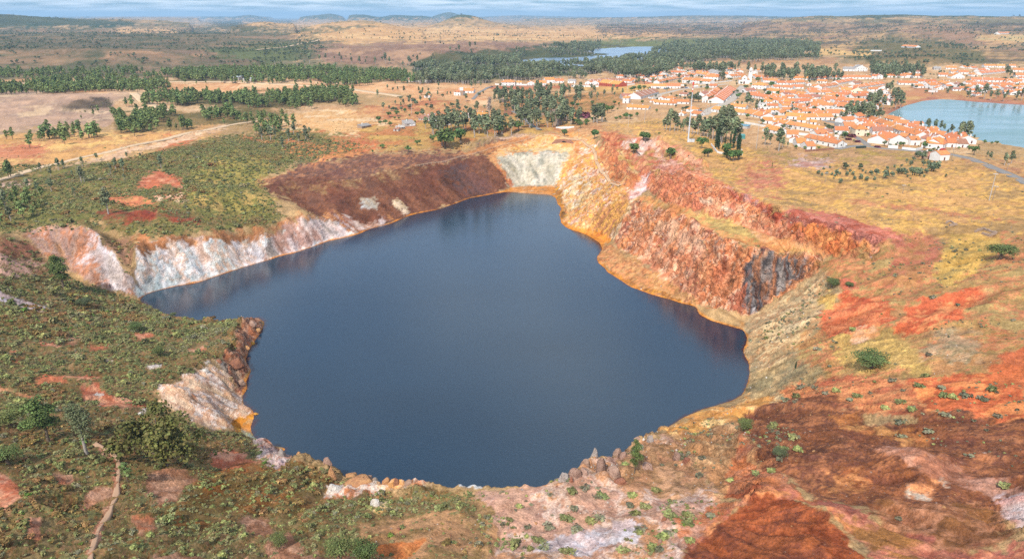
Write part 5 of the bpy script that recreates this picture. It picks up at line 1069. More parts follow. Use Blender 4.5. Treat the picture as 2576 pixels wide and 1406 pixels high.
HS = """
A 110 447 355 449 12 6 r h w|white villa with hipped roof at the left end of the town
A 570 442 700 443 12 4.6 o x w|gabled white house right of the hip roofed villa
A 700 443 900 445 11 4.6 o g w|long low white house in the left village row
A 880 405 1050 402 11 6.5 o g w|taller white house with orange roof behind the low village row
A 1060 402 1210 400 10 4.2 r g w|small white house at the edge of the dark gum wood
A 380 418 470 420 6 3 o g w|tiny tiled outhouse beside the villa garden wall
A 1340 472 1580 474 6 3.4 n f w|long flat white building with red doors below the gum wood
A 1275 405 1410 405 8 4.5 g g w|pale house half hidden by gum trees behind the junk yard
A 1580 428 1690 430 9 4 r x w|first gabled cottage of the row left of the red barn
A 1690 430 1830 432 9 4 r x w|second gabled cottage of the row left of the red barn
A 1700 400 2480 352 9 3.6 t g w|long terrace of terracotta roofs behind the red barn
A 1825 447 2165 472 15 5.5 o g r|red barn with a huge bright orange roof
A 2230 395 2400 398 8 3.4 r g w|low white house just right of the red barn
A 2130 312 2250 318 9 4 r h w|small hip roofed house above the barn terrace
A 2445 258 2560 262 10 4.5 r h w|white house on the bank above the barn terrace end
A 2240 756 2348 757 6 7.6 o s w|narrow two storey white tower house above the gully
A 2230 690 2400 680 9 5 t g y|grey walled workshop beside the long terracotta warehouse
A 2312 866 2690 870 8 3.4 o g w|white garage row with brown doors and bright orange roof
B 185 690 505 590 15 4.2 t g w|long terracotta roofed warehouse running up to the plaza
B 365 497 640 499 9 4.6 o g w|white shop with pink awning facing the plaza
B 640 499 885 496 11 4.6 r g w|right hand white shop building on the plaza
B 915 402 1400 424 10 6.6 o g w|long two storey white school with rows of windows
B 1285 352 1545 354 12 6.6 o h w|two storey white school wing with hipped roof
B 515 412 1010 300 8 3.4 r g w|very long white terrace climbing behind the shops
B 1640 760 1870 520 15 3.8 r g w|huge orange terrace block on the avenue below the church
B 1415 705 1500 640 9 3.4 r g w|first white cottage in the lane left of the avenue block
B 1480 640 1540 590 9 3.4 r g w|second white cottage in the lane left of the avenue block
B 1530 590 1600 535 9 3.4 r g w|third white cottage in the lane left of the avenue block
B 1310 640 1400 600 9 3.2 t g w|white annex behind the lane cottages
B 1390 482 1520 484 8 3.2 r g w|low white house at the top of the cottage lane
B 413 775 690 787 8 3.2 o g w|white cottage pair by the dry field
B 600 705 760 712 9 3.4 o h w|hip roofed cottage behind the dry field cottages
B 690 768 1035 772 8 3.6 r g w|long cottage row behind the steel mast
B 490 702 590 706 9 3.4 r x w|small gabled cottage right of the warehouse
B 700 792 810 794 6 2.8 r g w|low shed with dark doors near the mast
B 345 742 435 744 7 2.6 o h w|tiny orange roofed shed by the bend of the lane
B 1265 745 1335 746 5 3.4 n f w|small flat white kiosk with a dark arch
B 1425 905 1985 968 9 3.8 o g w|long white terrace with four chimneys above the gum grove
B 1740 852 2020 872 8 3.6 o g w|shorter orange row behind the four chimney terrace
B 1995 965 2300 1025 11 3.6 o g w|wide orange roofed house right of the four chimney terrace
B 2300 985 2400 955 10 3.6 r g w|white end house beside the street corner
B 1060 975 1220 988 8 3.2 r g w|low white house just right of the mast above the grove
B 985 905 1190 912 9 3.4 o h w|hip roofed house behind the mast
B 850 975 945 980 7 3 o x w|gabled white shed peeping over the gum grove
B 2130 503 2390 516 12 6.2 o h w|two storey white house with hipped roof below the church
B 2110 655 2350 690 9 3.8 r g w|left half of the terrace below the hipped two storey house
B 2350 690 2570 742 9 3.8 r g w|right half of the terrace below the hipped two storey house
B 2340 390 2570 392 9 4.2 r g w|long white row right of the church trees
B 80 262 300 296 12 4.8 r h w|white villa with hipped roof on the wood edge
B 330 255 540 262 9 4.4 r g w|orange roofed house behind the small cypress row
B 285 180 480 186 14 6 t h c|big old villa with brown roof among the gum trees
B 540 262 620 264 8 4 g f w|flat white house right of the small cypress row
B 720 250 900 246 9 4 r g w|low white house with maroon tree in the upper town
B 1010 285 1130 290 8 3.8 r g w|small orange house above the long climbing terrace
B 1130 262 1350 286 9 4 o g w|orange roofed row with five chimneys in the upper town
B 1350 238 1560 262 12 5 g g w|white hall with grey gabled roof in the upper town
B 1560 275 1720 272 9 3.8 r g w|small orange row right of the grey hall
B 1780 315 2040 290 9 3.6 r g w|long orange terrace left of the church tower
B 2200 330 2330 330 8 3.6 r g w|low orange row just right of the church
B 860 622 1000 628 7 2.8 t g w|tiny terracotta roof among dark trees in the hollow
B 2040 575 2220 560 9 3.4 t g w|dull red roofed cottage under the two storey house
B 2110 640 2300 628 9 3.4 r g w|orange cottage behind the terrace below the church
B 2400 575 2548 580 10 4.4 o h w|bright orange house right of the two storey one
C 35 388 250 402 9 3.8 r g w|left end house of the upper dense rows
C 0 335 170 335 9 3.4 r g w|low orange row below the gum wood edge
C 170 305 290 300 9 3.2 r h b|small brick house with orange roof under the gum trees
C 520 312 670 312 10 3.4 r h b|second brick house with orange roof under the gum trees
C 250 432 500 440 9 3.8 r g w|first length of the second dense row
C 440 440 750 420 9 3.8 r g w|second length of the second dense row
C 530 348 720 352 9 3.6 o g w|orange house in the top row of the dense quarter
C 720 352 930 350 9 3.6 o g w|next orange house along the top row
C 930 348 1150 345 9 3.6 r g w|third orange house along the top row
C 1230 335 1480 335 9 3.6 r g w|red roofed house below the grey warehouse
C 1480 330 1700 330 9 3.6 r g w|red roofed house right below the grey warehouse
C 1700 330 1900 335 9 3.6 r g w|last red roofed house of the top row
C 1910 332 2000 337 8 6 r g w|two storey white house near the round dark tree
C 2010 330 2110 330 8 6 r x w|gabled two storey house beside the round dark tree
C 2160 302 2520 312 9 3.8 r g w|long white row behind the tall lakeside gum
C 200 502 330 503 8 3.4 r g w|pinkish cottage behind the round tree
C 340 505 520 522 9 3.6 r g w|wide roofed cottage in the dense left block
C 50 572 290 590 9 3.8 o g w|bright orange house beside the dark garden trees
C 0 512 62 514 9 5 o h w|tall white house at the left edge of the dense block
C 770 545 930 570 9 3.6 r g w|diagonal orange house near the middle of the dense block
C 860 485 1030 505 8 3.4 r g w|narrow orange row in the middle of the dense block
C 1040 512 1330 462 9 3.8 r g w|orange row stepping up to the right
C 1330 440 1620 382 9 4 r g w|upper orange row stepping up to the right
C 540 500 720 505 9 3.4 r g w|low cottage in the bright middle of the dense block
C 560 400 720 410 8 3.4 r g w|small roof behind the second dense row
C 780 450 860 452 8 3.4 r x w|gabled cottage amid the dense block
C 950 395 1130 405 8 3.2 r g w|white walled yard house in the dense block
C 1640 520 2150 432 9 3.8 r g w|long terrace pointing at the lakeside gums
C 1620 440 1760 425 8 3.2 t g w|brown roof behind the long diagonal terrace
C 1370 560 1560 572 10 4 o g w|orange row in front of the cream gabled hall
C 1560 572 1760 575 12 4.4 r x c|cream gabled hall with an orange roof
C 290 612 560 630 9 3.8 r g w|left half of the middle long row
C 560 630 720 650 9 3.8 o g w|right half of the middle long row
C 830 602 1230 604 9 3.8 r g w|wide red roofed row in the centre of the dense block
C 1240 642 1600 652 9 3.8 r g w|orange row above the long lakeside row
C 1600 682 1845 668 9 4 r g w|white row end house near the lakeside gums
C 640 702 860 700 10 4 r g w|red roofed house with courtyard in the lower dense block
C 860 700 1020 690 9 4 t g w|brown roofed house next to the courtyard house
C 0 722 260 748 9 3.8 r g w|left part of the lower long row
C 260 752 560 770 9 3.8 r g w|middle part of the lower long row
C 560 770 840 760 9 3.8 r g w|right part of the lower long row
C 1040 700 1420 745 9 4 r g w|long lakeside row first length
C 1420 745 1790 770 9 4 r g w|long lakeside row second length
C 810 832 1240 862 15 4.6 r h w|big red roofed market hall in the lower town
C 1240 812 1560 845 9 3.6 r g w|red roofed row right of the market hall
C 1560 850 1700 855 9 3.6 r g w|white end house behind the dark hedge
C 580 812 760 822 9 3.8 t x w|gabled house left of the market hall
C 700 912 850 916 9 3.6 r h w|small hip roofed house under the market hall
C 850 940 1030 942 8 3.2 r g w|low white wall house under the market hall
C 955 975 1110 978 8 3.2 o g w|small orange house above the curved terrace
C 1110 965 1340 985 10 3.6 r g w|red roofed house with white flank above the curved terrace
C 390 1030 700 1052 9 4 o g w|left half of the long bright orange curved terrace
C 700 1052 1240 1052 9 4 o g w|right half of the long bright orange curved terrace
C 172 1142 620 1220 8 4 o g w|left half of the long white terrace with many doors
C 620 1220 1022 1290 8 4 o g w|right half of the long white terrace with many doors
C 200 1062 400 1075 7 3 o g w|small orange annex behind the many door terrace
C 600 1092 760 1100 7 3 o g w|low orange annex in the middle behind the many door terrace
C 835 1132 945 1136 6 3 o g w|little white hut right behind the many door terrace
C 0 1112 170 1118 9 3.6 o g w|orange cottage left of the many door terrace
C 0 1245 240 1298 9 3.4 o g w|orange roofs half hidden by the dark gum
C 945 1392 1150 1385 8 5.6 r g w|two storey white house in front of the many door terrace
C 1265 1290 1500 1302 9 3.8 r g w|white cottage by the bushes at the street fork
C 1430 1112 1650 1100 9 3.8 r g w|orange cottage left of the two storey terrace end
C 1660 1085 1790 1078 10 6.4 r g w|two storey end house of the lakeside terrace
F 420 655 620 668 9 3.6 r g w|red roofs behind the curved white gable
F 462 745 630 762 8 4 r x w|white house with a decorative gable and round window
F 600 815 780 822 10 3.6 o g w|broad orange roofed house in the front row
F 780 868 930 870 9 3.4 r g w|red roofed shed house at the front edge of town
F 720 715 1010 780 8 4 r g w|left half of the front terrace with small windows
F 1010 780 1300 842 8 4 r g w|right half of the front terrace with small windows
F 1080 690 1210 700 7 3 r g w|orange annex behind the front terrace
F 1620 622 1860 632 12 6.6 o h c|cream two storey house with hipped roof by the fork
F 1430 512 1620 520 10 4 r g w|wide orange roof left of the cream two storey house
F 1840 478 1960 490 8 3.4 r g w|small white house behind the cream two storey house
F 1870 545 2050 562 8 3.4 r g w|low orange house right of the cream two storey house
F 2070 540 2210 550 8 3.4 r g w|next low orange house towards the diagonal terrace
F 1700 420 1850 412 8 3.4 r g w|orange yard house under the two storey terrace end
F 1830 465 2000 440 8 3.4 r g w|white cottage tucked under the lakeside terrace
F 1795 385 2090 480 9 4.2 r g w|first length of the diagonal lakeside terrace
F 2090 480 2400 595 9 4.2 o g w|second length of the diagonal lakeside terrace
F 2400 595 2680 685 9 4.2 o g w|third length of the diagonal lakeside terrace
G 633 685 790 830 9 4.2 r g w|last length of the diagonal lakeside terrace
F 1895 715 2180 782 15 4.4 r g w|large corner house with dark terrace opening
F 2180 782 2370 720 12 4.4 r g w|right wing of the large corner house
F 1930 600 2160 610 10 3.6 t g w|faded roofed house behind the large corner house
F 2160 585 2290 590 8 3.4 t g w|small faded roofed hut behind the large corner house
F 2385 685 2520 700 8 3.2 r g s|red roofed stone walled cottage near the terrace
G 545 880 715 885 8 5.4 r g w|two storey white cube house with red roof
G 810 925 1110 945 12 4.6 o g w|broad white house with orange roof by the road bend
G 1110 945 1210 905 12 4.4 r g w|adjoining wing of the broad white house
G 1190 915 1370 918 10 4.2 r g w|white house with windows at the row end
G 1370 915 1560 925 10 3.8 t g w|low white house at the waterfront end of the row
G 80 445 300 500 9 3.8 r g w|first cottage on the reservoir front
G 225 522 470 560 9 3.8 r g w|second cottage on the reservoir front
G 435 590 640 625 9 3.8 r g w|third cottage on the reservoir front
G 580 645 780 690 9 3.8 r g w|fourth cottage on the reservoir front
G 790 690 960 722 9 3.8 r g w|fifth cottage on the reservoir front
G 900 740 1120 770 9 3.8 r g w|sixth cottage on the reservoir front
G 1090 790 1330 835 10 3.8 r g w|seventh cottage on the reservoir front
G 1060 1150 1228 1142 7 5 o g w|lone white farmhouse with orange roof beside the asphalt road
G 780 1118 960 1128 8 2.4 t g s|ruined brown shed beside the lone farmhouse
D 340 520 680 530 9 3.8 r g w|orange row left of the white lakeside house
D 700 562 895 590 12 5.4 r x w|white two storey gabled house above the reservoir
D 895 575 965 575 9 3.6 r g w|small wing of the white lakeside house
D 1000 520 1160 565 10 5.6 o g w|two storey house with balcony above the reservoir
D 690 498 1010 498 9 3.8 r g w|orange row behind the white lakeside house
D 110 375 400 385 9 3.6 r g w|orange row right of the tall gum
D 430 398 590 400 9 5.6 r g w|two storey white row house near the top gums
D 590 395 760 398 9 3.6 r g w|low row house near the top gums
D 370 315 770 318 10 3.6 t g w|long dull red row under the dark gum wood
D 1040 372 1210 378 9 3.6 r g w|small white row with dark hedge in front
D 1270 412 1500 412 11 4.4 o x w|gabled white house facing the reservoir slope
D 1400 330 1570 332 9 4 r g w|white house behind the gabled slope house
D 1260 318 1390 320 8 3.6 r g w|red roofed house left behind the slope house
D 1620 372 1730 372 9 3.4 o h w|little orange hip roof beside the dark bushes
D 1170 248 1360 246 9 3.6 o g w|white house with orange roof on the upper lane
D 1500 232 1600 234 8 3.4 o g w|tiny orange roofed house on the upper lane
D 1640 245 1730 245 8 3.4 r g w|pink orange shed on the upper lane
D 960 262 1090 262 10 3.6 g g y|grey sheet roofed barn on the upper lane
D 1800 352 2220 305 9 4 r g w|long diagonal terrace in the right quarter
D 1760 300 1900 290 8 3.6 r g w|low terrace behind the right quarter
D 1830 268 1940 272 8 3.8 r x w|gabled white cottage in the right quarter
D 1850 216 2050 218 9 4 o g w|orange house on the rise in the right quarter
D 2060 218 2210 222 9 4 o g w|second orange house on the rise in the right quarter
D 2280 215 2400 218 9 4 r g w|third orange house on the rise at the far right
D 2350 290 2600 300 10 4 r g w|large red roofed row at the far right edge
D 2400 385 2600 390 10 4 r g w|low white row at the far right edge
D 1620 462 2210 480 9 3.8 r g w|long straight terrace above the reservoir trees
D 2210 485 2500 500 9 4 r g w|right end of the terrace above the reservoir trees
D 1600 548 1800 560 10 4 r g w|orange roofed house in front of the straight terrace
D 1800 555 2080 560 9 3.6 r g w|second row house in front of the straight terrace
D 2080 555 2380 560 9 3.6 r g w|third row house in front of the straight terrace
D 2460 565 2650 570 9 3.8 r g w|white house cut by the right picture edge
C 1410 192 1608 197 12 4.6 g g w|grey roofed open shed beside the white warehouse
C 1612 198 1840 197 15 6.5 g x w|big white warehouse with grey roof above the town
I 1385 531 1500 536 10 5.6 r h w|two storey white farmhouse on the track behind the pit
I 1545 492 1730 494 9 4.2 o g w|low orange wing of the white farmhouse with tower
I 862 571 962 573 9 3.6 o x w|tiny white cottage with orange roof by the olive grove
I 762 965 870 975 9 3.2 t g y|low brown roofed barn left of the orange farm complex
I 930 960 1045 965 11 3.6 t g w|pinkish tiled barn in the farm complex
I 1160 1010 1345 985 14 3.8 o g w|wide bright orange roof of the farm complex
I 1040 1080 1155 1085 12 4.4 o x w|white gable end of the farm complex facing the pit
I 1520 922 1640 925 8 3 o g w|orange roofed outbuilding hidden by the big gum
I 1640 928 1720 928 6 3.4 n f w|white water tank block between the outbuildings
I 1720 912 1985 912 7 2.8 o g w|long low orange outbuilding at the dead tree
I 322 1160 410 1162 4 2.4 t s y|small red roofed shed on the dry slope
I 440 1116 530 1118 4 2.4 n s y|small pale roofed shed on the dry slope
I 535 1078 715 1062 8 3 g s y|dark open machinery shed by the farm
I 540 285 700 298 10 3.6 t g w|red roofed house half hidden by trees beyond the field
I 760 290 930 305 9 3.4 n g w|pale long shed beyond the field
K 1065 1290 1160 1275 5 2.6 g s s|lonely shack with a tin roof on the orange flats
M 2325 345 2440 338 14 5 r g w|distant farm with orange roof near the right horizon
M 1335 475 1480 480 12 4.5 r g w|far white farm below the green hill
"""
def town():
    rows = [l for l in HS.strip().split('\n') if l]
    for l in rows:
        a, label = l.split('|'); q = a.split(); f = q[0]; x1, y1, x2, y2, Dp, h = map(float, q[1:7]); roof, shape, wall = q[7:10]
        p1, p2 = gp(f, x1, y1), gp(f, x2, y2); st = 2 if h > 5.2 else 1
        L_ = math.hypot(p2[0]-p1[0], p2[1]-p1[1])
        if L_ > 160: print('long', label, L_)
        nm = 'terrace_row' if L_ > 30 else ('barn' if wall == 'r' else 'white_house')
        house(p1, p2, Dp, h, roof, shape, wall, label, 'house' if 'barn' not in label and 'shed' not in label else 'barn', nm, storeys=st)
town()
# small cottages packed between the named ones
def infill():
    D = density([("1905,240 2000,238 2140,236 2230,246 2230,268 2120,292 2080,300 1900,300", 1.0), ("1560,190 1680,190 1680,205 1560,205", .3), ("2060,225 2230,222 2230,240 2060,238", .8), ("2160,320 2300,320 2420,355 2380,368 2240,368 2180,340", .8), ("2000,345 2130,352 2120,368 2010,368", .8), ("1940,320 2060,332 2060,345 1930,335", .6), ("2300,215 2576,205 2576,240 2440,238 2300,225", .6), ("1640,190 1760,188 1760,205 1640,208", .4), ("1690,178 1900,178 1900,190 1700,192", .35)], (), 0)
    x, y = sample(D, 460, 77); taken = [(o.location.x, o.location.y) for o in bpy.data.objects if o.parent is None and o.get('category') == 'house']
    pts = list(taken); n = 0; r = random.Random(5)
    for a, b in zip(x, y):
        if min((a-p)**2+(b-q)**2 for p, q in pts) < 12.5**2: continue
        pts.append((a, b)); z = h1(a, b); L_ = r.uniform(8, 14); rz = r.choice([.05, .15, -.3, .4])+r.uniform(-.06, .06)
        rc, sh = r.choice('rrrot'), r.choice('gggxhf'); px_, py_ = PROJ(a, b, z)
        wh = 'in the crowded town middle' if 1880 < px_ < 2235 and py_ < 305 else ('near the diagonal lakeside terrace' if px_ > 2130 and py_ > 305 else ('in the upper left streets' if px_ < 1880 else ('right of the reservoir inlet' if px_ > 2235 else 'in the front rows of the town')))
        house((a, b, z), (a+L_*math.cos(rz), b+L_*math.sin(rz), z), r.uniform(5.5, 7.5), r.uniform(3, 3.8), rc, sh, 'w', 'white cottage with %s %s roof %s' % (dict(r='red orange', o='bright orange', t='dull terracotta')[rc] if sh != 'f' else 'pale', dict(g='gabled', x='end gabled', h='hipped', f='flat')[sh], wh), 'house', 'white_house', group='small cottages filling the dense town quarter'); n += 1
    print('infill', n)
infill()
# church
def church():
    p1, p2 = gp('B', 1908, 416), gp('B', 2098, 416); L_ = math.hypot(p2[0]-p1[0], p2[1]-p1[1]); rz = math.atan2(p2[1]-p1[1], p2[0]-p1[0])
    t = thing('church', 'white church with round arched door and domed bell tower', 'church', (p1[0], p1[1], p1[2]), rz); W = L_; Dn = 34.0; c = W/2; a = W*.26; h = 8.2
    put('aisle_wall', pym('aisle_wall', boxm(0, W, .6, Dn, -2, 5.6), WM['w']), t)
    V = [(c-a, 0, -2), (c+a, 0, -2), (c+a, Dn, -2), (c-a, Dn, -2), (c-a, 0, h), (c+a, 0, h), (c+a, Dn, h), (c-a, Dn, h), (c, 0, h+3.2), (c, Dn, h+3.2)]
    put('wall', pym('wall', (V, [(0, 1, 5, 8, 4), (1, 2, 6, 5), (2, 3, 7, 9, 6), (3, 0, 4, 7), (4, 8, 9, 7), (5, 6, 9, 8)]), WM['w']), t)
    put('gable', pym('gable', ([(c-a-.3, -.35, h-.3), (c+a+.3, -.35, h-.3), (c+a+.3, .3, h-.3), (c-a-.3, .3, h-.3), (c-a-.3, -.35, h+.4), (c+a+.3, -.35, h+.4), (c+a+.3, .3, h+.4), (c-a-.3, .3, h+.4), (c, -.35, h+4.2), (c, .3, h+4.2)], [(0, 1, 5, 8, 4), (1, 2, 6, 5), (2, 3, 7, 9, 6), (3, 0, 4, 7), (4, 8, 9, 7), (5, 6, 9, 8)]), WM['w']), t)
    put('roof', pym('roof', [slab([(c-a-.3, .5, h), (c, .5, h+3.4), (c, Dn+.2, h+3.4), (c-a-.3, Dn+.2, h)], .15), slab([(c, .5, h+3.402), (c+a+.3, .5, h), (c+a+.3, Dn+.2, h), (c, Dn+.2, h+3.402)], .15), slab([(-.2, .5, 5.7), (c-a-.01, .5, 6.6), (c-a-.01, Dn, 6.6), (-.2, Dn, 5.7)], .15), slab([(c+a+.01, .5, 6.6), (W+.2, .5, 5.7), (W+.2, Dn, 5.7), (c+a+.01, Dn, 6.6)], .15)], RM['o']), t)
    ar = [(math.cos(math.pi*k/8)*1.15, 0, 2.6+math.sin(math.pi*k/8)*1.15) for k in range(9)]; pts = [(-1.15, 0, 0)] + ar[::-1] + [(1.15, 0, 0)]
    n = len(pts); put('door', pym('door', ([(x+c, -.06, z) for x, y, z in pts] + [(x+c, .1, z) for x, y, z in pts], [tuple(range(n-1, -1, -1)), tuple(range(n, 2*n))] + [(i, (i+1) % n, (i+1) % n+n, i+n) for i in range(n)]), M_door), t)
    n = 12; cir = [(math.cos(6.283*k/n)*.8+c, math.sin(6.283*k/n)*.8+7.2) for k in range(n)]
    put('round_window', pym('round_window', ([(x, -.06, z) for x, z in cir] + [(x, .1, z) for x, z in cir], [tuple(range(n)), tuple(range(2*n-1, n-1, -1))]), M_dark), t)
    for k in range(6):
        w = put('window', ME['window'], t); w.location = (W, 4+k*5, 2.4); w.rotation_euler = (0, 0, math.pi/2)
    tx, ty, s = W+1.5, Dn-8, 2.6
    tw = put('tower', pym('tower', [boxm(tx-s, tx+s, ty-s, ty+s, -2, 13), boxm(tx-s-.3, tx+s+.3, ty-s-.3, ty+s+.3, 13, 13.5), boxm(tx-s*.85, tx+s*.85, ty-s*.85, ty+s*.85, 13.5, 17.5), boxm(tx-s-.1, tx+s+.1, ty-s-.1, ty+s+.1, 17.5, 17.9)], WM['w']), t)
    V, F = [], []
    for i in range(6):
        an = math.pi/2*i/5.3
        for k in range(14): V.append((tx+math.cos(an)*2.2*math.cos(6.283*k/14), ty+math.cos(an)*2.2*math.sin(6.283*k/14), 17.9+3.4*math.sin(an)))
    for i in range(5):
        for k in range(14): F.append((i*14+k, i*14+(k+1) % 14, (i+1)*14+(k+1) % 14, (i+1)*14+k))
    F.append(tuple(range(70, 84))); put('dome', pym('dome', (V, F), WM['w'], True), tw)
    for k in range(4):
        an = math.pi/2*k; o = put('belfry_opening', unit('belfry', lambda: pym('belfry_opening', boxm(-.6, .6, -.06, .1, 0, 2.4), M_dark)), tw); o.location = (tx+math.sin(an)*s*.85, ty-math.cos(an)*s*.85, 14.2); o.rotation_euler = (0, 0, an)
church()
# bell tower of the farmhouse behind the pit
X, Y, Zz = gp('I', 1520, 534); t = thing('square_tower', 'square stone and white tower standing between the two farmhouse wings', 'tower', (X, Y, Zz), 0)
put('shaft', pym('shaft', boxm(-2.2, 2.2, 0, 4.4, -2, 6.5), WM['s']), t); put('top_storey', pym('top_storey', [boxm(-2.3, 2.3, -.1, 4.5, 6.5, 9.6), boxm(-2.5, 2.5, -.3, 4.7, 9.6, 9.9)], WM['w']), t)

# ---- roads, walls
def drape(name, pts, w, m, label, lift=.12, step=3.0, kind='structure', ragged=0.0):
    P = [gp(*p) for p in pts]; P = [(a, b) for a, b, c in P]; Q = []
    for (a, b), (c, d) in zip(P[:-1], P[1:]):
        n = max(1, int(math.hypot(c-a, d-b)/step)); Q += [(a+(c-a)*k/n, b+(d-b)*k/n) for k in range(n)]
    Q.append(P[-1]); Q = np.array(Q)
    for _ in range(6): Q[1:-1] = (Q[:-2]+2*Q[1:-1]+Q[2:])/4
    T = np.gradient(Q, axis=0); T /= np.linalg.norm(T, axis=1)[:, None]+1e-9; Nn = np.stack([-T[:, 1], T[:, 0]], 1); V = []
    offs = (-.5, -.25, 0, .25, .5); zc = [Hq(Q[:, 0]+Nn[:, 0]*w*k, Q[:, 1]+Nn[:, 1]*w*k) for k in offs]; zt = np.max(zc, axis=0)
    zt = blur(zt, 2, 0) if len(zt) > 12 else zt
    wv = (w*(1+ragged*2*(fbm(Q[:, 0], Q[:, 1], 5, 3, 33)-.5))) if ragged else np.full(len(Q), w)
    n = len(Q); rows_ = [np.stack([Q[:, 0]+Nn[:, 0]*wv*k, Q[:, 1]+Nn[:, 1]*wv*k, zt+lift-abs(k)*.06], 1) for k in offs] ; rows_ = [rows_[0]-[0, 0, .8]] + rows_ + [rows_[-1]-[0, 0, .8]]
    V = np.concatenate(rows_); F = [(k*n+i, k*n+i+1, (k+1)*n+i+1, (k+1)*n+i) for k in range(len(rows_)-1) for i in range(n-1)]
    put(name, newmesh(name, V, np.array(F), m), kind=kind, label=label)
M_asph = mat('worn_asphalt', rough=.9); vary(M_asph, (.24, .22, .205), .5, .25)
M_dirt = mat('pale_track_soil', rough=.95); vary(M_dirt, (.58, .42, .27), .6, .25); M_plaza = mat('plaza_paving', rough=.9); vary(M_plaza, (.42, .36, .30), .5, .2)
drape('asphalt_road', [('G', 1000, 985), ('G', 1250, 1040), ('G', 1600, 1110), ('G', 1900, 1225), ('G', 2330, 1400), ('S', 2571, 420), ('S', 2800, 530)], 6.5, M_asph, 'grey asphalt road leaving the town past the lone farmhouse')
drape('front_street', [('F', 1300, 860), ('F', 1500, 815), ('F', 1750, 790), ('F', 1990, 830), ('F', 2300, 872), ('G', 400, 955), ('G', 700, 990), ('G', 1000, 985)], 6, M_asph, 'street along the front edge of the town')
drape('fork_street', [('F', 1640, 640), ('F', 1760, 720), ('F', 1850, 790)], 5, M_asph, 'short street dropping from the cream house to the front street')
drape('avenue', [('B', 1280, 960), ('B', 1420, 860), ('B', 1600, 790), ('B', 1780, 700), ('B', 1880, 600), ('B', 1950, 500), ('B', 2000, 450)], 11, M_plaza, 'wide pale avenue rising to the church')
drape('plaza_road', [('B', 380, 690), ('B', 520, 600), ('B', 700, 560), ('B', 850, 520), ('B', 1100, 490), ('B', 1400, 450), ('B', 1700, 420)], 8, M_plaza, 'plaza road in front of the white shops')
drape('corner_street', [('B', 2240, 810), ('B', 2400, 860), ('B', 2548, 930), ('C', 150, 960)], 6, M_asph, 'street curving round the lower town corner')
drape('parking_yard', [('C', 1130, 1075), ('C', 1250, 1085), ('C', 1400, 1110), ('C', 1400, 1170)], 13, M_asph, 'grey parking yard beside the curved terrace')
drape('terrace_street', [('F', 0, 460), ('F', 400, 540), ('F', 900, 640), ('F', 1250, 700), ('F', 1500, 760)], 5, M_dirt, 'sandy street below the many door terrace')
drape('gully_road', [('A', 290, 895), ('A', 430, 960), ('A', 560, 1045), ('A', 640, 1150), ('A', 780, 1230)], 5, M_asph, 'narrow road running down to the pit bridge')
drape('village_road', [('I', 1720, 600), ('I', 1850, 470), ('I', 1960, 410), ('I', 2080, 372), ('A', 100, 455), ('A', 500, 455), ('A', 900, 462)], 5, M_asph, 'village road passing the white villa')
drape('valley_track', [('Z', -60, 466), ('Z', 60, 432), ('Z', 200, 396), ('Z', 330, 368), ('Z', 440, 343), ('Z', 570, 316), ('Z', 650, 303)], 6, M_dirt, 'pale dirt track crossing the yellow grass on the left', lift=.15, ragged=.7)
drape('winding_track', [('J', 1340, 940), ('J', 1400, 1000), ('J', 1500, 1040), ('J', 1600, 1075), ('J', 1700, 1110)], 9, M_dirt, 'pale track winding beside the pine belt', lift=.3, ragged=.5)
drape('long_causeway', [('J', -100, 845), ('J', 600, 822), ('J', 1300, 826), ('J', 2200, 822), ('K', 200, 845), ('K', 900, 880), ('K', 1450, 970)], 10, M_dirt, 'long straight pale causeway below the far pine belt', lift=.6, step=8)
drape('far_track', [('K', 0, 505), ('K', 250, 480), ('K', 520, 430), ('K', 640, 395)], 9, M_dirt, 'pale track through the distant plantation', lift=1.0, step=12)
drape('footpath', [('Z', 236, 1112), ('Z', 285, 1140), ('Z', 300, 1165), ('Z', 296, 1210), ('Z', 290, 1250), ('Z', 262, 1310), ('Z', 240, 1350), ('Z', 224, 1410)], 1.0, mat('path_soil', (.40, .25, .16), .95), 'narrow footpath winding through the heath', lift=.06, step=1.0, ragged=.8)
def wallline(f, pts, h, th, m, name, label, cat='wall'):
    P = [gp(f, *p) for p in pts]; parts = []
    for (x1, y1, z1), (x2, y2, z2) in zip(P[:-1], P[1:]):
        d = math.hypot(x2-x1, y2-y1)+1e-6; nx, ny = -(y2-y1)/d*th/2, (x2-x1)/d*th/2
        V = [(x1-nx, y1-ny, z1-1), (x2-nx, y2-ny, z2-1), (x2+nx, y2+ny, z2-1), (x1+nx, y1+ny, z1-1)]; V += [(x, y, zz+1+h) for x, y, zz in V]
        parts.append((V, [(3, 2, 1, 0), (4, 5, 6, 7), (0, 1, 5, 4), (1, 2, 6, 5), (2, 3, 7, 6), (3, 0, 4, 7)]))
    o = put(name, pym(name, parts, m)); o['label'] = label; o['category'] = cat; return o
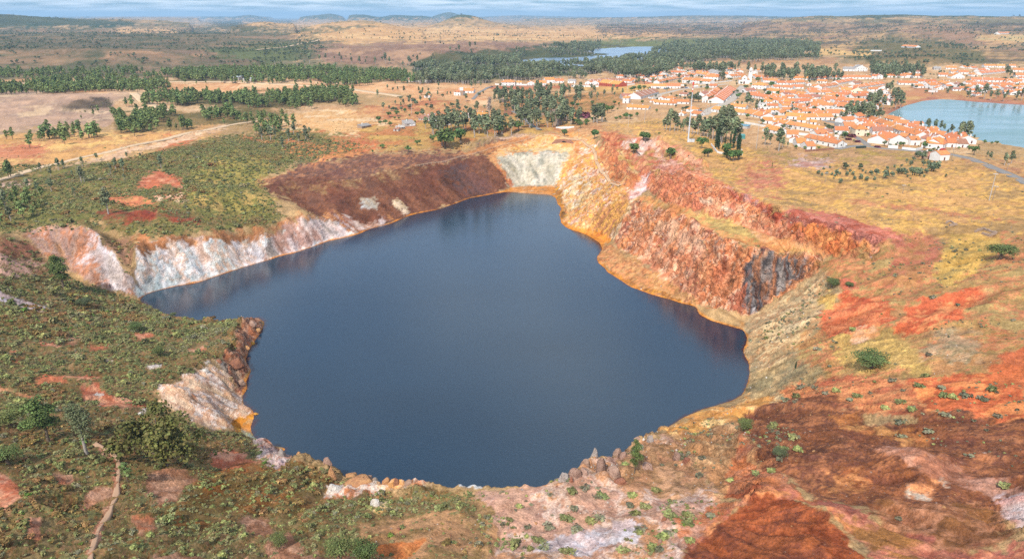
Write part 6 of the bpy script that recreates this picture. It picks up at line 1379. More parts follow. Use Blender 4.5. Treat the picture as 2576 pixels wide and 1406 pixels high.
for f, pts, h, label in (('A', [(0, 432), (105, 440)], 2, 'white garden wall left of the hip roofed villa'), ('A', [(365, 443), (560, 445)], 2.2, 'white yard wall right of the hip roofed villa'), ('A', [(1590, 470), (1820, 473)], 2.2, 'white yard wall left of the red barn'), ('A', [(2235, 458), (2450, 432)], 2.2, 'white yard wall right of the red barn'),
                         ('B', [(885, 452), (980, 452)], 2, 'short white wall right of the shops'), ('B', [(1230, 432), (1500, 400), (1800, 368)], 1.4, 'long low white wall below the school'), ('F', [(635, 612), (760, 622), (900, 640)], 2, 'white garden wall below the many door terrace'), ('G', [(155, 925), (330, 938)], 2.2, 'white garden wall near the bougainvillea'), ('G', [(400, 950), (640, 975), (760, 950)], 1.8, 'white wall along the road below the cube house'),
                         ('F', [(1265, 640), (1340, 650), (1380, 610)], 1.8, 'white garden wall of the cottage at the fork'), ('B', [(2010, 1110), (2200, 1140), (2548, 1215)], 1.6, 'white wall edging the curved street'), ('E', [(1425, 785), (1530, 925), (1625, 945)], 1.3, 'white enclosure wall left of the cypresses'), ('E', [(1625, 945), (1970, 970), (1960, 885)], 1.3, 'white enclosure wall right of the cypresses'), ('M', [(1140, 512), (1140, 513), (1030, 512)], 3, 'long low pale shed wall on the golden rise')):
    wallline(f, pts, h, .35, WM['w'], 'garden_wall', label)
D = density([("1880,235 2140,236 2235,250 2235,290 2120,300 1900,300", .9), ("1560,190 1900,182 1900,235 1700,232 1560,212", .7), ("1900,300 2300,315 2430,360 2300,368 1980,372", .7), ("2290,205 2576,200 2576,250 2440,245 2300,228", .8), ("1250,215 1560,212 1560,228 1250,228", .5)], (), 0)
x, y = sample(D, 210, 4242)
for a, b in zip(x, y):
    px_, _ = PROJ(a, b, 33); tree('oak', float(a), float(b), random.uniform(.5, .95), 'small garden tree among the houses of the %s' % ('upper town' if px_ < 1900 else ('right hand quarter' if px_ > 2290 else 'lower town')), 'small garden trees scattered through the town', parts=False)
print('town', round(time.time()-T0, 1))
# ------------------------------------------------------------------ trees one can point at. sheet x y(base) ytop
M_garden = leafmat('garden_leaves', (.10, .165, .05), .2)
for s_ in (51, 52, 53):
    c_, t_ = treeproto('oak', s_); c_.materials[0] = M_garden; PR.setdefault('garden', []).append((c_, t_))
NAME['garden'] = 'garden_tree'; HT = dict(euc=14.2, oak=6.6, olive=5.2, cypress=13.2, garden=6.6, pine=10.3, sapling=7.2, acacia=9.0)
c_, t_ = treeproto('euc', 61, 40, .3); PR['dead'] = [(c_, t_)]; HT['dead'] = 13.0; NAME['dead'] = 'dead_tree'; c_.materials[0] = M_grey
c_, t_ = treeproto('euc', 62, 700, .34); PR['grey'] = [(c_, t_)]; HT['grey'] = 14; NAME['grey'] = 'bare_tree'; c_.materials[0] = leafmat('dry_twigs', (.30, .26, .22), .1)
def T(kind, f, x, y, yt, label, group=None, wide=1.0, name=None):
    X, Y, Zz, h = hgt(f, x, y, yt); s = max(.15, h/HT[kind]); t = tree(kind, X, Y, s, label, group, z=Zz-.15, name=name)
    t.scale = (s*wide, s*wide, s); return t
KN = dict(e='euc', o='oak', g='garden', c='cypress', p='pine', v='olive')
LBL = dict(e='grey green gum tree', o='dark round tree', g='bright green garden tree', c='narrow dark cypress', p='pine tree', v='silvery olive tree')
SETS = [
 ('A', 'e', 'in the gully between the pit and the red barn', 'trees in the gully below the red barn', '300 830 600;300 640 440;200 780 570;420 800 600;540 880 690;400 640 540;80 740 560;640 740 560;780 730 620;1080 790 540;1000 760 600;880 910 700;1260 900 680;1200 840 640;1430 640 490;1500 690 560;1660 680 540;1740 620 440;1800 700 560;1920 640 500;2060 600 470;2100 640 540;2240 600 490;1690 540 400'),
 ('A', 'g', 'in the green thicket right of the ruined tower', 'green thicket trees right of the ruined tower', '1360 840 710;1450 830 740;1700 800 700;1470 1000 860;1800 960 850;1220 1060 930;1300 960 870;1900 900 730;1980 930 780;1850 860 740;2100 790 700;2180 800 730;2050 900 780;2150 880 830;1450 1150 1010;1620 1130 1010;1720 1090 980;1500 1190 1060;1600 1140 1070;1380 1120 1010;1930 1060 1000;2300 1030 900;2380 1040 930;2130 1070 980;2200 1040 960;2500 990 900;1000 1150 1110;880 1180 1130;770 1160 1120;740 1080 1050'),
 ('A', 'o', 'standing alone on the dry ground near the pit bridge', 'single dark trees near the pit bridge', '615 1150 1035;372 1030 955;1220 1335 1200;640 1200 1130'),
 ('A', 'g', 'on the slope left of the pit bridge', 'green trees on the slope left of the bridge', '415 1245 1035;900 992 930;60 1300 1080;200 1220 1080'),
 ('A', 'p', 'beside the junk yard under the gum wood', 'trees round the junk yard', '1200 470 390;1130 470 400;1050 470 420;1280 480 400'),
 ('I', 'g', 'in the green orchard left of the farm complex', 'orchard trees left of the farm complex', '60 1010 880;250 920 800;390 900 780;180 1030 940;100 1040 960;270 1080 980;740 915 800;610 900 850;520 830 740;350 960 890;450 920 880;560 1000 930;420 960 900;860 910 850;700 1010 960;880 1060 1000;930 1030 980;1220 830 790'),
 ('I', 'e', 'on the rocky hill above the far pit rim', 'gum trees on the hill above the far rim', '1180 1420 1040;1480 1190 820;1500 1380 1090;1830 1210 870;2130 1230 980;1930 1220 1060;1010 1170 960;980 1330 1200;2300 1140 980;1450 830 600;1560 840 760;1800 850 610;2060 920 780;1230 770 670;1600 640 480'),
 ('I', 'e', 'on the dusty flat between the farmhouse and the pines', 'small gum trees on the dusty flat behind the pit', '800 650 520;960 670 560;360 700 600;600 700 560;500 720 590;460 740 640;220 430 340;310 460 380;400 460 370;510 480 360;570 370 240;50 570 430;150 800 640;250 800 690;340 210 140;770 470 370;840 480 370;940 480 380;1110 440 380;1000 570 500;1100 540 440;1270 550 460;1330 540 460;1690 410 260;1760 400 240;1860 390 270;1120 400 280;860 380 180;2400 520 360;2220 480 430;1900 530 440;2200 700 600;2310 690 500;2100 640 500'),
 ('B', 'g', 'among the white houses below the church', 'garden trees below the church', '2030 530 420;1890 680 570;1930 640 560;2250 390 275;2120 445 390;2420 640 520;2490 480 360;2060 1030 925;1800 970 890;2370 830 775;2430 850 800;2220 860 780;1960 1140 1060;1240 890 840;1170 920 870;2400 770 740;2300 790 670;1350 530 450;1240 420 355'),
 ('B', 'o', 'among the roofs and lanes of the upper town', 'dark trees in the upper town lanes', '1060 300 230;1730 355 290;1620 355 290;1780 360 290;1410 415 360;1330 410 370;1025 415 340;860 410 320;1500 380 320;1250 490 440;720 260 215;780 260 220;1010 410 360;1100 300 260;1860 390 340;1560 290 240;1700 270 230;1330 260 220'),
 ('B', 'o', 'in the hollow between the plaza and the cottages', 'dark trees in the hollow below the plaza', '900 600 540;980 600 520;1050 720 590;1110 740 570;1200 740 600;820 660 590;720 610 560;450 650 590;480 710 650;990 890 770;930 880 800;1100 835 790;800 830 770;790 660 620;960 690 620;1010 640 590;880 660 600'),
 ('B', 'g', 'in the green clump left of the plaza', 'green clump left of the plaza', '150 545 420;70 545 440;240 530 430;320 520 470;220 765 690;20 540 460'),
 ('B', 'e', 'between the barn terrace and the plaza', 'gums between the barn terrace and the plaza', '400 450 300;150 420 280;240 420 320;100 430 330'),
 ('B', 'e', 'dark and tall beside the avenue corner', 'tall dark trees at the avenue corner', '2050 830 560;1960 815 700;1880 815 700;1810 815 770;2150 800 660;2220 850 670;2100 780 600'),
 ('B', 'c', 'in the short cypress row before the orange house', 'cypresses in the short row of the upper town', '310 292 205;360 292 190;400 292 215;445 292 205;480 292 210;505 292 172;250 420 330'),
 ('C', 'g', 'in the yards of the dense town quarter', 'yard trees of the dense town quarter', '180 475 360;100 640 520;70 640 560;140 640 560;250 620 525;490 372 325;820 392 340;905 378 330;1260 372 310;1340 372 300;2150 345 245;1000 400 370;540 785 720;950 610 565;1510 668 610;1930 350 320;1850 350 320;2310 320 265;2390 330 280;1740 440 390;1850 430 380;780 810 770;1080 905 870;830 950 910;350 680 640;1700 380 350'),
 ('C', 'o', 'in the hedge band above the curved terrace', 'hedge trees above the curved terrace', '1200 865 800;1300 870 800;1380 890 790;1440 890 790;1500 890 780;1560 870 790;1140 850 815;520 940 810;580 935 810;650 925 840;1150 1250 1100;1210 1245 1110;1100 1150 1090;740 1090 1040;1440 1370 1250;1290 1310 1250;1740 1290 1210'),
 ('C', 'g', 'small and round in the little square of the lower town', 'small square trees of the lower town', '30 838 775;90 838 790;165 862 820;230 885 835;290 905 845;215 805 750;440 855 815;355 900 875;80 780 740;470 930 890'),
 ('C', 'e', 'at the reservoir inlet beside the lower town', 'gums at the reservoir inlet', '1380 1030 890;1460 1020 850;1560 990 870;1690 940 830;1830 900 790;2100 1010 880;1990 1000 890;1840 870 575;1950 850 600;2110 865 590;2250 870 700;2330 860 640;2420 850 560;2230 600 330;2330 600 480;2170 560 400;1440 990 900;1280 600 560'),
 ('F', 'e', 'at the front edge of the town', 'gums at the front edge of the town', '280 895 460;40 790 480;130 790 560;440 830 720;1150 1000 980;350 830 640'),
 ('F', 'g', 'in front of the lowest houses', 'garden trees in front of the lowest houses', '590 860 770;740 860 790;980 870 800;1280 615 560;1450 670 540;1410 660 580;1690 400 310;1760 600 510;1840 640 560;1600 730 680;2450 700 640'),
 ('G', 'g', 'in the yards near the lone farmhouse', 'yard trees near the lone farmhouse', '360 900 800;430 900 810;290 890 830;190 905 840;510 945 905;780 935 790;960 980 910;880 1010 930;700 1050 970;640 1080 1010;1040 960 900;1400 940 890;1660 1055 870;1570 930 870;1850 850 770;2060 870 790;1980 860 800;1750 900 860;690 900 870'),
 ('G', 'e', 'between the waterfront cottages and the reservoir', 'gums on the reservoir front', '710 590 450;970 620 400;1080 620 440;1130 640 480;1260 700 490;1440 700 440;1540 700 430;1600 700 490;850 620 530;1000 680 610;1200 690 580;1660 790 680;1360 700 620;780 600 540;1500 800 700;1350 780 700;1250 770 700;1580 800 730'),
 ('G', 'e', 'on the dry bank beyond the asphalt road', 'thin gums beyond the asphalt road', '1940 1150 970;2200 1230 990;2320 1200 970;1900 1080 970'),
 ('D', 'e', 'along the far shore of the green reservoir', 'gums along the far reservoir shore', '1570 740 590;1690 735 530;1740 700 560;1840 775 500;1950 795 610;2050 765 590;2240 745 590;2420 795 620;2500 795 570;1220 665 530;1180 640 560;2230 405 170;2300 400 260;2360 380 290;935 705 650;70 700 680;2180 812 660;2540 700 560'),
 ('D', 'o', 'among the roofs of the right hand quarter', 'dark trees of the right hand quarter', '1450 590 470;1400 590 500;570 568 490;790 300 250;1140 310 260;900 350 310;960 350 315;1020 350 320;1540 385 340;1720 340 290;1640 290 270;1810 380 345;1700 385 345;1300 160 110;1560 220 160;1640 220 160;1180 560 520;2300 600 540;2200 640 590;2460 230 190'),
 ('E', 'e', 'in the big grove right of the steel mast', 'gum trees in the grove by the steel mast', '640 530 260;700 545 160;780 545 170;840 540 290;600 520 280;940 550 330;1000 570 270;1090 600 290;1190 600 260;1280 620 270;1360 650 250;1450 690 290;1300 640 400;1500 700 250;1600 710 300;1680 700 280;1760 740 330;1830 740 300;1870 720 330;1240 640 420;1400 680 480;1610 760 460;1580 740 240;900 540 380;1150 580 380'),
 ('E', 'g', 'on the slope between the mast and the red cliffs', 'small trees between the mast and the cliffs', '230 690 530;300 690 560;60 930 770;110 900 790;720 1005 810;1260 850 620;1180 760 680;1360 990 850;1310 990 880;1700 1020 730;1840 1060 840;1760 1060 860;1900 1050 880;460 212 140;510 610 555'),
 ('E', 'c', 'inside the white walled enclosure', 'cypresses in the white walled enclosure', '1500 835 500;1535 830 380;1555 865 610;1665 800 600;1815 850 470;1880 870 560;1925 875 600;1760 770 560;1900 860 500'),
 ('S', 'v', 'in the olive grove above the yellow field', 'olive trees of the grove above the yellow field', '500 340 290;540 357 315;590 343 300;690 352 275;722 432 370;785 358 295;852 350 300;865 398 345;925 392 320;990 410 350;1065 402 350;1035 352 290;1090 347 270;1175 382 280;1250 367 300;1310 337 260;1380 345 280;1345 340 260;1400 372 340;1450 352 250;1520 362 260;1565 373 335;1590 332 260;1640 315 200;1700 285 190;1560 255 190;1430 255 190;1500 170 100;1460 205 155;1390 215 175;1340 265 230;1610 262 190;1665 255 200;555 295 260;620 282 250;980 332 300;820 322 280;950 318 280;1200 295 250;670 365 325;720 345 310;1270 275 235;640 350 310;1430 395 365;660 390 365'),
 ('S', 'o', 'standing out of the olive grove', 'dark round trees in the olive grove', '770 300 212;920 298 222;1470 352 240;1660 315 205;1780 370 330;1540 200 90;1620 140 75;1700 130 80'),
 ('P', 'e', 'thin and open on the heath left of the pit', 'thin trees on the heath left of the pit', '412 318 225;590 300 180;640 280 180;830 260 165;975 205 118;510 360 270;280 500 370;380 520 400;520 520 370;820 425 260;850 420 310;1165 290 160;1240 310 165;1115 335 230;1620 280 140;1410 175 120;1280 190 110;1250 400 330;750 560 470;1090 740 460;60 700 500;110 810 640;730 360 300;1410 330 300;1950 190 140'),
 ('P', 'p', 'light green on the heath at the left edge', 'light green pines at the left edge', '30 700 560;160 560 450;240 800 600;270 680 520;370 720 600;410 680 580;190 700 560;30 600 480;300 560 500;10 860 700;130 640 520;70 560 500;330 760 640'),
 ('Q', 'e', 'on the heath beyond the spoil heap', 'trees on the heath beyond the spoil heap', '270 230 110;150 150 -20;60 150 20;330 160 20;500 140 0;430 170 60;200 120 0;380 90 -40;540 100 20;520 160 80'),
 ('Q', 'g', 'on the dry bank above the spoil heap', 'bushes and trees on the bank above the spoil heap', '1270 235 175;1620 205 140;1530 270 195;1170 280 240;1900 235 0;1780 170 90;2060 190 10;1220 110 90;1220 50 30;1650 170 140'),
 ('R', 'g', 'on the terraces of the red right bank', 'small trees on the red terraces', '830 140 30;525 110 30;1225 290 165;1340 170 55;1590 320 210;1370 150 90;2165 240 170;2220 360 230;2150 330 250;2280 340 240;1970 320 220'),
 ('J', 'p', 'standing free on the bare ground left of the pine belts', 'single pines left of the pine belts', '500 1390 1200;450 1400 1290;570 1390 1280;750 1330 1220;940 1160 1090;990 1130 1050;1270 1070 970;1330 1080 950;130 1400 1270;70 1400 1300;300 1400 1340;700 1400 1320;830 1400 1290;950 1310 1210;1120 1110 1080;820 1190 1150;90 720 650;980 670 630;1060 700 650;1990 820 740;790 710 660;320 740 690'),
 ('K', 'e', 'scattered over the brown plain behind the pit', 'gums scattered over the brown plain', '190 640 560;250 650 590;400 640 570;540 640 520;640 620 540;700 600 530;840 580 520;960 640 570;1040 640 560;1300 640 530;860 620 560;450 620 540;1100 640 590;1200 650 570;1340 640 560;490 650 600;590 680 640;640 690 640;800 670 620;790 600 555;1380 910 870;1320 900 840;1490 900 860;1780 580 530;2040 530 440;1950 520 460;2150 500 410;2200 480 410;1850 450 400;1700 450 410;100 530 460;200 540 480'),
]
for f, k, where, grp, data in SETS:
    qs = [tuple(map(float, q.split())) for q in data.split(';')]
    for x_, y_, t_ in qs: T(KN[k], f, x_, y_, t_, LBL[k]+' '+where, grp)
# the ones that stand out
for k_, n_, z_, m_ in (('pine', 3600, .19, leafmat('dark_pine_needles', (.105, .145, .045), .1)), ('euc', 3800, .2, leafmat('dull_gum_leaves', (.12, .14, .07), .1)), ('oak', 3400, .16, leafmat('dull_oak_leaves', (.09, .115, .055), .1)), ('garden', 3400, .16, leafmat('dull_garden_leaves', (.105, .135, .045), .1))):
    q_ = treeproto('oak' if k_ == 'garden' else k_, 91, n_, z_); q_[0].materials[0] = m_; PR['fine_'+k_] = [q_]; HT['fine_'+k_] = HT[k_]; NAME['fine_'+k_] = NAME[k_]
T('acacia', 'Z', 415, 1168, 1020, 'big spreading olive green tree beside the footpath in the left foreground', wide=1.0)
T('fine_pine', 'Z', 122, 1108, 992, 'bright green pine near the left edge above the footpath', wide=1.3)
T('fine_euc', 'Z', 218, 1140, 1010, 'pale trunked grey green tree left of the big spreading tree', wide=1.1)
T('fine_pine', 'Z', 160, 722, 640, 'dark green pine on the slope below the white gully', wide=1.5)
T('sapling', 'Z', 322, 1212, 1160, 'small bright green tree standing on the footpath bend', wide=1.6)
T('fine_garden', 'Z', 858, 1412, 1350, 'fresh green bush at the bottom edge left of its twin', wide=1.1, name='bush')
T('fine_garden', 'Z', 925, 1425, 1348, 'fresh green bush at the bottom edge right of its twin', wide=.9, name='bush')
T('olive', 'Z', 778, 1150, 1118, 'feathery blue green bush among the rocks of the near rim', wide=1.8)
T('fine_pine', 'Z', 1596, 1190, 1105, 'single young pine standing among the boulders of the near rim', wide=.75)
T('grey', 'I', 2010, 925, 560, 'leafless grey tree above the pit by the orange outbuildings', wide=1.0)
T('oak', 'I', 2060, 940, 830, 'dark green tree at the foot of the leafless grey tree')
T('fine_garden', 'S', 2330, 1190, 1010, 'big bright green bush near the right edge beside the ruin', wide=1.7, name='large_bush')
T('fine_garden', 'Z', 2192, 925, 880, 'lone wide green bush in the yellow hollow of the right slope', wide=2.1, name='large_bush')
T('cypress', 'Z', 2001, 925, 906, 'tiny dark conifer on the pale right slope', wide=1.3, name='small_conifer')
T('cypress', 'F', 165, 1190, 1070, 'thin single cypress on the dry field', wide=.7)
T('euc', 'M', 1590, 1330, 1190, 'rusty gum tree on the town side of the reservoir')
for q_, l_ in ((('Z', 30, 1070, 1020), 'blue green bush at the left edge'), (('Z', 20, 1165, 1120), 'dark bush at the left edge below the blue green one'), (('Z', 345, 832, 806), 'blue green bush on the left headland'), (('Z', 210, 772, 745), 'wide grey green bush above the left headland'), (('Z', 398, 893, 868), 'vivid green bush in the middle of the left headland'), (('Z', 435, 796, 783), 'small bright tree at the water line of the headland'), (('Z', 700, 1372, 1340), 'fresh green bush at the bottom left'),
               (('Z', 2092, 722, 695), 'spiky green bush on the top of the right slope'), (('Z', 2135, 722, 706), 'round green bush beside the spiky one'), (('Z', 1870, 1080, 1050), 'green bush at the start of the brown mound'), (('Z', 1960, 1150, 1125), 'dark bush on the orange ridge of the brown mound')):
    T('fine_garden' if 'green' in l_ and 'grey' not in l_ else 'fine_oak', *q_, l_, wide=1.5, name='bush')
B_oli = [bush(71, M_olive), bush(72, M_bright)]
FB = [('T', '720 720 630;590 760 560;1400 740 600;1370 300 300;1680 420 360;1850 420 330;830 800 760;600 910 840;870 790 700;520 1010 940;620 1110 1010;370 1090 1030;240 1230 1140;320 1310 1240;525 1340 1270;770 1040 970;840 1000 950;1160 890 810;1300 900 820;1210 970 910;1560 980 830;1720 1060 960;1950 990 850;1480 1190 1060;1260 1130 1070;1540 1170 1090;1180 790 730;1740 1230 1180;1440 1310 1240;1110 490 430;1100 1320 1270;2140 650 600;2400 580 540;1380 1300 1180;1820 600 540;1430 130 100'), ('X', '150 1180 1130;280 410 330;200 530 470;70 560 520;1680 1060 1000;990 1110 1060;660 1080 1020;1510 1160 1110;1810 1280 1240;2300 1010 960;2060 1100 1040;1420 1200 1090;1340 1090 1050;290 320 270')]
FR['T'] = (2048, 1660, 2.4453); FR['U'] = (1000, 1660, 2.4456); FR['X'] = (3000, 1660, 2.3504); FR['Y'] = (3000, 1100, 2.343); FR['W'] = (0, 1120, 2.3418)
FB[1] = ('X', '280 420 330;200 530 470;70 555 520;200 120 60;230 100 60;430 210 150;450 320 265;300 320 265;1690 160 110;1420 70 10;2400 660 610;400 220 170;1420 200 160;1390 970 930')
FB.append(('Y', '1000 1135 1080;940 1170 1130;480 1050 1000;600 1055 1015;340 1170 1110;700 1110 1070;800 1080 1020;1340 990 950;1400 1190 1080;1510 1260 1200;1820 1310 1255;1270 1250 1200;1650 950 900;1670 745 700;1810 1140 1090;2260 1080 1030;2190 1160 1110;2310 1320 1270;1950 280 250;1720 210 165;1800 1060 1010;1580 1040 980;430 1140 1100;1900 1140 1090;2020 1130 1070;960 510 460;640 690 630'))
for f, data in FB:
    for q in data.split(';'):
        a, b, c = map(float, q.split()); X, Y, Zz, h = hgt(f, a, b, c); k = random.choice([0, 1, 2, 3]) if random.random() > .25 else 0
        o = put('shrub', B_heath[(0, 2, 8, 2)[k]] if random.random() > .5 else B_grey[random.randrange(3)]); s = max(.4, min(1.6, h/.95)); o.location = (X, Y, Zz-.08); o.scale = (s*1.25, s*1.25, s); o.rotation_euler = (0, 0, random.uniform(0, 6.3))
        o['category'] = 'shrub'; o['group'] = {'T': 'shrubs on the pale near bank', 'X': 'shrubs on the brown mound', 'Y': 'shrubs on the orange right slope'}[f]; o['label'] = {'T': 'olive brown shrub dotted on the pale pink near bank', 'X': 'dark shrub dotted on the brown mound at lower right', 'Y': 'grey green shrub dotted on the orange right slope'}[f]
print('trees', round(time.time()-T0, 1))

# ------------------------------------------------------------------ rocks
def rockmesh(seed, sx, sy, sz, m, peak=0.0, sub=3):
    import bmesh
    bm = bmesh.new(); bmesh.ops.create_icosphere(bm, subdivisions=sub, radius=1.1); r = np.random.default_rng(seed)
    V = np.array([v.co[:] for v in bm.verts]); 
    for k in range(30):                                      # planes that cut facets
        d = r.normal(size=3); d[2] = abs(d[2])*.7; d /= np.linalg.norm(d); t = r.uniform(.36, .8); e = V@d; V = V - np.outer(np.maximum(0, e-t), d)
    a = V[:, 0]*2.1+seed; b = V[:, 1]*2.1+V[:, 2]*1.7
    V *= (1+(ridge(a, b, 1.0, 4, seed)-.6)[:, None]*.2)
    if peak: V[:, :2] *= (1-peak*np.clip(V[:, 2:3]+.2, 0, 1)); V[:, 2] = np.where(V[:, 2] > 0, V[:, 2]*(1+peak*.6), V[:, 2])
    V *= np.array([sx, sy, sz]); F = [tuple(v.index for v in f.verts) for f in bm.faces]; bm.free()
    return newmesh('rock', V, F, m, False)
def rockmat(name, c, t, sc=.8):
    m = mat(name, c, .95, .1); vary(m, c, sc, .4, t, .1, detail=9); b = m.node_tree.nodes['Principled BSDF']; tt = nd(m, 'ShaderNodeTexCoord'); n = nd(m, 'ShaderNodeTexNoise'); n.inputs['Scale'].default_value = 1.6; n.inputs['Detail'].default_value = 9; n.inputs['Roughness'].default_value = .7
    lk(m, tt.outputs['Object'], n.inputs['Vector']); bp = nd(m, 'ShaderNodeBump'); bp.inputs['Distance'].default_value = .7; lk(m, n.outputs['Fac'], bp.inputs['Height']); lk(m, bp.outputs[0], b.inputs['Normal']); return m
RK = dict(p=rockmat('pinkish_rock', (.44, .29, .22), (.26, .16, .12)), g=rockmat('grey_rock', (.46, .40, .36), (.24, .19, .17)), o=rockmat('ochre_rock', (.56, .32, .14), (.40, .20, .10)), w=rockmat('white_rock', (.72, .68, .62), (.50, .42, .36)), r=rockmat('rust_rock', (.36, .16, .09), (.22, .10, .07)), y=rockmat('yellow_crusted_rock', (.62, .36, .06), (.38, .17, .05)))
RL = """T 815 405 120 120 g .2|grey boulder standing highest on the near right rim
T 872 545 175 195 p 0|largest pink boulder in the middle of the near right rim
T 985 590 190 150 p 0|broad pink boulder right of the largest one
T 1035 395 150 110 p .1|dark pink boulder nearest the water behind the young pine
T 1095 420 120 100 p 0|rounded rock just left of the young pine
T 1140 305 85 60 w .1|small pale rock above the young pine
T 1362 262 115 105 g .1|cracked grey boulder at the right end of the rim rocks
T 1270 330 90 60 g 0|grey rock between the pine and the end boulder
T 1330 535 210 75 p 0|long flat slab right of the young pine
T 1070 685 210 80 r 0|long reddish slab above the vivid green weeds
T 515 650 150 110 g 0|lowest left boulder of the near right rim
T 625 610 190 150 p 0|jumbled rock mass left of the largest pink boulder
T 582 655 55 80 r .4|dark pointed stone at the foot of the rim rocks
T 720 490 110 90 p 0|rock between the grey top boulder and the rock mass
T 700 590 150 110 p 0|low rock under the largest pink boulder
T 640 450 75 45 g 0|small grey rock at the water side of the rim
T 1240 245 85 45 p 0|low rock at the water right of the pine
T 1290 245 45 40 w 0|small white stone right of the pine
T 1620 440 150 95 p 0|rock outcrop on the tan slope right of the slab
T 1715 465 120 80 r .1|dark hollowed rock on the tan slope
T 340 640 180 50 p 0|flat pinkish rock at the lowest point of the rim
T 1490 1030 80 50 r 0|small red rock above the lower green shrubs
T 1450 1250 70 60 p .3|pointed rock in the shrubs of the near bank
T 1575 60 40 45 y .1|yellow stone standing in the water by the right shore
U 1000 562 190 165 g .55|tall grey white pinnacle rock on the near left rim
U 790 600 130 125 o .35|orange pointed rock left of the pinnacle
U 745 472 130 90 p .2|brown pointed rock left above the pinnacle
U 475 392 70 55 o .1|small orange rock beside the feathery bush
U 1160 632 110 70 p .1|pink rock right of the pinnacle
U 1335 670 120 85 o 0|orange block with a crack on the near rim
U 1430 690 100 110 r 0|brown block beside the cracked orange one
U 1550 680 120 70 p 0|low pink block further right on the near rim
U 970 615 170 45 o 0|flat ochre slab under the pinnacle
U 1215 885 120 110 w 0|pale yellow rock lump in the green bushes
U 800 770 230 110 w 0|large white and orange rock at the left end of the rim wall
U 1080 700 340 90 o 0|long ochre rock wall along the near rim
U 2310 672 190 60 w .5|white pointed rock at the bottom middle of the lake
U 2110 672 120 36 w 0|low white rock left of the white pointed one
U 1900 640 90 36 o 0|low tan rock on the rim before the white ones
U 1580 830 45 60 o 0|small standing stone below the rim wall
U 300 400 120 90 g .2|grey outcrop at the left corner of the near rim
W 2350 420 130 100 p .1|pale rock at the tip of the left headland
W 2410 470 90 80 o 0|ochre rock at the water on the headland tip
W 2290 640 130 70 o 0|ochre ledge on the headland shore
W 2360 600 90 60 y 0|yellow crusted stone at the headland water line
W 2200 800 220 150 r 0|large rust brown rock in the middle of the headland shore
W 2280 850 150 110 r 0|rust rock standing in the water side of the headland
W 2040 765 130 50 r 0|smooth red rock on the heath edge of the headland
W 2250 970 130 100 p 0|pinkish rock above the yellow shore point
W 2320 1030 60 40 y 0|thin yellow spur in the lake
W 2390 1265 90 60 y 0|dark tipped yellow rock at the point of the pale bowl
W 1900 860 150 60 w 0|white outcrop above the pale bowl
W 1300 1255 90 30 w 0|small white outcrop near the big spreading tree"""
for i, l in enumerate(RL.split('\n')):
    a, label = l.split('|'); q = a.split(); f = q[0]; x_, y_, w_, h_ = map(float, q[1:5]); X, Y, Zz, hh = hgt(f, x_, y_, y_-h_); px0, py0 = fr(f, x_-w_/2, y_); px1, _ = fr(f, x_+w_/2, y_)
    d = math.sqrt(X*X+Y*Y+(HC-Zz)**2); wm_ = (px1-px0)*K*d/FPX*(.7 if f == 'W' else .92); hh *= .6 if f == 'W' else 1.0; pk = float(q[6])
    o = put('boulder', rockmesh(100+i, wm_*.55, wm_*.45, max(.5, hh*.62), RK[q[5]], pk)); o.location = (X, Y+wm_*.25, Zz+hh*.22); o.rotation_euler = (0, 0, random.uniform(-.4, .4)); o['label'] = label; o['category'] = 'rock'
st = [rockmesh(200+i, 1, .8, .6, RK[c], .1, 1) for i, c in enumerate('pgorw')]
D_ = density([("1400,1215 1500,1120 1640,1092 1690,1110 1600,1180 1450,1230", 90), ("1185,1245 1345,1224 1640,1097 1760,1180 1830,1262 1650,1330 1600,1406 1100,1406", 16), ("1640,1095 1800,1050 2000,1010 2050,1050 2000,1210 1760,1230", 34), ("1870,850 1990,740 2090,690 2100,760 2000,850 1990,950 1960,1010 1880,1010", 20), ("2330,830 2480,830 2500,920 2350,930", 20), ("1860,1020 2200,1050 2576,1080 2700,1250 2300,1330 2000,1220", 10), ("1545,605 1600,640 1680,692 1760,765 1640,742 1560,700", 10),
             ("900,1290 1200,1240 1260,1330 1200,1420 880,1420", 12), ("560,905 600,795 664,815 630,930 615,990", 30), ("60,600 250,600 345,745 200,690", 6), ("1700,1406 1935,1234 2170,1406", 5), ("1620,1090 1700,1060 1860,1010 1860,1030 1720,1075", 24)], (), 0)
x, y = sample(D_, 16000, 95); z = Hq(x, y); zc_ = look(raster(PS("1860,1020 2200,1050 2700,1080 2700,1406 1700,1406 1935,1234"), 3), *PROJ(x, y, z)) > .5
mass('loose_stones', np.stack([x, y, z], 1), r_.uniform(0, 6.3, len(x)), r_.uniform(.10, .42, len(x))**1.0*np.where(r_.random(len(x)) < .05, 2.4, 1), np.where(zc_, r_.choice([2, 0, 3], len(x)), r_.integers(0, 5, len(x))), st, 'loose stones strewn over the near banks and scree')
D_ = density([("1630,425 1700,425 1840,475 1960,525 2130,578 2230,600 2200,652 2110,652 2050,628 1850,558 1700,520 1640,490", 26), ("1545,603 1600,503 1700,538 1840,610 1900,628 2080,652 2040,690 1880,792 1760,762 1680,690", 30), ("1510,345 1640,420 1600,470 1520,440", 14), ("1420,400 1540,440 1540,600 1420,555", 10), ("1640,350 1780,420 1700,440 1640,420", 12)], ["1880,636 1940,632 2055,660 1970,730 1895,795 1862,768"], .4, 10, 888)
x, y = sample(D_, 7000, 96); z = Hq(x, y)
mass('cliff_blocks', np.stack([x, y, z-.1], 1), r_.uniform(0, 6.3, len(x)), r_.uniform(.35, 1.3, len(x)), r_.choice([0, 2, 2, 5], len(x)), st+[rockmesh(230, 1, .8, .9, RK['r'], .2, 2)], 'broken red and orange blocks jutting out of the right hand cliffs')
print('rocks', round(time.time()-T0, 1))

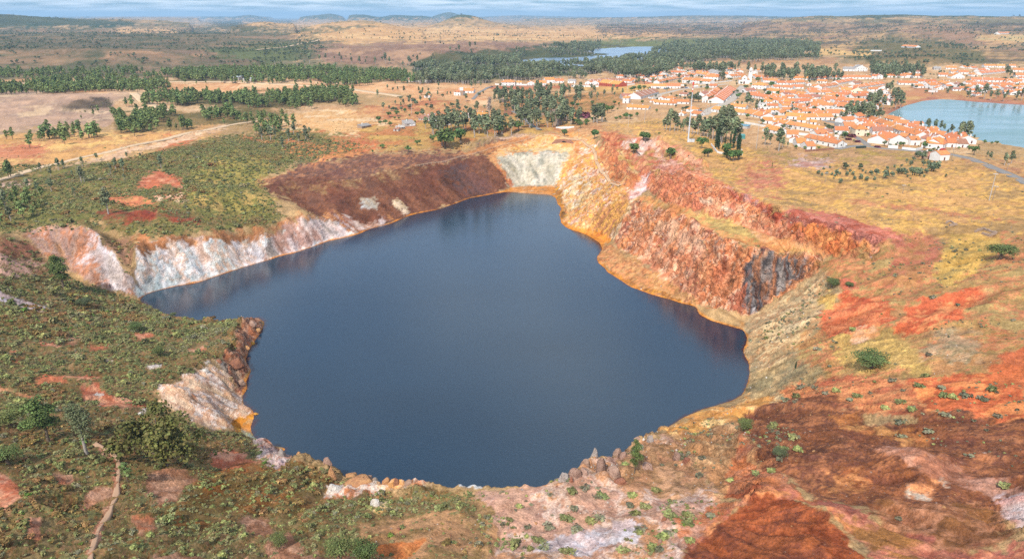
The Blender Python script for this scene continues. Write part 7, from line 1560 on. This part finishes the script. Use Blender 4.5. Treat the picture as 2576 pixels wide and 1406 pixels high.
# ------------------------------------------------------------------ mast, poles, fences, cars, ruins
X, Y, Zz, h = hgt('E', 1018, 735, -329)
t = thing('telecom_mast', 'tall thin steel mast with a caged red and white top above the red cliffs', 'mast', (X, Y, Zz))
M_redp = mat('red_paint', (.6, .07, .05), .5); M_whitep = mat('white_paint', (.8, .8, .8), .5)
cuts = [(0, .27, .62), (.27, .55, .47), (.55, .80, .34), (.80, .93, .24)]
for a, b, r0 in cuts:
    V, F = tube([(0, 0, h*a-(.5 if a == 0 else 0)), (0, 0, h*b)], [r0, r0*.8], 10); put('mast_section', pym('mast_section', (V, F), M_metal, True), t)
    V, F = tube([(0, 0, h*b-.15), (0, 0, h*b+.15)], [r0*1.25, r0*1.25], 10); put('flange', pym('flange', (V, F), M_metal), t)
for k in range(3): V, F = tube([(0, 0, h*(.83+.03*k)), (0, 0, h*(.86+.03*k))], [.3, .3], 10); put('painted_band', pym('painted_band', (V, F), M_redp if k % 2 == 0 else M_whitep), t)
V, F = tube([(0, 0, h*.93), (0, 0, h*.955), (0, 0, h*.955), (0, 0, h*.99)], [.3, .6, .6, .6], 8); put('top_cage', pym('top_cage', (V, F), M_redp), t)
V, F = tube([(0, 0, h*.95), (0, 0, h)], [.08, .05], 6); put('lightning_rod', pym('lightning_rod', (V, F), M_metal), t)
for x_, l_ in ((1045, 'white equipment cabinet at the foot of the mast'), (1103, 'grey green equipment cabinet right of the mast')):
    a, b, c = gp('E', x_, 735); o = thing('equipment_cabinet', l_, 'cabinet', (a, b, c)); put('body', pym('body', boxm(-1.1, 1.1, -.7, .7, -.4, 2.1), M_metal if 'grey' in l_ else M_whitep), o); put('door', pym('door', boxm(-.9, .9, -.74, -.7, .1, 1.9), M_metal), o); put('cap', pym('cap', boxm(-1.2, 1.2, -.8, .8, 2.1, 2.25), M_metal), o)
def pole(f, x_, y_, yt, label, kind='wood', cross=True):
    X, Y, Zz, h = hgt(f, x_, y_, yt); t = thing('utility_pole', label, 'pole', (X, Y, Zz), random.uniform(-.6, .6)); r0 = .17 if kind == 'wood' else .24
    V, F = tube([(0, 0, -.5), (0, 0, h)], [r0, r0*.65], 6); put('shaft', pym('shaft', (V, F), M_wood if kind == 'wood' else M_conc, True), t)
    if cross:
        put('crossarm', pym('crossarm', boxm(-1.1, 1.1, -.08, .08, h-.7, h-.5), M_metal), t)
        for q in (-.95, 0, .95): put('insulator', unit('insul', lambda: pym('insulator', boxm(-.07, .07, -.07, .07, 0, .3), M_dark)), t).location = (q, 0, h-.5)
for p in (('E', 255, 392, 130, 'concrete pole on the dry hill left of the mast', 'c'), ('A', 2340, 1172, 965, 'pale concrete pole with a T arm above the gully', 'c'), ('A', 1465, 1345, 1212, 'wooden pole beside the pit bridge', 'w'), ('I', 645, 856, 600, 'tall pale pole by the orchard', 'c'), ('E', 1118, 712, 545, 'short wooden pole right of the mast', 'w'), ('E', 2215, 850, 365, 'tall concrete pole right of the white enclosure', 'c'),
          ('G', 1268, 1148, 920, 'wooden pole behind the lone farmhouse', 'w'), ('S', 2220, 607, 325, 'large concrete pole in the yellow field at right', 'c'), ('S', 2255, 602, 450, 'thin pole beside the large field pole', 'w'), ('S', 1352, 532, 440, 'wooden pole in the middle of the yellow field', 'w'), ('S', 572, 428, 318, 'wooden pole left of the olive grove', 'w'), ('S', 2400, 300, 230, 'short pole below the road bank', 'w'),
          ('F', 1310, 842, 680, 'pole at the right corner of the front terrace', 'w'), ('F', 1410, 832, 640, 'pole by the parked car on the front street', 'w'), ('F', 945, 775, 600, 'pole behind the front terrace', 'w'), ('F', 822, 745, 615, 'first of the poles behind the curved gable', 'w'), ('F', 2196, 832, 665, 'pole before the large corner house', 'w'), ('G', 155, 922, 750, 'pole beside the bougainvillea wall', 'w'), ('G', 602, 755, 510, 'tall double pole in the waterfront row', 'w'), ('G', 266, 645, 490, 'pole on the diagonal terrace', 'w'), ('G', 1350, 925, 770, 'pole at the waterfront end of the row', 'w'),
          ('B', 1415, 812, 700, 'pole at the start of the avenue', 'w'), ('B', 1360, 912, 795, 'pole below the kiosk', 'w'), ('B', 1196, 845, 770, 'pole near the kiosk', 'w'), ('B', 640, 585, 440, 'lamp pole on the plaza before the shops', 'c'), ('B', 1722, 450, 350, 'lamp pole below the church wall', 'c'), ('B', 1825, 370, 200, 'lamp pole left of the church', 'c'), ('A', 1556, 402, 280, 'pole above the junk yard', 'w'), ('A', 2322, 565, 400, 'pole in front of the terracotta warehouse', 'c'), ('C', 170, 1100, 975, 'pole between the two orange terraces', 'w'), ('C', 556, 1210, 1075, 'pole in front of the many door terrace', 'w'), ('C', 1975, 1080, 985, 'pole behind the lakeside terrace', 'w'), ('C', 755, 560, 400, 'pole in the dense quarter', 'w'),
          ('K', 968, 900, 815, 'pale pole on the sandy causeway', 'c'), ('K', 138, 846, 770, 'pale pole near the far works', 'c'), ('M', 657, 745, 685, 'pale pole at the far edge of the town wood', 'c'), ('M', 1825, 415, 385, 'thin mast on the dark green hill', 'c')):
    pole(*p[:5], 'wood' if p[5] == 'w' else 'conc')
def lay(f_pts, step):
    P = [gp(*p) for p in f_pts]; out = []
    for (a, b, c), (d, e, g) in zip(P[:-1], P[1:]):
        n = max(1, int(math.hypot(d-a, e-b)/step)); out += [(a+(d-a)*k/n, b+(e-b)*k/n) for k in range(n)]
    out.append(P[-1][:2]); return [(x, y, h1(x, y)) for x, y in out]
def railfence(pts, label, step, hh, post_r, rails, name='wooden_fence', mt=None):
    Q = lay(pts, step)[:290]; t = thing(name, label, 'fence', Q[0]); o = Vector(Q[0]); mt = mt or M_wood
    pm = pym('post', tube([(0, 0, -.4), (0, 0, hh)], [post_r, post_r], 5), mt)
    for q in Q: put('post', pm, t).location = Vector(q)-o
    for rh, rr in rails: put('rail', pym('rail', tube([tuple(Vector(q)-o+Vector((0, 0, rh))) for q in Q], [rr]*len(Q), 4), mt), t)
M_fw = mat('pale_fence_wood', (.50, .38, .27), .9)
railfence([('Q', 1600, 416), ('Q', 1800, 385), ('Q', 2000, 340), ('Q', 2200, 290), ('Q', 2350, 240), ('Q', 2560, 192), ('R', 120, 160), ('R', 320, 85)], 'pale wooden walkway fence along the top of the brown spoil heap', 3.2, 1.2, .14, ((1.15, .09), (.6, .08)), mt=M_fw)
railfence([('R', 320, 85), ('R', 480, 95), ('R', 650, 130), ('R', 740, 180), ('R', 825, 235)], 'pale wooden fence over the arch at the far end of the pit', 3.2, 1.2, .14, ((1.15, .09), (.6, .08)), mt=M_fw)
railfence([('R', 825, 235), ('R', 850, 320), ('R', 870, 400), ('R', 910, 470), ('R', 975, 540), ('R', 1040, 585), ('R', 1090, 605), ('R', 1150, 600)], 'wooden fence beside the path down the orange nose', 3.0, 1.2, .14, ((1.15, .09), (.6, .08)), mt=M_fw)
drape('walkway', [('R', 320, 92), ('R', 480, 105), ('R', 650, 140), ('R', 740, 190), ('R', 818, 245), ('R', 842, 320), ('R', 862, 400), ('R', 900, 475), ('R', 965, 548), ('R', 1030, 592), ('R', 1090, 615)], 2.4, mat('walkway_dust', (.50, .33, .2), .95), 'dusty visitor walkway along the orange terraces', lift=.15, step=2)
for pts, lb in (([('S', 435, 642), ('S', 580, 687), ('S', 790, 737), ('S', 1010, 777)], 'wire fence on thin posts above the red cliff top'), ([('S', 1140, 807), ('S', 1250, 823), ('S', 1410, 812), ('S', 1460, 806)], 'short wire fence in the middle of the yellow field'), ([('S', 1695, 747), ('S', 1790, 762), ('S', 1915, 787), ('S', 2040, 817), ('S', 2240, 857), ('S', 2440, 890)], 'wire fence running to the right edge of the yellow field')):
    railfence(pts, lb, 4.2, 1.4, .09, ((1.3, .015), (.8, .015)), 'wire_fence')
M_car = [mat('car_paint_%s' % n, c, .3, .5) for n, c in (('white', (.78, .78, .78)), ('silver', (.45, .47, .5)), ('dark', (.05, .06, .08)), ('blue', (.10, .17, .30)), ('red', (.45, .05, .04)))]
M_glass = mat('car_glass', (.03, .04, .05), .1, .5); M_tyre = mat('tyre', (.02, .02, .02), .8)
def carbody(v):
    P = [(-2.1, .3), (-2.15, .75), (-1.5, .95), (-.95, 1.42), (.9, 1.45), (1.6, 1.0), (2.1, .9), (2.15, .3)] if not v else [(-2.4, .3), (-2.45, 1.0), (-1.9, 1.3), (-1.5, 2.0), (2.3, 2.05), (2.4, .3)]
    n = len(P); V = [(x, -.82, z) for x, z in P] + [(x, .82, z) for x, z in P]; return V, [tuple(range(n)), tuple(range(2*n-1, n-1, -1))] + [(i, i+n, (i+1) % n+n, (i+1) % n) for i in range(n)]
def car(f, x_, y_, rz, c, label, van=False):
    a, b, z_ = gp(f, x_, y_); t = thing('parked_van' if van else 'parked_car', label, 'van' if van else 'car', (a, b, z_+.05), rz)
    put('body', unit('cb%d%d' % (c, van), lambda: pym('body', carbody(van), M_car[c])), t)
    put('window_band', unit('cw%d' % van, lambda: pym('window_band', boxm(-1.0, .95, -.84, .84, 1.0, 1.34) if not van else boxm(-1.75, -.6, -.84, .84, 1.25, 1.8), M_glass)), t)
    for sx in (-1.35, 1.35):
        for sy in (-.78, .78): put('wheel', unit('wheel', lambda: pym('wheel', tube([(0, -.1, 0), (0, .1, 0)], [.32, .32], 10), M_tyre)), t).location = (sx, sy, .32)
for q in (('B', 1760, 655, .9, 0, 'white car parked highest on the avenue'), ('B', 1727, 680, .9, 0, 'second white car down the avenue'), ('B', 1714, 698, .9, 1, 'third car down the avenue'), ('B', 1698, 716, .9, 0, 'lowest white car of the avenue row'), ('B', 1465, 645, .9, 1, 'car in the lane beside the cottages'), ('B', 1512, 600, .9, 2, 'dark car in the lane beside the cottages'), ('B', 1533, 582, .9, 3, 'blue car at the top of the cottage lane'),
          ('B', 342, 668, .2, 0, 'white car beside the terracotta warehouse'), ('B', 125, 548, .3, 0, 'white car in front of the green clump'), ('B', 612, 510, 0, 3, 'blue car before the shops'), ('B', 672, 500, 0, 2, 'dark car before the shops'), ('B', 920, 490, .1, 2, 'dark car at the right end of the shops'), ('B', 985, 490, .1, 3, 'blue car right of the shops'), ('B', 1012, 487, .1, 0, 'white car right of the shops'), ('B', 492, 500, 0, 2, 'black car before the pink awning'), ('B', 1300, 742, .1, 2, 'dark car in front of the kiosk'), ('B', 1240, 905, .5, 3, 'blue car behind the cottage near the mast'),
          ('C', 1090, 1068, .1, 1, 'silver car at the parking yard'), ('C', 1250, 1048, .1, 2, 'black car at the parking yard'), ('C', 1300, 1046, .1, 2, 'dark car at the parking yard wall'), ('C', 1402, 1034, .1, 0, 'white car at the far end of the parking yard'), ('F', 1457, 795, 1.3, 1, 'light blue car at the end of the front terrace'), ('I', 2050, 385, .4, 2, 'dark car on the village road'), ('G', 1120, 965, .1, 4, 'red car by the house at the road bend'), ('C', 430, 800, .1, 2, 'dark car by the little square')):
    car(*q)
for q in (('B', 1605, 525, 1.2, 0, 'white van at the top of the cottage lane'), ('B', 1130, 470, .1, 0, 'white van on the plaza road'), ('B', 1165, 468, .1, 0, 'second white van on the plaza road'), ('C', 1352, 1036, .1, 0, 'white van at the parking yard'), ('I', 662, 1070, .6, 0, 'small white truck before the machinery shed')):
    car(*q, True)
def masonry(f, pts, h, th, m, name, label, cat='ruin', ragged=.5, holes=()):
    """stone wall run with a broken top"""
    P = [gp(f, *p) for p in pts]; parts = []; r = random.Random(int(P[0][0]*7))
    for (x1, y1, z1), (x2, y2, z2) in zip(P[:-1], P[1:]):
        d = math.hypot(x2-x1, y2-y1)+1e-6; n = max(2, int(d/1.2)); nx, ny = -(y2-y1)/d*th/2, (x2-x1)/d*th/2
        for k in range(n):
            a, b = k/n, (k+1)/n; zz = z1+(z2-z1)*a; hh = h*(1-ragged*r.random())
            if any(lo < a < hi for lo, hi, _ in holes): hh_ = [hl for lo, hi, hl in holes if lo < a < hi][0]; z0_ = hh_
            else: z0_ = -1
            xa, ya, xb, yb = x1+(x2-x1)*a, y1+(y2-y1)*a, x1+(x2-x1)*b, y1+(y2-y1)*b
            V = [(xa-nx, ya-ny, zz+z0_), (xb-nx, yb-ny, zz+z0_), (xb+nx, yb+ny, zz+z0_), (xa+nx, ya+ny, zz+z0_)]; V += [(x, y, zz+hh) for x, y, _ in V]
            parts.append((V, [(3, 2, 1, 0), (4, 5, 6, 7), (0, 1, 5, 4), (1, 2, 6, 5), (2, 3, 7, 6), (3, 0, 4, 7)]))
    o = put(name, pym(name, parts, m)); o['label'] = label; o['category'] = cat
masonry('A', [(1035, 1150), (1135, 1150), (1150, 1120), (1050, 1120), (1035, 1150)], 12.5, 1.0, WM['s'], 'ruined_tower', 'tall ruined stone tower above the pit bridge', ragged=.25)
masonry('A', [(950, 880), (1120, 880)], 6.5, 1.0, WM['s'], 'ruined_portal', 'ruined stone portal with two openings behind the tower', ragged=.1, holes=((.12, .3, 4.8), (.7, .88, 4.8)))
masonry('I', [(2270, 870), (2390, 868), (2380, 830)], 7, .8, WM['b'], 'ruined_gable', 'roofless brick ruin by the gully road', ragged=.5, holes=((.3, .5, 4),))
masonry('A', [(630, 935), (860, 965)], 2.2, 1, WM['s'], 'retaining_wall', 'long low ruined wall on the dry flat', 'wall', .4)
masonry('S', [(2080, 925), (2160, 895), (2290, 940), (2230, 965), (2150, 940)], 1.3, .8, WM['s'], 'ruined_foundation', 'rectangular stone foundation in the grass at right', ragged=.5)
masonry('S', [(1790, 835), (1830, 818), (1895, 850), (1820, 862)], .9, .8, WM['s'], 'ruined_foundation', 'low stone remains left of the larger foundation', ragged=.5)
masonry('F', [(750, 905), (1000, 885), (1250, 862)], 1.4, .8, WM['b'], 'dry_stone_wall', 'dark stone wall below the front houses', 'wall', .4)
masonry('A', [(1070, 1190), (1390, 1178)], 1.0, 1.0, WM['w'], 'white_parapet', 'white pipe beside the dry ground above the arch', 'wall', .05)  # a white pipe, shaped as a low straight wall run
M_brick = rockmat('weathered_brick', (.40, .22, .14), (.24, .13, .10), 1.4)
p1, p2 = gp('R', 400, 190), gp('R', 620, 185); L_ = math.hypot(p2[0]-p1[0], p2[1]-p1[1]); t = thing('brick_arch_wall', 'brown brick retaining wall with a dark arch at the far end of the pit', 'wall', p1, math.atan2(p2[1]-p1[1], p2[0]-p1[0]))
ac = L_*.55; ar = [(ac+math.cos(math.pi*k/8)*2.5, .9+math.sin(math.pi*k/8)*2.5) for k in range(9)]
prof = [(0, -2), (ac-2.5, -2)] + ar[::-1] + [(ac+2.5, -2), (L_, -2), (L_, 1.6), (L_*.86, 4.6), (L_*.5, 5.0), (L_*.16, 4.2), (0, 1.0)]; n = len(prof)
put('brickwork', pym('brickwork', ([(x_, 0, z_) for x_, z_ in prof] + [(x_, 1.0, z_) for x_, z_ in prof], [tuple(range(n)), tuple(range(2*n-1, n-1, -1))] + [(i, i+n, (i+1) % n+n, (i+1) % n) for i in range(n)]), M_brick), t)
put('dark_passage', pym('dark_passage', boxm(ac-2.45, ac+2.45, .3, .9, -2, 3.3), M_dark), t)
M_blue = mat('blue_sheet', (.14, .26, .33), .5); M_teal = mat('teal_container', (.08, .25, .24), .5); M_bin = mat('dark_bin', (.03, .05, .045), .5)
for f, x1, y1, x2, y2, dp, hh, mm, lb, ct in (('E', 1895, 490, 2060, 505, 6, 2.4, M_blue, 'long blue grey sheet roofed lean to behind the gum grove', 'shed'), ('E', 1935, 680, 2020, 682, 5, 2.4, M_teal, 'teal container on the yard right of the enclosure', 'container'), ('J', 2330, 805, 2400, 806, 12, 5, M_metal, 'grey works shed at the far end of the causeway', 'shed'), ('J', 2440, 815, 2560, 818, 10, 4, M_metal, 'pale works building beside the far causeway', 'shed'), ('C', 380, 815, 480, 818, 5, 2.4, M_blue, 'blue canopy by the little square', 'canopy')):
    a, b = gp(f, x1, y1), gp(f, x2, y2); L_ = math.hypot(b[0]-a[0], b[1]-a[1]); t = thing('sheet_shed' if ct != 'container' else 'container', lb, ct, a, math.atan2(b[1]-a[1], b[0]-a[0]))
    put('wall', pym('wall', boxm(0, L_, 0, dp, -1, hh), mm if ct == 'container' else WM['y']), t); put('roof', pym('roof', slab([(-.3, -.3, hh+.15), (L_+.3, -.3, hh+.15), (L_+.3, dp+.3, hh+.9), (-.3, dp+.3, hh+.9)], .12), mm), t)
for k, lb in enumerate(('left dark waste bin on the street edge', 'middle dark waste bin on the street edge', 'right dark waste bin on the street edge', 'last dark waste bin on the street edge')):
    a, b, c = gp('F', 1665+k*42, 845-k*3); t = thing('waste_bin', lb, 'bin', (a, b, c)); put('body', pym('body', boxm(-1, 1, -.6, .6, 0, 1.3), M_bin), t); put('lid', pym('lid', boxm(-1.05, 1.05, -.65, .65, 1.3, 1.45), M_bin), t)
for f, x_, y_, yt, lb in (('F', 1590, 650, 570, 'purple flowering bush before the cream house'), ('F', 1530, 700, 645, 'low purple bush by the fork street'), ('F', 1690, 740, 690, 'small purple bush on the roundabout corner'), ('F', 2040, 830, 785, 'crimson bougainvillea by the front street'), ('S', 1110, 75, 45, 'crimson bush where the street meets the dry field'), ('A', 1570, 1010, 870, 'purple brown bush in the green thicket')):
    X, Y, Zz, h = hgt(f, x_, y_, yt); o = put('flowering_bush', unit('purple_bush', lambda: bush(81, M_purple, 160))); o.location = (X, Y, Zz); s = max(1, h/.75); o.scale = (s*1.3, s*1.3, s); o['label'] = lb; o['category'] = 'bush'
print('done', len(bpy.data.objects), round(time.time()-T0, 1))
# ------------------------------------------------------------------ air
def haze():
    s = 56000.0; z0, z1 = -20.0, HC+260.0
    V = [(-s, -2000, z0), (s, -2000, z0), (s, s, z0), (-s, s, z0), (-s, -2000, z1), (s, -2000, z1), (s, s, z1), (-s, s, z1)]
    F = [(3, 2, 1, 0), (4, 5, 6, 7), (0, 1, 5, 4), (1, 2, 6, 5), (2, 3, 7, 6), (3, 0, 4, 7)]
    m = bpy.data.materials.new('haze_air'); m.use_nodes = True; nt = m.node_tree
    for n in list(nt.nodes): nt.nodes.remove(n)
    o = nt.nodes.new('ShaderNodeOutputMaterial'); v = nt.nodes.new('ShaderNodeVolumePrincipled'); v.inputs['Density'].default_value = 0.000062; v.inputs['Color'].default_value = (.46, .72, 1.0, 1)
    nt.links.new(v.outputs[0], o.inputs['Volume'])
    me = newmesh('haze', V, F, m); h = put('haze', me, kind='stuff', label='thin blue haze over the far country'); return h
haze()
